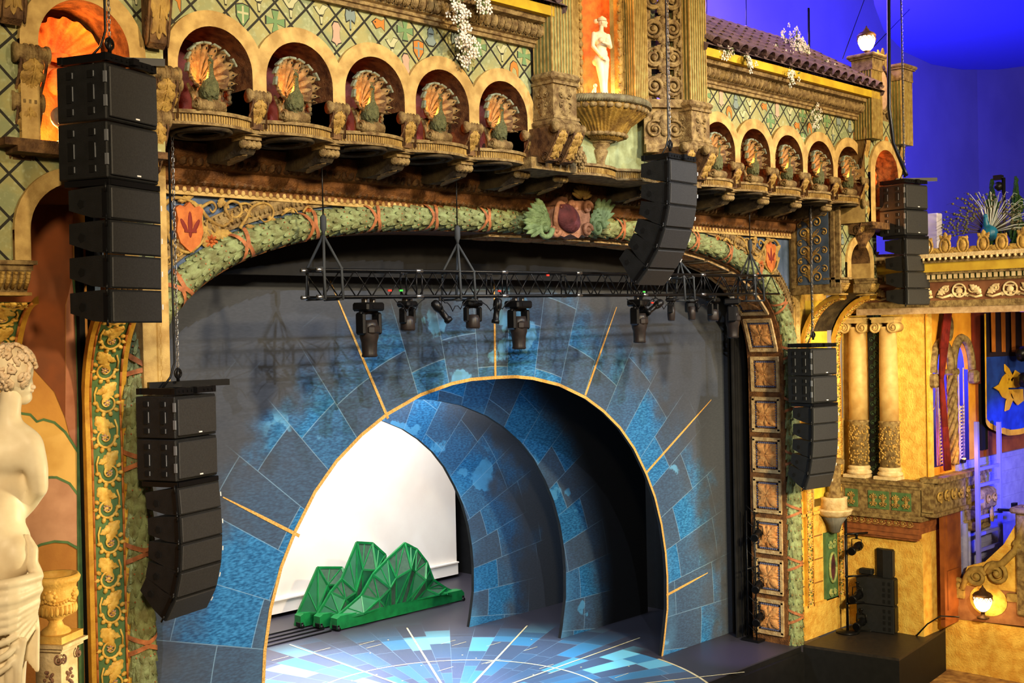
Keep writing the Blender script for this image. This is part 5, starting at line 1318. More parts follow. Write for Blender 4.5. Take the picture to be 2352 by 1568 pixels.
# ================================================================ stage house
bx = MB()
bx.box((17, 13.4, 6), (24, .2, 12.4)); bx.box((7.9, 6.9, 6), (.2, 12.8, 12.4)); bx.box((27.3, 6.8, 6), (.2, 13.0, 12.4)); bx.box((17.5, 6.8, 12.1), (20, 13.4, .2))
struct(bx.build('wall_back', blackp))
def deckmat():
    g = NB('stage_deck_paint'); dx = g.ma('SUBTRACT', g.x, 17.45); dy = g.ma('SUBTRACT', g.y, 2.96)
    r = g.ma('SQRT', g.ma('ADD', g.ma('MULTIPLY', dx, dx), g.ma('MULTIPLY', dy, dy))); a = g.ma('ARCTAN2', dy, dx)
    seg = g.ma('MULTIPLY', a, 60/(2*pi)); row = g.ma('FLOOR', seg)
    off = g.white(g.vec(row, 3., 0.)); rr = g.ma('ADD', g.ma('MULTIPLY', r, .75), g.ma('MULTIPLY', off, 3.))
    cell = g.white(g.vec(row, g.ma('FLOOR', rr), 1.)); fr = g.ma('FRACT', rr); fs = g.ma('FRACT', seg)
    jr = g.ma('MAXIMUM', g.ma('LESS_THAN', fr, .012), g.ma('LESS_THAN', fs, .02))
    base = g.mix(g.ss(cell, .45, .8), srgb((74, 88, 112)), srgb((66, 130, 172)))
    base = g.mix(g.ss(cell, .84, .95), base, srgb((120, 200, 224)))
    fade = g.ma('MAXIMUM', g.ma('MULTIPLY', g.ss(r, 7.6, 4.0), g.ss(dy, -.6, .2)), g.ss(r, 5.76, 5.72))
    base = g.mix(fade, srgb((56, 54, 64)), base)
    base = g.mix(g.ma('MULTIPLY', jr, fade), base, srgb((120, 150, 176)))
    g.out(base, .42, .5, g.noise(g.tc.outputs['Object'], 30), .08, .01); return g.m
dk = MB(); dk.box((17.2, 6.5, -.15), (20.2, 13.4, .3)); o = struct(dk.build('floor', deckmat()))
df = MB(); df.box((16.5, -.06, -1.2), (19.6, .5, 2.1)); df.box((16.5, -.2, -.18), (19.6, .04, .3)); struct(df.build('trim_95', blackp))
for nm, num, R, w_ in (('ring', 96, 3.45, .045), ('rim', 97, 5.75, .06)):
    m = MB(); m.strip([(17.45+R*cos(2*pi*i/120), 2.96+R*sin(2*pi*i/120)) for i in (range(121) if R < 4 else range(-32, -3))], w_, .006, 'xy')
    m.cur = 0
    struct(m.build('trim_%d' % num, mat('cream_line_paint', (226, 216, 180), (206, 190, 140), .6, scale=6)))
m = MB()
for k in range(13):
    a = radians(3+27.3*k); m.strip([(17.45+.1*cos(a), 2.96+.1*sin(a)), (17.45+6.9*cos(a), 2.96+6.9*sin(a))], [.06, .04], .009, 'xy')
rg = random.Random(8)
for k in range(26):
    a = rg.uniform(0, 2*pi); r_ = rg.uniform(2.5, 6); m.strip([(17.45+r_*cos(a)-.25, 2.96+r_*sin(a)), (17.45+r_*cos(a)+.25, 2.96+r_*sin(a))], .018, .0075, 'xy')
for k in range(40):
    a = rg.uniform(0, 2*pi); r_ = rg.uniform(1, 6); m.prism(circ(17.45+r_*cos(a), 2.96+r_*sin(a), .022, 6), .004, .008, 'z')
struct(m.build('trim_98', MATS['cream_line_paint']))
m = MB()
for k in range(4): m.tube([(16, 10.1+.32*k, .02), (19.6, 10.1+.32*k, .02)], .025, 5)
o = m.build('wagon_track', blackm); tag(o, 'dark parallel tracks on the deck left of the green set pieces', 'track')
# portals
PH = [(0, 7.03), (.66, 7.02), (1.2, 6.96), (2.04, 6.78), (2.92, 6.45), (3.55, 6.1), (4.14, 5.67), (4.65, 5.15), (5.1, 4.5), (5.42, 3.9), (5.66, 3.2), (5.80, 2.5), (5.85, 1.9), (5.83, 1.1), (5.66, .3), (5.58, 0)]
def portalmat(name, cx, r0, dark, seed, bright, far):
    g = NB(name); dx = g.ma('SUBTRACT', g.x, cx); dz = g.ma('SUBTRACT', g.z, .9)
    ax = g.ma('ABSOLUTE', dx)
    r = g.ma('SQRT', g.ma('ADD', g.ma('MULTIPLY', dx, dx), g.ma('MULTIPLY', dz, dz))); a = g.ma('ARCTAN2', dz, dx)
    seg = g.ma('MULTIPLY', a, 23/pi); row = g.ma('FLOOR', seg); off = g.white(g.vec(row, float(seed), 0.))
    rr = g.ma('ADD', g.ma('MULTIPLY', r, .62), g.ma('MULTIPLY', off, 3.)); cell = g.white(g.vec(row, g.ma('FLOOR', rr), float(seed)))
    fs, fr = g.ma('FRACT', seg), g.ma('FRACT', rr)
    lw = g.ma('DIVIDE', .12, r)
    j = g.ma('MAXIMUM', g.ma('LESS_THAN', fs, lw), g.ma('LESS_THAN', fr, .012))
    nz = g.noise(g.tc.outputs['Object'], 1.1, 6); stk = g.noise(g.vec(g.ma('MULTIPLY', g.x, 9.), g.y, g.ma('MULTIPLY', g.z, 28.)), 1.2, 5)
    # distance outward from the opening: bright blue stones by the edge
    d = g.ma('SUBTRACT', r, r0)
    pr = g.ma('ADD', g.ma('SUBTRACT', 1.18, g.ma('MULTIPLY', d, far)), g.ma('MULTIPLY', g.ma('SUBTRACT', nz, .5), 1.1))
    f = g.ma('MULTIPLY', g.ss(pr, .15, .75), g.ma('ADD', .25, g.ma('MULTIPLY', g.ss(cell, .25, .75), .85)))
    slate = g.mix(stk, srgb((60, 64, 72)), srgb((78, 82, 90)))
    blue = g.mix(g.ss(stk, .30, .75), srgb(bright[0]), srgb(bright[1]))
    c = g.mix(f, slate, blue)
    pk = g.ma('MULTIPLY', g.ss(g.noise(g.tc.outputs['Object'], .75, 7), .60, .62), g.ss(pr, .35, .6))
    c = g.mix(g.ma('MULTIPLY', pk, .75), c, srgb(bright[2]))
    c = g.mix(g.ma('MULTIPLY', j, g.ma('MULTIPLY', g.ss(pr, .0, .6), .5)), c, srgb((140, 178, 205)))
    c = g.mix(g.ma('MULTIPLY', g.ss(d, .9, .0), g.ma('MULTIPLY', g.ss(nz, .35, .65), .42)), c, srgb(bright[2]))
    if dark: c = g.mix(g.ss(d, dark[0], dark[1]), c, srgb((14, 15, 18)))  # shade of the portal in front, painted as an outward fade to black
    return g.out(c, .75, .25)
BR = [(26, 84, 132), (62, 140, 196), (104, 168, 208)]
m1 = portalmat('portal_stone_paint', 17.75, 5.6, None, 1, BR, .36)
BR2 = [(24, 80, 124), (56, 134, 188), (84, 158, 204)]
m2 = portalmat('portal_stone_mid_shaded', 17.75, 5.2, (.9, 2.3), 5, BR2, .38)  # outer stones carry painted shade
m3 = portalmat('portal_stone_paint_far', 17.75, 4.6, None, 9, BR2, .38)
goldline = mat('gold_line_paint', (228, 186, 104), (196, 144, 66), .5, scale=30)
def portal(y, cx, sx, sz, W, ztop, m_, edge, lab, thick=.10):
    r = empty('painted_portal', (cx, y, 0), 0, lab, 'set portal', 'nested painted arch portals')
    H = [(x*sx, z*sz) for x, z in PH]; Hp = [(-x, z) for x, z in H[::-1]]+H[1:]
    # refine
    f = MB()
    n = len(Hp); outr = []
    for (x, z) in Hp:
        s_ = max(abs(x)/W, max(0, z)/ztop, 1e-6)
        outr.append((x/s_ if z > 0.01 else (W if x > 0 else -W), z/s_ if z > .01 else 0))
    corner = lambda a, b: abs(abs(a[0])-W) < 1e-3 and abs(b[1]-ztop) < 1e-3 or abs(abs(b[0])-W) < 1e-3 and abs(a[1]-ztop) < 1e-3
    vs = []; F = []
    for i in range(n-1):
        a, b, c_, d_ = Hp[i], Hp[i+1], outr[i+1], outr[i]
        if corner(d_, c_):
            k_ = (W if a[0] > 0 else -W, ztop)
            for yy in (-thick/2, thick/2): f.add([(a[0], yy, a[1]), (b[0], yy, b[1]), (c_[0], yy, c_[1]), (k_[0], yy, k_[1]), (d_[0], yy, d_[1])], [[0, 1, 2, 3, 4]])
        else:
            for yy in (-thick/2, thick/2): f.add([(a[0], yy, a[1]), (b[0], yy, b[1]), (c_[0], yy, c_[1]), (d_[0], yy, d_[1])], [[0, 1, 2, 3]])
    # world-space shading coordinates: keep vertices in world frame, object at origin of parent
    f2 = MB(); f2.v = [V((p.x+cx, p.y+y, p.z)) for p in f.v]; f2.f = f.f; f2.mi = f.mi; f2.sm = f.sm
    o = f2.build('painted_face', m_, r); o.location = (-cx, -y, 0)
    t = MB(); e = 1.012 if edge else 1.0
    for i in range(n-1):
        a, b = Hp[i], Hp[i+1]; t.add([(a[0], -thick/2, a[1]), (b[0], -thick/2, b[1]), (b[0], thick/2, b[1]), (a[0], thick/2, a[1])], [[0, 1, 2, 3]], True)
    t.build('arch_edge', blackp, r)
    if edge:
        g = MB(); g.strip([(x, z) for x, z in Hp], .068, -thick/2-.012); g.build('gold_outline', goldline, r)
        rg = random.Random(9)
        for (x1, z1), (x0, z0) in (((11.18, 5.28), (12.74, 4.4)), ((13.55, 9.0), (14.86, 6.37)), ((17.82, 9.1), (17.80, 7.04)), ((21.85, 8.5), (20.67, 6.5)), ((25.6, 6.12), (22.85, 4.52)), ((25.3, 1.72), (23.55, 1.45))):
            g = MB(); g.strip([(x0-cx, z0), ((x0+x1)/2-cx, (z0+z1)/2), (x1-cx, z1)], [.062, .055, .02], -thick/2-.010)
            g.build('gold_ray', goldline, r)
    return r
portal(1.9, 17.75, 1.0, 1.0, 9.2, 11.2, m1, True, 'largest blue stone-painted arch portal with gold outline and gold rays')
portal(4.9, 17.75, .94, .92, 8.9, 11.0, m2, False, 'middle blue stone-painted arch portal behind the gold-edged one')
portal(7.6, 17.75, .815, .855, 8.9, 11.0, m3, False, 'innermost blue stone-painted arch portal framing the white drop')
m = MB(); m.box((17.4, 1.3, 10.35), (18.2, .06, 2.6)); m.build
o = m.build('black_border', blackp); tag(o, 'black cloth border hanging across the top of the stage opening', 'curtain')
m = MB()
for i in range(28):
    x0 = 25.95+i*.045; m.box((x0, 1.42+.04*sin(i*1.1), 4.6), (.05, .04, 9.2))
o = m.build('velvet_curtain', mat('black_velvet', (24, 24, 27), (12, 12, 14), .9, scale=2)); tag(o, 'black velvet leg curtain at the right edge of the stage opening', 'curtain')
# white drop
m = MB(); m.box((20.0, 12.65, 4.4), (13.2, .05, 8.6)); m.box((20.0, 12.60, .31), (13.2, .08, .40)); m.box((20.0, 12.56, .50), (13.2, .10, .04))
o = m.build('white_backdrop', mat('white_cloth', (246, 240, 232), (240, 232, 224), .9, scale=1)); tag(o, 'bright white backdrop seen through the innermost arch', 'backdrop')
# ---------------------------------------------------------------- green folding mountains
def mountain(y, outline, lab, dy=.55):
    Q = [AY(px, py, y) for px, py in outline]
    x0 = min(q.x for q in Q); r = empty('green_mountain_flat', (x0, y, 0), 0, lab, 'set piece', 'green mountain set pieces')
    P2 = [(q.x-x0, max(.05, q.z)) for q in Q]; W = max(p[0] for p in P2)
    b = MB(); b.prism([(0, .04), (0, .34), (.12, .40), (W-.1, .34), (W, .24), (W, .04)], -.16, .12, 'y'); b.build('base_box', greenb, r)
    n = len(P2); s_ = MB(); bm_ = MB(); nt_ = MB()
    # inner fold line: scaled toward bottom centre and pushed forward
    cxm = W*.5
    inner = [(cxm+(p[0]-cxm)*.66, .36+max(0, p[1]-.36)*.58) for p in P2]
    fr = [(p[0], .10, p[1]) for p in P2]; md = [(q[0], -.12-.16*(i % 2), q[1]) for i, q in enumerate(inner)]
    for i in range(n-1):
        s_.cur = 0; tri = [[fr[i], fr[i+1], md[i]], [fr[i+1], md[i+1], md[i]]]
        for t_ in tri: s_.cur = 1 if (i % 2) else 0; s_.add(t_, [[0, 1, 2]])
    lowc = [(cxm*.55+W*.45*i/(n-1), -.15, .36) for i in range(n)]
    for i in range(n-1):
        s_.cur = (i+1) % 2; s_.add([md[i], md[i+1], lowc[i+1], lowc[i]], [[0, 1, 2, 3]])
    s_.build('netting_panels', [greend, green], r)
    def B(a, c_, w_=.035): bm_.tube([a, c_], w_, 4, smooth=False)
    for i in range(n-1):
        B(fr[i], fr[i+1], .045); B(md[i], md[i+1]); B(fr[i], md[i], .04); B(fr[i+1], md[i], .025); B(md[i], lowc[i], .028); B(md[i+1], lowc[i], .022)
        c_ = [(fr[i][k]+fr[i+1][k])/2 for k in range(3)]; B(c_, md[i], .02)
    B(fr[-1], md[-1], .04)
    bm_.build('frame_beams', greenb, r)
    k_ = MB(); k_.prism([(p[0], p[1]-.02) for p in P2]+[(W-.05, .06), (.05, .06)], .12, .16, 'y'); k_.build('back_panel', green, r)
    c_ = MB(); 
    for x in (.05, W-.05): c_.box((x, -.05, .1), (.12, .24, .16), bev=.03); c_.tube([(x, -.2, .06), (x, .1, .06)], .05, 8)
    c_.build('casters', blackm, r)
mountain(11.15, [(683, 1440), (688, 1412), (735, 1304), (790, 1304), (800, 1330), (835, 1372), (850, 1395)], 'leftmost and rearmost green faceted mountain set piece')
mountain(10.65, [(727, 1442), (730, 1420), (765, 1360), (790, 1330), (825, 1246), (860, 1248), (890, 1275), (885, 1310), (905, 1345), (925, 1380)], 'middle green faceted mountain with the blunt top, between the other two')
mountain(10.12, [(766, 1446), (768, 1426), (835, 1368), (862, 1320), (895, 1285), (935, 1248), (962, 1262), (985, 1292), (1000, 1332), (1030, 1352), (1058, 1364), (1058, 1386)], 'front green faceted mountain set piece with the pointed peak and long right slope')
# ================================================================ hanging speaker clusters
steelgrey = mat('grey_edge', (120, 124, 132), None, .5, .3)
def cabinet(r, H, D, W, pos, tilt, kind, wdir, nrm, lab=None):
    """one cabinet as a part of cluster r; pos = world offset of the top front-left edge"""
    T = Matrix(((wdir.x, -nrm.x, 0, pos.x), (wdir.y, -nrm.y, 0, pos.y), (0, 0, 1, pos.z), (0, 0, 0, 1))) @ Matrix.Rotation(tilt, 4, 'X')
    b = MB(); b.T = T
    if kind == 'sub':
        b.box((W/2, D/2+.01, -H/2), (W, D, H-.012), bev=.012)
        b.cur = 1
        for y in (.14, .38):
            for z, h in ((.10, .07), (.27, .17), (.44, .07)): b.box((-.004, y*D/.56, -z*H/.54), (.010, .007, h*H/.54*.8))
        for z in (.14, .36): b.box((-.004, D*.02, -z*H/.54), (.02, .03, .10))
        o = b.build('sub_cabinet', [speakerc, steelgrey], r)
        g = MB(); g.T = T; g.box((W/2, -.004, -H/2), (W-.06, .03, H-.07), bev=.008); g.build('grille', grille, o)
        g = MB(); g.T = T
        for y in (.18, .42):
            for z, h in ((.10, .07), (.27, .17), (.44, .07)): g.box((-.002, y*D/.56, -z*H/.54), (.02, .055, h*H/.54))
        g.build('handle_recesses', darkhole, o)
        g = MB(); g.T = T; g.box((W*.55, -.022, -H+.055), (.05, .006, .014)); g.build('badge', white_, o)
    else:
        e = H*.17
        b.prism([(0, 0), (0, -H+.008), (D*.45, -H+.03), (D, -H+e+.05), (D, -e*.5), (D*.5, -.01)], 0, W, 'x'); o = b.build('cabinet', speakerc, r)
        g = MB(); g.T = T; g.box((W/2, -.006, -H/2), (W-.03, .025, H-.035), bev=.008); g.build('grille', grille, o)
        g = MB(); g.T = T; g.prism([(y*D, z*H) for y, z in ((.62, -.42), (.72, -.36), (.78, -.50), (.72, -.64), (.62, -.58))], -.006, .004, 'x'); g.build('handle_hole', darkhole, o)
        g = MB(); g.T = T; g.tube([(-.01, .03, .03), (-.01, .03, -.06)], .012, 6); g.tube([(-.01, .03, -H+.06), (-.01, .03, -H-.02)], .012, 6); g.box((-.004, .05, -H/2), (.01, .05, H-.06)); g.build('rigging_link', blackm, o)
        g = MB(); g.T = T; g.box((W-.01, -.022, -H*.5), (.012, .006, .05)); g.build('badge', white_, o)
def cluster(px, py, dep, yaw, subs, subH, boxes, tilts, lab, W=.70, boxH=.31, bar=None, k=1.0):
    wd = V((sin(radians(yaw)), cos(radians(yaw)), 0)); nr = V((wd.y, -wd.x, 0))
    if nr.dot(V((0, -1, 0))) < 0: nr = -nr
    O = AD(px, py, dep*k); r = empty('line_array_speaker', O, 0, lab, 'speaker', 'hanging line array speakers')
    r.scale = (k, k, k); z = 0.0
    f = MB(); T = Matrix(((wd.x, -nr.x, 0, 0), (wd.y, -nr.y, 0, 0), (0, 0, 1, 0), (0, 0, 0, 1))); f.T = T
    D = .56 if subs else .46
    for x in (.04, W-.04): f.box((x, D/2, .05), (.05, D, .07))
    for y in (.03, D-.03): f.box((W/2, y, .05), (W, .05, .07))
    f.box((W/2, D*.5, .055), (.08, D+.1, .06))
    if bar: f.box((W/2+bar[0], D*.4, .115), (bar[1], .07, .07), rot=(0, bar[2], bar[3]))
    f.tube([(W*.45, D*.4, .15), (W*.45, D*.4, .30)], .02, 8); f.tube([(W*.45+.05*cos(a), D*.4, .24+.05*sin(a)) for a in [2*pi*i/12 for i in range(13)]], .014, 6)
    for i in range(9): f.box((W/2-.28+i*.07, -.0, .05), (.02, .02, .02))
    f.build('rigging_frame', blackm, r)
    for i in range(subs): cabinet(r, subH, D, W, V((0, 0, z)), 0, 'sub', wd, nr); z -= subH
    if subs and boxes:
        f = MB(); f.T = T; f.box((W/2, D*.45, z-.03), (W, D*.9, .055)); f.box((W/2, -.005, z-.03), (W*.96, .02, .05)); f.build('transition_frame', blackm, r); z -= .06
    p = V((0, 0, z))
    for i in range(boxes):
        t = radians(tilts[i]); cabinet(r, boxH, .46, W, p, t, 'top', wd, nr)
        dn = V((0, 0, -boxH)); # front edge direction after tilt about wd: goes down and back
        p = p + V((-nr.x*sin(t)*boxH, -nr.y*sin(t)*boxH, -cos(t)*boxH))
    # chain / cable
    top = O+(V((0, 0, .28))+wd*(W*.45)-nr*(D*.4))*k
    return top
def chain(name, a, zt, lab, cable=True):
    c = MB(); z = a.z; i = 0; st = .075
    zt2 = min(zt, a.z+9)
    while z < zt2:
        w_ = .018
        ax = V((1, 0, 0)) if i % 2 else V((0, 1, 0))
        c.tube([V((a.x, a.y, z))+ax*w_*s_[0]+V((0, 0, s_[1]*.045)) for s_ in ((1, -.5), (1, .5), (0, 1), (-1, .5), (-1, -.5), (0, -1))], .007, 4, closed=True, caps=False); z += st; i += 1
    o = c.build(name, steel); tag(o, lab, 'chain', 'hoist chains')
    if cable:
        m = MB(); m.tube([(a.x-.25, a.y, a.z-.25), (a.x-.12, a.y, a.z-.1), (a.x-.05, a.y, a.z+.1), (a.x-.05, a.y, a.z+.8), (a.x-.06, a.y, min(zt, a.z+9))], .015, 6)
        o = m.build('speaker_cable', blackm); tag(o, 'black cable running up beside the '+lab, 'cable')
def cl(px, py, *a, lab='', zt=18, cab=True, **k):
    top = cluster(px, py, *a, lab=lab, **k); return top
t = cluster(243, 140, 10.7, 68, 2, .52, 4, [0, 1, 1, 0], 'largest black speaker cluster, top left, with two subwoofers above four cabinets', bar=(.15, .75, 0, -.9), k=1.327); chain('hoist_chain', t, 18, 'hoist chain of the top left speaker cluster')
t = cluster(402, 910, 13.2, 71, 2, .475, 5, [-5, -2, 4, 15, 31], 'lower left black speaker cluster in front of the blue portal, curving back at its foot', bar=(.15, .95, 0, -.5), k=1.235); chain('hoist_chain', t, 10.9, 'hoist chain of the lower left speaker cluster')
t = cluster(1537, 364, 16.3, 86, 0, 0, 6, [0, 3, 14, 22, 34, 42], 'centre speaker cluster of six cabinets curling under the balcony', k=1.327); chain('hoist_chain', t, 20, 'hoist chain of the centre speaker cluster')
t = cluster(1864, 800, 21.6, 99.8, 2, .50, 5, [0, 2, 6, 12, 22], 'small lower right speaker cluster in front of the yellow arches', k=1.31); chain('hoist_chain', t, 10.87, 'hoist chain of the lower right speaker cluster')
t = cluster(2078, 420, 22.2, 99.8, 2, .48, 4, [0, -2, 0, 0], 'upper right speaker cluster against the blue wall', bar=(.3, .8, 0, -.6), k=1.32); chain('hoist_chain', t, 20, 'hoist chain of the upper right speaker cluster')
# ================================================================ truss and its lights
TL, TRr, YT = AY(700, 622, -.6), AY(1755, 635, -.6), -.8
r = empty('lighting_truss', (TL.x, YT, 0), 0, 'long black box truss hanging across the stage opening', 'truss')
xa, xb = 0, TRr.x-TL.x; zA = lambda x: TL.z+(TRr.z-TL.z)*x/xb; HT = .42
c = MB()
for y in (-.2, .2):
    for dz in (0, -HT): c.tube([(0, y, zA(0)+dz), (xb, y, zA(xb)+dz)], .027, 8)
c.build('chords', blackm, r)
c = MB(); n = 39
for i in range(n+1):
    x = xb*i/n
    for y in (-.2, .2):
        if i < n: x2 = xb*(i+1)/n; c.tube([(x, y, zA(x)-(HT if i % 2 else 0)), (x2, y, zA(x2)-(0 if i % 2 else HT))], .012, 5)
    if i % 6 == 0:
        for y in (-.2, .2):
            for q in (-.06, .06):
                if 0 <= x+q <= xb: c.tube([(x+q, y, zA(x)), (x+q, y, zA(x)-HT)], .014, 5)
        for dz in (0, -HT): c.tube([(x, -.2, zA(x)+dz), (x, .2, zA(x)+dz)], .014, 5)
    if i < n:
        x2 = xb*(i+1)/n
        for dz in (0, -HT): c.tube([(x, -.2 if i % 2 else .2, zA(x)+dz), (x2, .2 if i % 2 else -.2, zA(x2)+dz)], .010, 5)
c.build('lattice_braces', blackm, r)
c = MB()
for i in range(0, n+1, 6): 
    for y in (-.2, .2):
        for dz in (0, -HT): x = xb*i/n; c.tube([(x-.07, y, zA(x)+dz), (x+.07, y, zA(x)+dz)], .035, 8)
c.build('couplers', steel, r)
for k, (px, py) in enumerate(((743, 540), (1051, 560), (1562, 600), (1723, 582))):
    P_ = AY(px, py, YT); s_ = MB(); xo = P_.x
    for y in (-.22, .22):
        for dx in (-.17, .17):
            s_.tube([(0, 0, 0), (dx, y, TL.z-P_.z+.03), (dx, y*1.1, TL.z-P_.z-HT-.03)], .022, 6)
    for dx in (-.17, .17):
        for zz in (.03, -HT-.03): s_.tube([(dx, -.24, TL.z-P_.z+zz), (dx, .24, TL.z-P_.z+zz)], .022, 6)
    s_.lathe([(.02, .32), (.05, .28), (.05, .1), (.03, .06), (.02, 0)], 10)
    o = s_.build('truss_sling', slingm, None, P_); tag(o, 'grey sling holding the truss, %s from left' % nth(k), 'sling', 'truss slings')
    s_ = MB(); s_.tube([(0, 0, .3), (0, 0, 10.9-P_.z if P_.z < 10.5 else .6)], .012, 5); o = s_.build('wire_rope', blackm, None, P_); tag(o, 'thin wire rope rising from the %s truss sling to the balcony' % nth(k), 'rope', 'truss wire ropes')
def mover(kind):
    r = empty('moving_head_light')
    S_ = {'big': 1.0, 'wash': .72, 'small': .6}[kind]
    b = MB(); 
    for x in (-.1, .1): b.box((x*S_, 0, -.03), (.05, .10, .07), bev=.01); b.tube([(x*S_, -.05, .02), (x*S_, .05, .02)], .035, 8)
    b.build('clamps', steel, r)
    b = MB(); b.box((0, 0, -.13*S_), (.44*S_, .34*S_, .14*S_), bev=.03); b.box((0, -.175*S_, -.13*S_), (.2*S_, .01, .06*S_)); b.build('base', blackm, r)
    y = MB()
    for s_ in (-1, 1): y.box((s_*.20*S_, 0, -.40*S_), (.07*S_, .20*S_, .36*S_), bev=.03)
    y.tube([(.2*S_*cos(a), 0, (-.26+.06*sin(a))*S_) for a in [pi*i/10 for i in range(11)]], .05*S_, 8)
    y.build('yoke', blackm, r)
    h = MB(); 
    if kind == 'big': h.lathe([(.06, -.36), (.13, -.34), (.15, -.42), (.155, -.62), (.13, -.70), (.12, -.88), (.13, -.92), (.125, -.93)], 16); h.box((0, -.02, -.5), (.26, .3, .2), bev=.06)
    elif kind == 'wash': h.lathe([(.05, -.40*S_), (.14*S_, -.42*S_), (.17*S_, -.52*S_), (.175*S_, -.70*S_), (.16*S_, -.74*S_)], 18)
    else: h.lathe([(.05, -.36*S_), (.13*S_, -.38*S_), (.14*S_, -.60*S_), (.12*S_, -.82*S_), (.11*S_, -.84*S_)], 14)
    h.build('head', mat('fixture_plastic', (44, 36, 33), (30, 26, 25), .4, scale=8), r)
    e = {'big': -.93, 'wash': -.745*S_, 'small': -.845*S_}[kind]; rr = {'big': .115, 'wash': .155*S_, 'small': .105*S_}[kind]
    h = MB(); h.lathe([(.001, e-.012), (rr, e-.01), (rr, e)], 16); h.build('lens', mat('lens_glass', (36, 40, 48), None, .1, spec=.8), r)
    return r
protos = {}
def place_mover(kind, px, lab, rz=0, tiltx=0):
    P_ = AY(px, 684, YT-.05); P_.z = zA(P_.x-TL.x)-HT-.03
    if kind not in protos: o = mover(kind); protos[kind] = o; o.location = P_; o.rotation_euler = (tiltx, 0, rz)
    else: o = copy_tree(protos[kind], P_); o.rotation_euler = (tiltx, 0, rz)
    tag(o, lab, 'stage light', 'moving lights on the truss')
place_mover('big', 846, 'large moving head light, farthest left on the truss', .2)
place_mover('wash', 935, 'round wash light between the two left-hand moving heads, second fixture on the truss', .3)
place_mover('wash', 1085, 'round wash light hanging just left of the middle of the portal', -.1)
place_mover('big', 1190, 'large moving head light with orange display near the centre of the truss', .1)
place_mover('big', 1467, 'large moving head light under the curled centre speaker cluster', .2)
place_mover('small', 1541, 'small moving light aimed down, first right of the centre cluster', .5)
place_mover('small', 1588, 'small dark moving light below the third sling', -.4)
place_mover('wash', 1637, 'small wash light third from the right end of the truss', .2)
place_mover('big', 1682, 'moving head light nearest the right end of the truss', .5)
def leko(lab, P_, rx, rz, group, s=1.0, col_=None):
    r = empty('profile_spotlight', P_, 0, lab, 'stage light', group); r.rotation_euler = (0, 0, rz); r.scale = (s,)*3
    b = MB(); b.tube([(-.04, 0, .0), (.04, 0, .0)], .03, 8); b.box((0, 0, -.05), (.05, .04, .12)); b.build('clamp', blackm, r)
    b = MB()
    for s_ in (-1, 1): b.tube([(s_*.03, 0, -.1), (s_*.12, 0, -.12), (s_*.13, 0, -.32)], .012, 5)
    b.build('yoke', blackm, r)
    R = Matrix.Rotation(rx, 4, 'X'); b = MB(); b.T = Matrix.Translation(V((0, 0, -.32))) @ R
    b.lathe([(.06, .26), (.10, .22), (.115, .10), (.10, .0), (.075, -.04), (.075, -.26), (.10, -.28), (.10, -.36), (.085, -.36)], 14); b.box((0, 0, -.02), (.22, .05, .06)); b.build('barrel', col_ or blackm, r)
    b = MB(); b.T = Matrix.Translation(V((0, 0, -.32))) @ R; b.lathe([(.001, -.345), (.085, -.35), (.085, -.36)], 14); b.build('lens', MATS['lens_glass'], r)
    return r
for px, rx, lab in ((1010, -.7, 'small profile spotlight tilted left, between the two wash lights on the truss'), (1141, .15, 'narrow profile spotlight directly over the vertical gold ray'), (1506, 1.0, 'small spotlight aimed sideways right of the large moving head under the cluster')):
    P_ = AY(px, 684, YT-.2); P_.z = zA(P_.x-TL.x)-HT; leko(lab, P_, rx, 1.2, 'profile spotlights on the truss', .72)
# coloured tags and cables on the truss
for px, py, nm, lab in ((895, 667, 'red', 'small red tag on the lower chord near the left end of the truss'), (1147, 668, 'red', 'small red tag on the truss above the vertical gold ray'), (1258, 632, 'red', 'small red tag on the top chord near the middle of the truss'), (1498, 695, 'red', 'red tag on the small sideways spotlight right of the centre cluster'),
        (921, 667, 'green', 'small green tag near the left end of the truss'), (1479, 670, 'green', 'small green tag on the lower chord below the centre cluster')):
    P_ = AY(px, py, YT-.24); m = MB(); m.box((0, 0, 0), (.07, .02, .03)); o = m.build('safety_tag', mat(nm+'_tape', (220, 50, 30) if nm == 'red' else (60, 200, 70), None, .5), None, P_); tag(o, lab, 'tag', 'tags on the truss')
for a, b_, lab in ((905, 975, 'thin cable loop between the first moving head and the first wash light'), (1015, 1075, 'thin cable loop left of the middle wash light under the truss'), (1090, 1180, 'thin cable loop right of the middle wash light under the truss'), (1440, 1500, 'thin cable loop at the large moving head under the centre cluster'), (1500, 1560, 'thin cable loop at the first small moving light right of the centre cluster'), (1580, 1640, 'thin cable loop below the third sling of the truss')):
    A_, B_ = AY(a, 686, YT-.22), AY(b_, 686, YT-.22); pts = [A_.lerp(B_, i/10)-V((0, 0, .16*sin(pi*i/10)*(1+.4*sin(i*2.)))) for i in range(11)]; m = MB(); m.tube(pts, .01, 5)
    o = m.build('looped_cable', blackm); tag(o, lab, 'cable', 'cable loops under the truss')
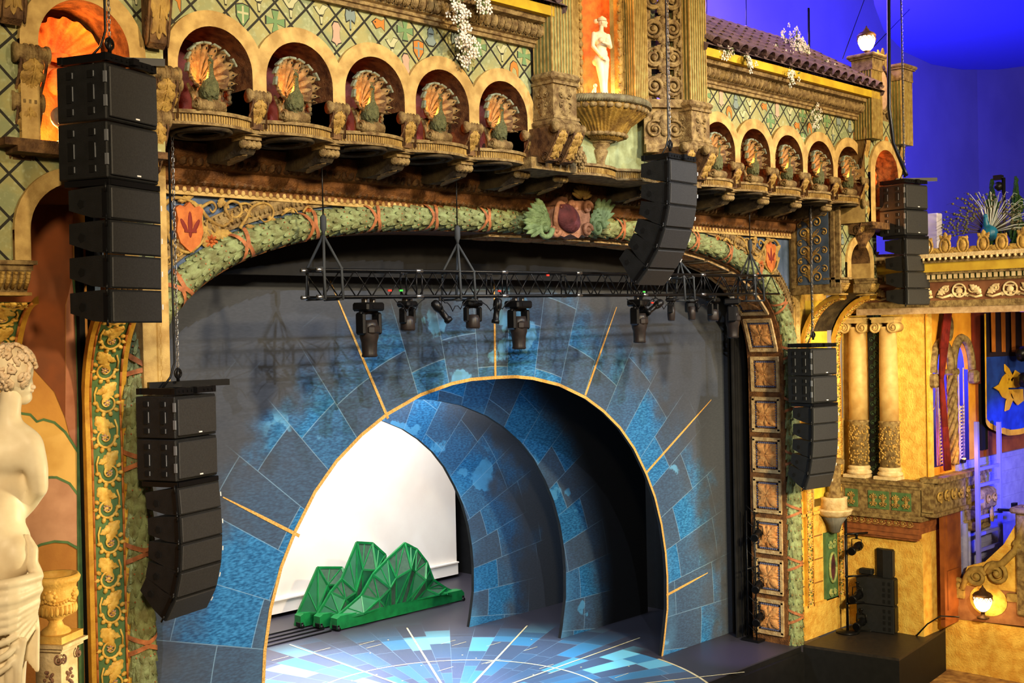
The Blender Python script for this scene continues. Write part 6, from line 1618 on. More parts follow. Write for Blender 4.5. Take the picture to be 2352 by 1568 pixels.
# ================================================================ stage-right light tower inside the opening
tw = AZ(1715, 1452, 0); r = empty('light_tower', (26.05, .95, 0), 0, 'dark scaffold tower just inside the right edge of the stage opening', 'light stand')
m = MB()
for x in (-.12, .12):
    for y in (-.12, .12): m.tube([(x, y, 0), (x, y, 3.3)], .02, 6)
for i in range(9): z = .2+.38*i; m.tube([(-.12, -.12, z), (.12, -.12, z)], .014, 5); m.tube([(-.12, -.12, z), (-.12, .12, z+.2)], .012, 5)
m.tube([(-.5, -.12, 1.9), (.2, -.12, 1.9)], .02, 6); m.box((0, 0, .03), (.5, .5, .06)); m.build('frame', blackm, r)
for z, lab in ((2.75, 'topmost of the three spotlights on the dark tower beside the orange panel strip'), (1.45, 'middle spotlight on the dark tower beside the orange panel strip'), (.62, 'lowest spotlight on the dark tower, near the stage floor')):
    leko(lab, V((25.95, .75, z+.3)), 1.45, 1.9, 'spotlights on the stage tower', 1.0)
# ================================================================ platform, loudspeakers, boom stand on the right
pf = MB(); A_ = [(26.50, -.23), (26.80, -2.62), (28.97, -2.35), (28.97, -.1)]
C_ = [AZ(1845, 1480, 0), AZ(2065, 1512, 0), AZ(2163, 1440, 0), AZ(2074, 1428, 0)]
poly = [(C_[0].x, C_[0].y), (C_[1].x, C_[1].y), (30.15, -2.19), (28.95, -.15)]
pf.prism(poly, -.06, 0, 'z'); r = empty('black_platform', (0, 0, 0), 0, 'large black box platform at the lower right, carrying the loudspeaker stack', 'platform')
pf.build('top_board', mat('platform_top', (52, 46, 42), (40, 36, 34), .45, scale=8), r)
pf = MB(); pf.prism([(x+(.0), y+.0) for x, y in poly], -3, -.06, 'z'); pf.build('skirt', blackp, r)
r['label'] = 'large black box platform at the lower right, carrying the loudspeaker stack'
def ground_box(pxs, z0, H, D, name, lab, mt, grp, rz):
    pass
SB = AZ(2062, 1452, 0)
rz = radians(8)
def sub_box(z, lab):
    r = empty('subwoofer', (SB.x, SB.y, z), rz, lab, 'speaker', 'stacked subwoofers on the platform')
    b = MB(); b.box((0, .48, .355), (.62, .98, .70), bev=.02); b.build('cabinet', speakerc, r)
    b = MB(); b.box((.0, -.015, .355), (.56, .02, .64), bev=.01); b.build('grille', blackm, r)
    b = MB()
    for y in (.10, .24):
        for z_ in (.12, .28, .42, .58): b.box((-.312, y, z_), (.02, .06, .09))
    b.build('handle_recesses', darkhole, r)
sub_box(0.0, 'lower of the two stacked black subwoofers on the platform'); sub_box(.71, 'upper of the two stacked black subwoofers, under the small wedge speaker')
r = empty('loudspeaker', (SB.x+.02, SB.y+.25, 1.42), rz, 'tall black trapezoid loudspeaker on top of the subwoofer stack', 'speaker')
b = MB(); b.prism([(-.24, -.18), (.24, -.18), (.24, .05), (.10, .26), (-.10, .26), (-.24, .05)], 0, .72, 'z'); b.build('cabinet', speakerc, r)
b = MB(); b.box((0, -.19, .36), (.44, .02, .66), bev=.01); b.build('grille', grille, r)
m = MB(); P_ = V((SB.x, SB.y+.6, 1.42)); m.box(P_+V((0, .2, .08)), (.34, .36, .14), bev=.02); o = m.build('amplifier_box', speakerc); tag(o, 'small black box on the subwoofer stack left of the tall loudspeaker', 'box')
# boom stand
bs = V((27.55, -1.2, 0)); bq = AZ(1947, 1452, 0); bs = V((bq.x, bq.y, 0))
r = empty('boom_stand', bs, 0, 'thin black upright boom stand with side arms on the platform', 'light stand')
m = MB(); m.tube([(0, 0, 0), (0, 0, 2.95)], .035, 8); m.build('pole', blackm, r)
m = MB(); m.lathe([(.3, 0), (.3, .04), (.05, .07)], 16); m.build('base_plate', blackm, r)
sd = V((.55, -.35, 0)).normalized()
for z in (.75, 1.45, 2.55): m = MB(); m.tube([(0, 0, z), tuple(sd*.62+V((0, 0, z)))], .026, 8); m.ell((0, 0, z), .05, 8, 6); m.build('arm', blackm, r)
for z, q, lab in ((2.55, .30, 'topmost spotlight on the boom stand over the platform'), (1.45-.15, .30, 'middle spotlight on the boom stand, in front of the subwoofers'), (.75-.15, .40, 'lowest spotlight on the boom stand, close to the platform')):
    leko(lab, bs+sd*q+V((0, 0, z-.03)), 1.45, 1.7, 'spotlights on the boom stand', 1.05)
m = MB(); m.tube([bs+V((.1, -.1, .02)), bs+V((.5, -.5, .02)), SB+V((.3, -.4, .02)), V((28.9, -2.0, .03)), V((29.0, -2.25, .35)), V((29.2, -2.5, .55)), V((29.4, -2.9, .55))], .018, 6); o = m.build('black_cable', blackm); tag(o, 'black cable from the platform up onto the low wall', 'cable')
# ================================================================ recess right of the columns
YB = -2.35
def pp(px, py, y=YB): q = AY(px, py, y); return (q.x, q.z)
orw = mat('orange_yellow_wall', (232, 160, 44), (214, 138, 34), .85, scale=3, bump=.2)
wc = MB(); x0, x1 = pp(2128, 900)[0], pp(2420, 900)[0]
aL, aM1, aM2, aR = pp(2142, 900)[0], pp(2176, 900)[0], pp(2188, 900)[0], pp(2224, 900)[0]
zb, zs = pp(2180, 1066)[1], pp(2180, 852)[1]
def arch_wall(mb, x0, x1, z0, z1, holes, y, dep):
    Xs = {x0, x1}
    for a, b, zb_, zs_ in holes: c_, R = (a+b)/2, (b-a)/2; Xs |= {round(c_-R*cos(pi*k/16), 4) for k in range(17)}
    Xs = sorted(Xs)
    for u, v in zip(Xs[:-1], Xs[1:]):
        m_ = (u+v)/2; h = [q for q in holes if q[0]-1e-3 < m_ < q[1]+1e-3]
        if h:
            a, b, zb_, zs_ = h[0]; c_, R = (a+b)/2, (b-a)/2; g = lambda x: zs_+1.45*sqrt(max(0, R*R-(x-c_)**2))
            mb.add([(u, y, z0), (v, y, z0), (v, y, zb_), (u, y, zb_)], [[0, 1, 2, 3]]); mb.add([(u, y, g(u)), (v, y, g(v)), (v, y, z1), (u, y, z1)], [[0, 1, 2, 3]])
            mb.add([(u, y, g(u)), (v, y, g(v)), (v, y+dep, g(v)), (u, y+dep, g(u))], [[0, 1, 2, 3]])
        else: mb.add([(u, y, z0), (v, y, z0), (v, y, z1), (u, y, z1)], [[0, 1, 2, 3]])
xd = pp(2240, 900)[0]
arch_wall(wc, x0, xd, 3.6, 9.2, [(aL, aM1, zb, zs), (aM2, aR, zb, zs)], YB, .10)
wc.cur = 1; wc.box(((xd+x1)/2, YB+.02, 6.0), (x1-xd, .06, 6.5))
wc.cur = 2; wc.box(((x0+x1)/2+.3, YB+2.4, 5.5), (x1-x0+2, .1, 8.5))
struct(wc.build('wall_chamber', [orw, mat('dark_orange_wall', (160, 82, 26), (120, 56, 18), .85, scale=2), mat('chamber_grey', (150, 146, 160), None, .85)]))
am = MB()
for a, b in ((aL, aM1), (aM2, aR)):
    c_, R = (a+b)/2, (b-a)/2+.10; am.tube([(c_+R*cos(t), YB-.05, zs+1.45*R*sin(t)) for t in [pi*i/16 for i in range(17)]], .12, 6)
for x in (aL-.12, aR+.12): am.box((x, YB-.1, zs-.2), (.3, .25, .35), bev=.06)
am.ell((pp(2178, 752)[0], YB-.03, pp(2178, 752)[1]), (.24, .05, .36), 14, 8)
am.box(((aM1+aM2)/2, YB-.05, zs-.02), (.4, .3, .16), bev=.04)
struct(am.build('trim_100', stone))
tc = MB(); xc = (aM1+aM2)/2
for i in range(5):
    tc.tube([(xc+.10*cos(t*9+i*1.26), YB-.05+.10*sin(t*9+i*1.26), zb+(zs-zb)*t) for t in [k/40 for k in range(41)]], .06, 6)
o = tc.build('twisted_column', stone); tag(o, 'twisted stone column between the two blue arched windows', 'column')
for k, (a, b) in enumerate(((aL, aM1), (aM2, aR))):
    m = MB(); w_ = b-a; zt = zs+.05
    for t in (.06, .5, .62, .93): m.tube([(a+w_*t, YB+.1, zb), (a+w_*t, YB+.1, zt)], .018, 5)
    n = 16
    for i in range(n):
        z0 = zb+(zt-1.0-zb)*i/n; z1 = zb+(zt-1.0-zb)*(i+1)/n
        for (ta, tb_) in ((.62, .93), (.93, .62)): m.tube([(a+w_*ta, YB+.1, z0), (a+w_*tb_, YB+.1, z1)], .016, 5)
    m.tube([(a+w_*.28+w_*.2*cos(t), YB+.1, zt-.55+.45*sin(t)) for t in [2*pi*i/20 for i in range(21)]], .018, 5)
    o = m.build('white_trellis', cream); tag(o, 'cream iron trellis in the %s arched window of the chamber' % ('left' if k == 0 else 'right'), 'trellis', 'window trellises')
m = MB(); P_ = [pp(2148, 700), pp(2136, 800), pp(2135, 870), pp(2140, 980), pp(2146, 1080)]; Q_ = [pp(2162, 700), pp(2152, 800), pp(2142, 870), pp(2152, 980), pp(2160, 1078)]
for i in range(4):
    for j in range(6):
        f0, f1 = j/6, (j+1)/6; g = lambda A, B, f: (A[0]+(B[0]-A[0])*f, YB-.28+.05*(j % 2), A[1]+(B[1]-A[1])*f)
        a_, b_, c_, d_ = [(P_[i][0]+(Q_[i][0]-P_[i][0])*f, YB-.30+.08*((j+q) % 2), P_[i][1]) for q, f in ((0, f0), (1, f1))]+[(P_[i+1][0]+(Q_[i+1][0]-P_[i+1][0])*f, YB-.30+.08*((j+q) % 2), P_[i+1][1]) for q, f in ((1, f1), (0, f0))]
        m.add([a_, b_, c_, d_], [[0, 1, 2, 3]], True)
o = m.build('red_curtain', redcloth); tag(o, 'narrow gathered red curtain tied back at the left chamber window', 'curtain')
for k in (0, 1): sol = o.modifiers.new('t', 'SOLIDIFY') if k == 0 else None
if 'SOLIDIFY' in [x.type for x in o.modifiers]: o.modifiers[0].thickness = .02
# uplights on the sill
for i, (px, py) in enumerate(((2174, 1075), (2212, 1062))):
    q = AY(px, py, YB-.2); m = MB(); m.box((0, 0, .04), (.14, .12, .1), bev=.02); m.cur = 1; m.box((0, -.03, .10), (.10, .05, .03)); o = m.build('sill_uplight', [blackm, bulbm], None, q); tag(o, 'small orange uplight on the window sill, %s one' % ('left' if i == 0 else 'right'), 'lamp', 'sill uplights')
light('POINT', (pp(2175, 1060)[0], YB-.5, zb+.3), None, 12, (1, .45, .12), .05, name='sill_light')
# sill band and hanging stone console
zs1 = pp(2200, 1085)[1]
sl = MB(); xa_, xb_ = pp(2120, 1000)[0], pp(2243, 1000)[0]
sl.box(((xa_+xb_)/2, YB-.15, zs1), (xb_-xa_, .5, .12)); sl.box(((xa_+xb_)/2, YB-.08, zs1-.45), (xb_-xa_, .3, .75)); sl.box(((xa_+xb_)/2, YB-.12, zs1-.86), (xb_-xa_, .4, .1))
sl.cur = 1
for i in range(7): sl.fn = lambda q, i=i: V((xa_+.3+i*.42+q.x, YB-.24-q.z, q.y)); sl.spiral(0, zs1-.45, .15, i, 1, 1.3, .03, .03, 16); sl.leaf(.1, zs1-.6, 1.3, .3, .14, .05, 2)
sl.fn = None; struct(sl.build('trim_101', [stone, gold]))
r = empty('stone_console', (pp(2220, 1150)[0], YB-.3, pp(2220, 1205)[1]), 0, 'heavy carved stone console hanging below the window sill beside the blue wall', 'bracket')
m = MB(); m.box((0, 0, .75), (.9, .7, .55), bev=.08); m.box((0, .05, .3), (.7, .55, .5), bev=.1); m.box((0, .08, .05), (.9, .5, .25), bev=.05); m.build('body', stone, r)
m = MB(lambda q: V((q.x, -.36-q.z, q.y))); m.spiral(-.2, .75, .14, 0, 1, 1.4, .03, .02); m.spiral(.2, .75, .14, pi, -1, 1.4, .03, .02); m.leaf(0, .15, pi/2, .4, .25, .05); m.build('carving', gold, r)
# doorway and blue-lit wall
m = MB(); a, b = pp(2158, 1250), pp(2197, 1250); m.box(((a[0]+b[0])/2, YB-.06, 1.9), (b[0]-a[0], .12, 3.4)); m.box(((a[0]+b[0])/2, YB-.13, 2.6), (b[0]-a[0]-.3, .02, 1.2)); m.box(((a[0]+b[0])/2, YB-.13, 1.1), (b[0]-a[0]-.3, .02, 1.0)); struct(m.build('door_1', wood))
m = MB(); a, b = pp(2197, 1250), pp(2430, 1250); lw = mat('lilac_plaster', (150, 150, 190), (130, 130, 176), .8, scale=4, bump=.2); m.box(((a[0]+b[0])/2, YB-.04, 2.2), (b[0]-a[0], .1, 4.2))
for i in range(10): m.box(((a[0]+b[0])/2, YB-.1, .9+i*.36), (b[0]-a[0], .03, .05))
for px in (2203, 2212, 2221, 2230): m.tube([(pp(px, 1250)[0], YB-.15, .3), (pp(px, 1250)[0], YB-.15, pp(px, 1200)[1])], .09, 8)
struct(m.build('wall_lilac', lw))
# ladder
r = empty('white_ladder', (pp(2270, 1000)[0], YB-.6, .3), .0, 'tall ladder lit deep blue, standing in front of the banner', 'ladder')
xL_, xR_ = AY(2245, 1100, YB-.6).x, AY(2296, 1100, YB-.6).x; zt1, zt2 = AY(2245, 968, YB-.6).z-.3, AY(2296, 968, YB-.6).z-.3; xm = pp(2270, 1000)[0]
m = MB(); m.tube([(xL_-xm, 0, 0), (xL_-xm, 0, zt1)], .07, 4, smooth=False); m.tube([(xR_-xm, 0, 0), (xR_-xm, 0, zt2)], .07, 4, smooth=False); m.build('rails', ladderblue, r)
for i in range(9): m = MB(); m.box(((xL_+xR_)/2-xm, 0, .5+i*.42), (xR_-xL_, .06, .08)); m.build('rung', ladderblue, r)
m = MB(); q0, q1 = AY(2294, 1170, YB-.8), AY(2345, 1173, YB-.8); m.tube([q0, q1], .04, 6); m.box(q0.lerp(q1, .7)+V((0, 0, .12)), (.2, .1, .18)); o = m.build('black_pipe_arm', blackm); tag(o, 'short black pipe arm with clamp beside the ladder', 'pipe')
light('SPOT', (27.6, -8, 5.2), (pp(2300, 1180)[0], YB, 3.4), 4200, (.05, .06, 1), .2, 40, .5, 'blue_wash'); light('POINT', (xc, YB+1.3, zb+1.5), None, 260, (.06, .03, 1), .2, name='blue_wash'); light('POINT', (aL+.3, YB+.6, zb+.3), None, 30, (.5, .1, 1), .1, name='blue_wash')
# banner
r = empty('hanging_banner', (pp(2262, 820)[0], YB-.35, pp(2262, 720)[1]), 0, 'royal blue banner with gold leaf emblem and gold hem, below black and orange stripes', 'banner')
bo = V((pp(2262, 820)[0], 0, pp(2262, 720)[1]))
def bq_(px, py): q = AY(px, py, YB-.35); return (q.x-bo.x, q.z-bo.z)
def bstrip(mb, L_, R_, n=24, wav=.05):
    vs = []; F = []
    for i in range(n+1):
        f = i/n; a_, b_ = L_(f), R_(f)
        vs += [(a_[0], wav*sin(f*14), a_[1]), (b_[0], wav*sin(f*14), b_[1])]
    for i in range(n): F.append([2*i, 2*i+1, 2*i+3, 2*i+2])
    mb.add(vs, F, True)
m = MB(); low = lambda f, e=0: (lambda t: (t, 958+e+26*sin(pi*min(1, t))))(f*.93)
bstrip(m, lambda f: bq_(2262+110*f, 820-6*f), lambda f: bq_(2264+108*f, 955+32*sin(pi*min(1, f*.93))**.7)); m.build('blue_cloth', bannerblue, r)
m = MB(); bstrip(m, lambda f: bq_(2264+108*f, 953+32*sin(pi*min(1, f*.93))**.7), lambda f: bq_(2264+108*f, 968+32*sin(pi*min(1, f*.93))**.7)); m.T = Matrix.Translation(V((0, -.02, 0)))
bstrip(m, lambda f: bq_(2259+4*f, 720), lambda f: bq_(2262+3*f, 960), 2, 0); m.build('gold_hem', bannergold, r)
m = MB(); bstrip(m, lambda f: bq_(2262+110*f, 716), lambda f: bq_(2262+110*f, 818)); m.build('dark_stripe_cloth', mat('dark_purple_cloth', (40, 22, 34), (30, 16, 26), .9), r)
for px in (2270, 2293, 2316, 2340): m = MB(); a_, b_, c_, d_ = bq_(px, 716), bq_(px+11, 716), bq_(px+12, 808), bq_(px+2, 808); m.add([(a_[0], -.07, a_[1]), (b_[0], -.06, b_[1]), (c_[0], -.06, c_[1]), (d_[0], -.07, d_[1])], [[0, 1, 2, 3]]); m.build('orange_stripe', mat('orange_cloth', (204, 118, 30), (176, 96, 22), .8), r)
m = MB(); 
for pts in ([(2275, 890), (2288, 882), (2296, 865), (2303, 858), (2309, 862), (2307, 885), (2310, 905), (2304, 916), (2296, 912), (2288, 898)], [(2300, 836), (2309, 845), (2316, 858), (2320, 868), (2316, 876), (2309, 864), (2301, 852)], [(2306, 878), (2318, 866), (2325, 850), (2342, 862), (2343, 885), (2328, 890), (2310, 890)], [(2309, 894), (2342, 893), (2343, 920), (2330, 930), (2316, 912)], [(2304, 920), (2314, 902), (2320, 915), (2310, 940), (2301, 944)]):
    Q = [bq_(*p) for p in pts]; m.prism(Q, -.10, -.07, 'y')
m.build('gold_emblem', bannergold, r)
for px, py, lab in ((2346, 808, 'upper black spotlight cut by the right edge in front of the banner'), (2352, 868, 'lower black spotlight cut by the right edge beside the gold emblem')):
    q = AY(px, py, YB-.9); m = MB(); m.tube([q+V((.3, 0, .05)), q, q+V((-.12, -.1, -.12))], [.12, .16, .18], 10); o = m.build('black_spotlight', blackm); tag(o, lab, 'stage light', 'spotlights by the banner')
m = MB(); a_, b_ = pp(2230, 760)[0], pp(2257, 760)[0]; m.box(((a_+b_)/2, YB-.05, 7.6), (b_-a_, .08, 2.6)); struct(m.build('trim_102', mat('dark_red_panel', (110, 36, 18), (84, 26, 12), .85, scale=2)))
m = MB(); a_, b_ = pp(2246, 900)[0], pp(2259, 900)[0]; m.box(((a_+b_)/2, YB-.06, 5.8), (b_-a_, .08, 2.6)); struct(m.build('trim_103', darkhole))
# steps, low parapet with scroll top, lamp
st = MB(); 
for i in range(4): st.box((29.75+i*.0, -2.45-.0, .55+i*.0), (.01, .01, .01)) if 0 else None
c0 = AX(2125, 1400, 29.25)
for i, (y_, z0, z1) in enumerate(((-2.62, .42, .70), (-2.55, .70, .96), (-2.5, .96, 1.2))): st.box((31.2+.3*i, -2.15-.0*i, (z0+z1)/2-.05), (1.7, .9-.05*i, z1-z0), bev=.02)
struct(st.build('trim_104', mat('brown_step_stone', (150, 112, 76), (84, 58, 38), .7, scale=6, bump=.4)))
XP = 30.32
def xq(px, py): q = AX(px, py, XP); return (q.y, q.z)
pa = MB(); pa.prism([xq(2125, 1408), xq(2352, 1443), (xq(2352, 1443)[0]-4, .42), (xq(2352, 1443)[0]-4, -1.4), (xq(2125, 1408)[0], -1.4)], XP, XP+.5, 'x')
struct(pa.build('wall_parapet', ywall))
pa = MB(); a_, b_, c_, d_ = xq(2190, 1340), xq(2430, 1372), xq(2430, 1446), xq(2190, 1420)
pa.prism([a_, b_, c_, d_], XP-.02, XP+.3, 'x'); pa.cur = 1
pa.prism([xq(2205, 1345), xq(2222, 1300), xq(2262, 1290), xq(2305, 1250), xq(2335, 1200), xq(2352, 1160), xq(2440, 1150), xq(2440, 1375), xq(2330, 1365)], XP+.0, XP+.25, 'x')
pa.prism([(xq(2271, 1378)[0]+.48*cos(t), xq(2271, 1378)[1]+.40*sin(t)) for t in [2*pi*i/24 for i in range(24)]], XP-.03, XP+.1, 'x')
pa.cur = 2
pa.fn = lambda q: V((XP-.06-q.z, q.x, q.y))
def sp(px, py, R, d_, tn=1.6, a0=0): q = xq(px, py); pa.spiral(q[0], q[1], R, a0, d_, tn, .05, .03, 30, r1=.07)
sp(2205, 1342, .17, 1, 1.5); sp(2246, 1322, .22, -1, 1.7); sp(2292, 1316, .30, 1, 2.0); sp(2346, 1252, .14, 1, 1.4)
def cv(pts, r_=.07): pa.tube([xq(*p)+(.03,) for p in pts], r_, 8)
cv([(2212, 1350), (2224, 1320), (2236, 1306), (2256, 1304), (2268, 1318)], .08); cv([(2272, 1314), (2284, 1296), (2306, 1292), (2322, 1276), (2336, 1262), (2350, 1220), (2362, 1190)], .09)
pa.fn = None
for a_, b_ in (((2190, 1360), (2218, 1364)), ((2318, 1370), (2440, 1382))): q0, q1 = xq(*a_), xq(*b_); pa.prism([(q0[0]+.02, q0[1]+.1), (q1[0], q1[1]+.1), (q1[0], q1[1]-.1), (q0[0]+.02, q0[1]-.1)], XP-.12, XP+.3, 'x')
struct(pa.build('trim_105', [mat('brown_parapet_base', (166, 112, 70), (140, 90, 54), .8, scale=5), ywall, mat('olive_scroll_stone', (170, 140, 74), (130, 104, 50), .75, scale=6, bump=.3)]))
lq = xq(2271, 1412); L2 = globe_lamp((XP-.35, lq[0], lq[1]-.02), .92, 'glowing globe lamp in the scalloped recess of the parapet, lower right', 'lamp')
light('POINT', (XP-.62, lq[0], lq[1]+.45), None, 24, (1, .60, .22), .12, name='globe_light')
m = MB(); q = xq(2344, 1120); m.box((XP+.1, q[0]-.15, 1.9), (.5, .5, 2.6), bev=.05); m.box((XP+.1, q[0]-.15, 3.25), (.7, .7, .15), bev=.04); o = m.build('stone_pier', stone); tag(o, 'carved stone pier cut off by the right edge of the photo above the scroll parapet', 'pier')
m = MB(); m.box((31, -8, -1.15), (9, 14, .1)); m.box((14, -9, -3.05), (34, 19, .1)); struct(m.build('floor_main', carpet))
m = MB(); m.box((44.2, -10, 3), (.3, 26, 13)); m.box((36.5, 2.2, 4.5), (15, .3, 9)); struct(m.build('wall_house_right', mat('house_wall', (170, 120, 70), (140, 96, 56), .85, scale=1)))
# ---------------------------------------------------------------- above the entablature
r = empty('stuffed_peacock', AX(2272, 545, 29.3), 0, 'blue-necked peacock with spread white-quilled tail on top of the right entablature', 'peacock')
m = MB(); m.ell((0, 0, .1), (.2, .22, .2)); limb(m, [(0, .05, .15), (-.05, .06, .38), (-.07, .05, .50)], [.12, .07, .05]); m.ell((-.08, .05, .53), (.05, .06, .05)); limb(m, [(-.1, .06, .53), (-.17, .09, .51)], [.025, .01])
vor(m.build('body', mat('peacock_blue', (20, 96, 130), (16, 70, 96), .4), r), .02, 3)
m = MB(); q_ = MB(); e_ = MB(); rg = random.Random(12)
for i in range(84):
    a = radians(-95+190*i/83)+rg.uniform(-.03, .03); L_ = rg.uniform(.85, 1.25)*(1.1 if a < 0 else 1.0)
    tip = V((-.0, -sin(a)*L_, .15+cos(a)*L_*.82)); mid_ = V((.1, -sin(a)*L_*.55, .2+cos(a)*L_*.5)); dr = V((.0, -sin(a)*.25, -.12*abs(sin(a))))
    wh = -.5 < a < 1.6 and rg.random() < .62
    (q_ if wh else m).tube([(0, 0, .12), mid_, tip, tip+dr*.6], [.009, .008, .006, .003], 4)
    if not wh:
        for k in range(3): f = .5+.22*k; e_.ell(mid_.lerp(tip, (f-.5)*2)+V((-.02, rg.uniform(-.03, .03), 0)), (.012, .04, .03), 6, 4)
m.build('dark_tail_feathers', mat('tail_brown', (84, 72, 60), (60, 50, 40), .8, scale=20), r); q_.build('white_quills', mat('white_quill', (216, 220, 214), None, .6), r); e_.build('tail_eyes', mat('tail_eye', (110, 92, 60), (60, 80, 70), .6, scale=30), r)
for k, (px, pb, pt) in enumerate(((2281, 600, 418), (2336, 600, 412))):
    b_ = AX(px, pb, 31.2); t_ = AX(px, pt, 31.2); H = t_.z-b_.z; m = MB(); rg = random.Random(k)
    for i in range(420):
        f = rg.random()**.9; R = .36*(1-f)**.7*(.75+.25*sin(f*20)); a = rg.uniform(0, 2*pi); rr = R*sqrt(rg.random()); m.ell((rr*cos(a), rr*sin(a), f*H), (.035, .035, .11), 5, 3, (rg.uniform(-.3, .3), rg.uniform(-.3, .3), 0))
    o = m.build('cypress_tree', cypress, None, b_); tag(o, 'slim dark green cypress behind the entablature, %s' % ('left of the camera pole' if k == 0 else 'near the right edge of the photo'), 'tree', 'cypress trees')
m = MB(); q0, q1 = AX(2307, 620, 30.6), AX(2305, 408, 30.6); m.tube([q0, q1], .045, 6); q2 = AX(2293, 408, 30.6); m.tube([q1, q2], .03, 6); m.ell(q2-V((0, 0, .22)), .12, 10, 8); m.box(q2, (.18, .2, .12)); o = m.build('camera_pole', blackm); tag(o, 'black pole with security cameras at its top rising above the peacock', 'pole')
m = MB(); q = AX(2138, 535, 30.2); m.box(q, (.3, .5, 1.0), bev=.02); o = m.build('white_panel_box', mat('pale_panel', (200, 196, 210), None, .6)); tag(o, 'pale upright box just right of the upper right speaker cluster', 'box')
# ---------------------------------------------------------------- blue dome and its rim
skm = mat('dome_plaster', (150, 150, 215), (138, 138, 205), .95, scale=.4)
sk = MB(); 
P_ = [(12, 8), (30, 8), (44, 8.5), (58, 8.5), (72, 7), (84, 2), (92, -8)]
for (xa1, ya1), (xb1, yb1) in zip(P_[:-1], P_[1:]):
    zl = 12.3 if xb1 <= 30 else 2
    sk.add([(xa1, ya1, zl), (xb1, yb1, zl), (xb1, yb1, 40), (xa1, ya1, 40)], [[0, 1, 2, 3]], True)
struct(sk.build('ceiling_dome', skm))
rm = MB(); Q = [AZ(px, py, 17.5) for px, py in ((2000, -60), (2008, 10), (2030, 70), (2075, 118), (2140, 148), (2210, 160), (2290, 160), (2400, 146), (2500, 120), (2500, -60))]
rm.prism([(q.x, q.y) for q in Q], 17.5, 18.2, 'z')
struct(rm.build('ceiling_rim', mat('dark_blue_plaster', (60, 60, 120), None, .9)))
# antennas and hanging lines against the blue
for lab, a_, b_, rr in (('thin dark rod against the blue above the left end of the far roof', (1622, -20), (1623, 50), .02), ('fine vertical line above the far roof, left of the rod behind the vine', (1713, -20), (1714, 75), .014), ('dark rod rising behind the blossoming vine of the far roof', (1857, 20), (1858, 110), .035),
        ('thin slanting line left of the globe lamp', (1985, 0), (1935, 135), .012), ('thin slanting line crossing right of the globe lamp', (2110, 0), (1985, 130), .012)):
    m = MB(); q0 = AY(*a_, .9); m.tube([q0, AY(*b_, .3)], rr, 5); o = m.build('hanging_line', blackm); tag(o, lab, 'cable', 'lines against the blue')
m = MB()
for px in (2041,): 
    a_ = AD(px, -30, 22.6); b_ = AD(px+1, 250, 22.6); m.tube([a_, b_, AD(2052, 330, 22.6), AD(2075, 385, 22.3), AD(2082, 402, 22.2)], .035, 6)
o = m.build('black_cable_bundle', blackm); tag(o, 'black cable bundle draping down to the upper right speaker cluster', 'cable')
m = MB(); rg = random.Random(5)
for i in range(60):
    q = AD(rg.uniform(2090, 2350), rg.uniform(0, 400), 52); m.ell(q, .03, 4, 3)
# ---------------------------------------------------------------- blossom vines
def vine(pts, y0, y1, lab, dens=14, spread=8):
    dens = int(dens*1.8)
    r = empty('blossom_vine', AY(pts[0][0], pts[0][1], y0), 0, lab, 'vine', 'blossoming vines'); O = r.location.copy(); rg = random.Random(int(pts[0][0]))
    n = len(pts); W = [AY(p[0], p[1], y0+(y1-y0)*i/(n-1))-O for i, p in enumerate(pts)]
    m = MB(); m.tube(W, .012, 5); m.build('stem', vinegreen, r)
    f = MB(); l = MB()
    for i in range(n-1):
        for k in range(dens):
            b_ = W[i].lerp(W[i+1], rg.random())+V((rg.gauss(0, 1)*spread*.01, rg.uniform(-.08, 0), rg.gauss(0, 1)*spread*.01))
            if rg.random() < .62:
                a0 = rg.uniform(0, 2); tx, ty = rg.uniform(-.6, .6), rg.uniform(-.6, .6)
                for q in range(5): a = a0+q*1.257; f.ell(b_+V((.042*cos(a), -.01+.01*sin(a*2), .042*sin(a))), (.030, .010, .020), 5, 3, (tx*.5, -a, ty*.5))
            else: l.ell(b_, (.045, .008, .022), 5, 3, (rg.uniform(-1, 1), rg.uniform(-3, 3), rg.uniform(-1, 1)))
    f.build('blossoms', blossom, r); l.build('leaves', vinegreen, r)
vine([(1035, 2), (1052, 20), (1050, 45), (1062, 70), (1072, 95), (1078, 118), (1062, 140)], -2.3, -1.75, 'blossoming vine hanging over the near cornice in front of the diamond wall', 14, 9)
vine([(1085, -5), (1105, 5), (1112, 22)], -2.3, -2.1, 'short blossom sprig at the near tiled roof edge', 12, 6)
vine([(1800, 92), (1830, 95), (1835, 115), (1850, 140)], -.6, -1.3, 'dense blossom clump near the ridge of the far roof', 34, 14)
vine([(1835, 110), (1812, 145), (1815, 165), (1822, 190)], -1.3, -2.35, 'vine trailing down the middle of the far roof to the eave', 14, 10)
vine([(1845, 130), (1865, 160), (1880, 185), (1885, 215), (1868, 250), (1870, 285)], -1.2, -1.9, 'long vine falling from the far roof over the diamond wall', 13, 10)
vine([(1885, 165), (1905, 160), (1912, 168)], -1.6, -1.7, 'small blossom tuft right of the long vine on the far roof', 12, 8)
vine([(1765, 110), (1790, 128), (1805, 155)], -1.2, -1.9, 'blossom sprig left of the dense clump on the far roof', 12, 8)
vine([(1620, 85), (1635, 105), (1655, 112), (1675, 118)], -1.7, -2.2, 'blossoms along the far roof beside the fluted pilaster', 16, 8)
vine([(1700, 120), (1718, 142), (1722, 155)], -2.0, -2.4, 'tiny sprig over the eave of the far roof', 9, 5)
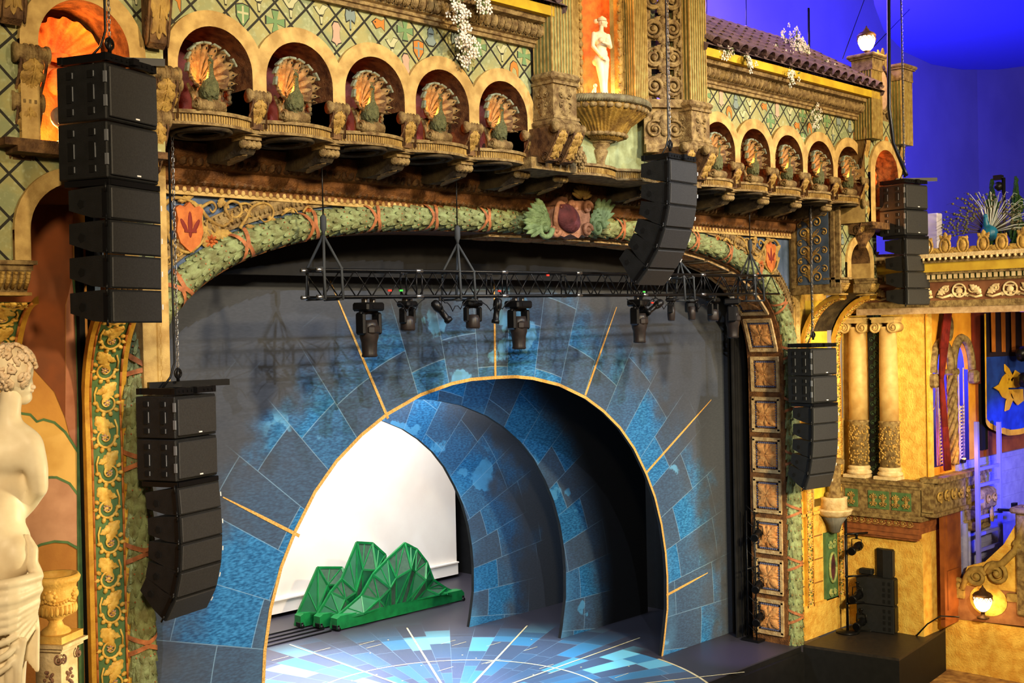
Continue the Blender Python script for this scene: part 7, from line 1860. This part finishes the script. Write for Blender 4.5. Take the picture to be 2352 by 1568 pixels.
# ---------------------------------------------------------------- cartouche at the crown of the arch
c0 = AY(1300, 505, -.45); r = empty('crowned_cartouche', c0, 0, 'carved cartouche with shell crown and green plumes at the top of the proscenium arch', 'cartouche')
kx = 1/(2760/ (c0.x*.716+15.5*.698)); 
def cq(px, py): q = AY(px, py, -.45); return (q.x-c0.x, q.z-c0.z)
m = MB(); Q = [cq(*p) for p in ((1252, 545), (1256, 500), (1262, 475), (1278, 470), (1280, 452), (1292, 455), (1296, 468), (1310, 462), (1330, 462), (1342, 470), (1345, 500), (1340, 545), (1325, 540), (1318, 548), (1300, 538), (1285, 545), (1268, 538))]
m.prism(Q, -.12, .25, 'y'); m.build('shield_body', mat('pink_brown_plaster', (170, 120, 92), (130, 88, 62), .7, scale=8, bump=.4), r)
m = MB(); a_ = cq(1290, 502); m.ell((a_[0], -.16, a_[1]), (.36, .14, .26), 16, 10, (0, .5, 0)); m.build('oval_boss', maroon, r)
m = MB(lambda q: V((q.x, -.14-q.z, q.y)))
for px, py, R, d_ in ((1272, 480, .13, 1), (1300, 472, .12, -1), (1335, 478, .12, 1), (1262, 530, .12, -1), (1335, 530, .13, 1)): a_ = cq(px, py); m.spiral(a_[0], a_[1], R, 0, d_, 1.5, .035, .03, 20, r1=.05)
m.tube([cq(*p)+(.05,) for p in ((1262, 478), (1258, 505), (1262, 530))], .05, 6); m.build('scrolls', MATS['pink_brown_plaster'], r)
m = MB(); a_ = cq(1320, 462)
for i in range(9): t = radians(20+140*i/8); m.ell((a_[0]+.17*cos(t), -.2, a_[1]+.02+.17*sin(t)), (.15, .05, .04), 8, 5, (0, -t, 0))
m.build('shell_crown', gold, r)
for side, sx in (('left', -1), ('right', 1)):
    m = MB(lambda q: V((q.x, -.12-q.z, q.y)))
    P0 = (1248, 520) if sx < 0 else (1345, 520)
    for (px, py) in (((1190, 492), (1200, 478), (1215, 465), (1228, 460), (1190, 512), (1200, 525), (1215, 533)) if sx < 0 else ((1400, 470), (1392, 480), (1380, 470), (1365, 470), (1398, 490), (1382, 500), (1378, 520))):
        a_ = cq(*P0); b_ = cq(px, py); ang = atan2(b_[1]-a_[1], b_[0]-a_[0]); Ln = sqrt((b_[0]-a_[0])**2+(b_[1]-a_[1])**2)
        m.leaf(a_[0], a_[1], ang, Ln, .20, .08, 5); m.leaf(a_[0]+.3*cos(ang), a_[1]+.3*sin(ang), ang+.3, Ln*.6, .14, .10, 3)
    a_ = cq(P0[0]+sx*12, P0[1]+5); m.spiral(a_[0], a_[1], .2, 0, sx, 1.4, .04, .06, 20, r1=.06)
    m.build('green_plume', mat('plume_green', (124, 148, 104), (84, 104, 68), .6, scale=7, bump=.4), r)
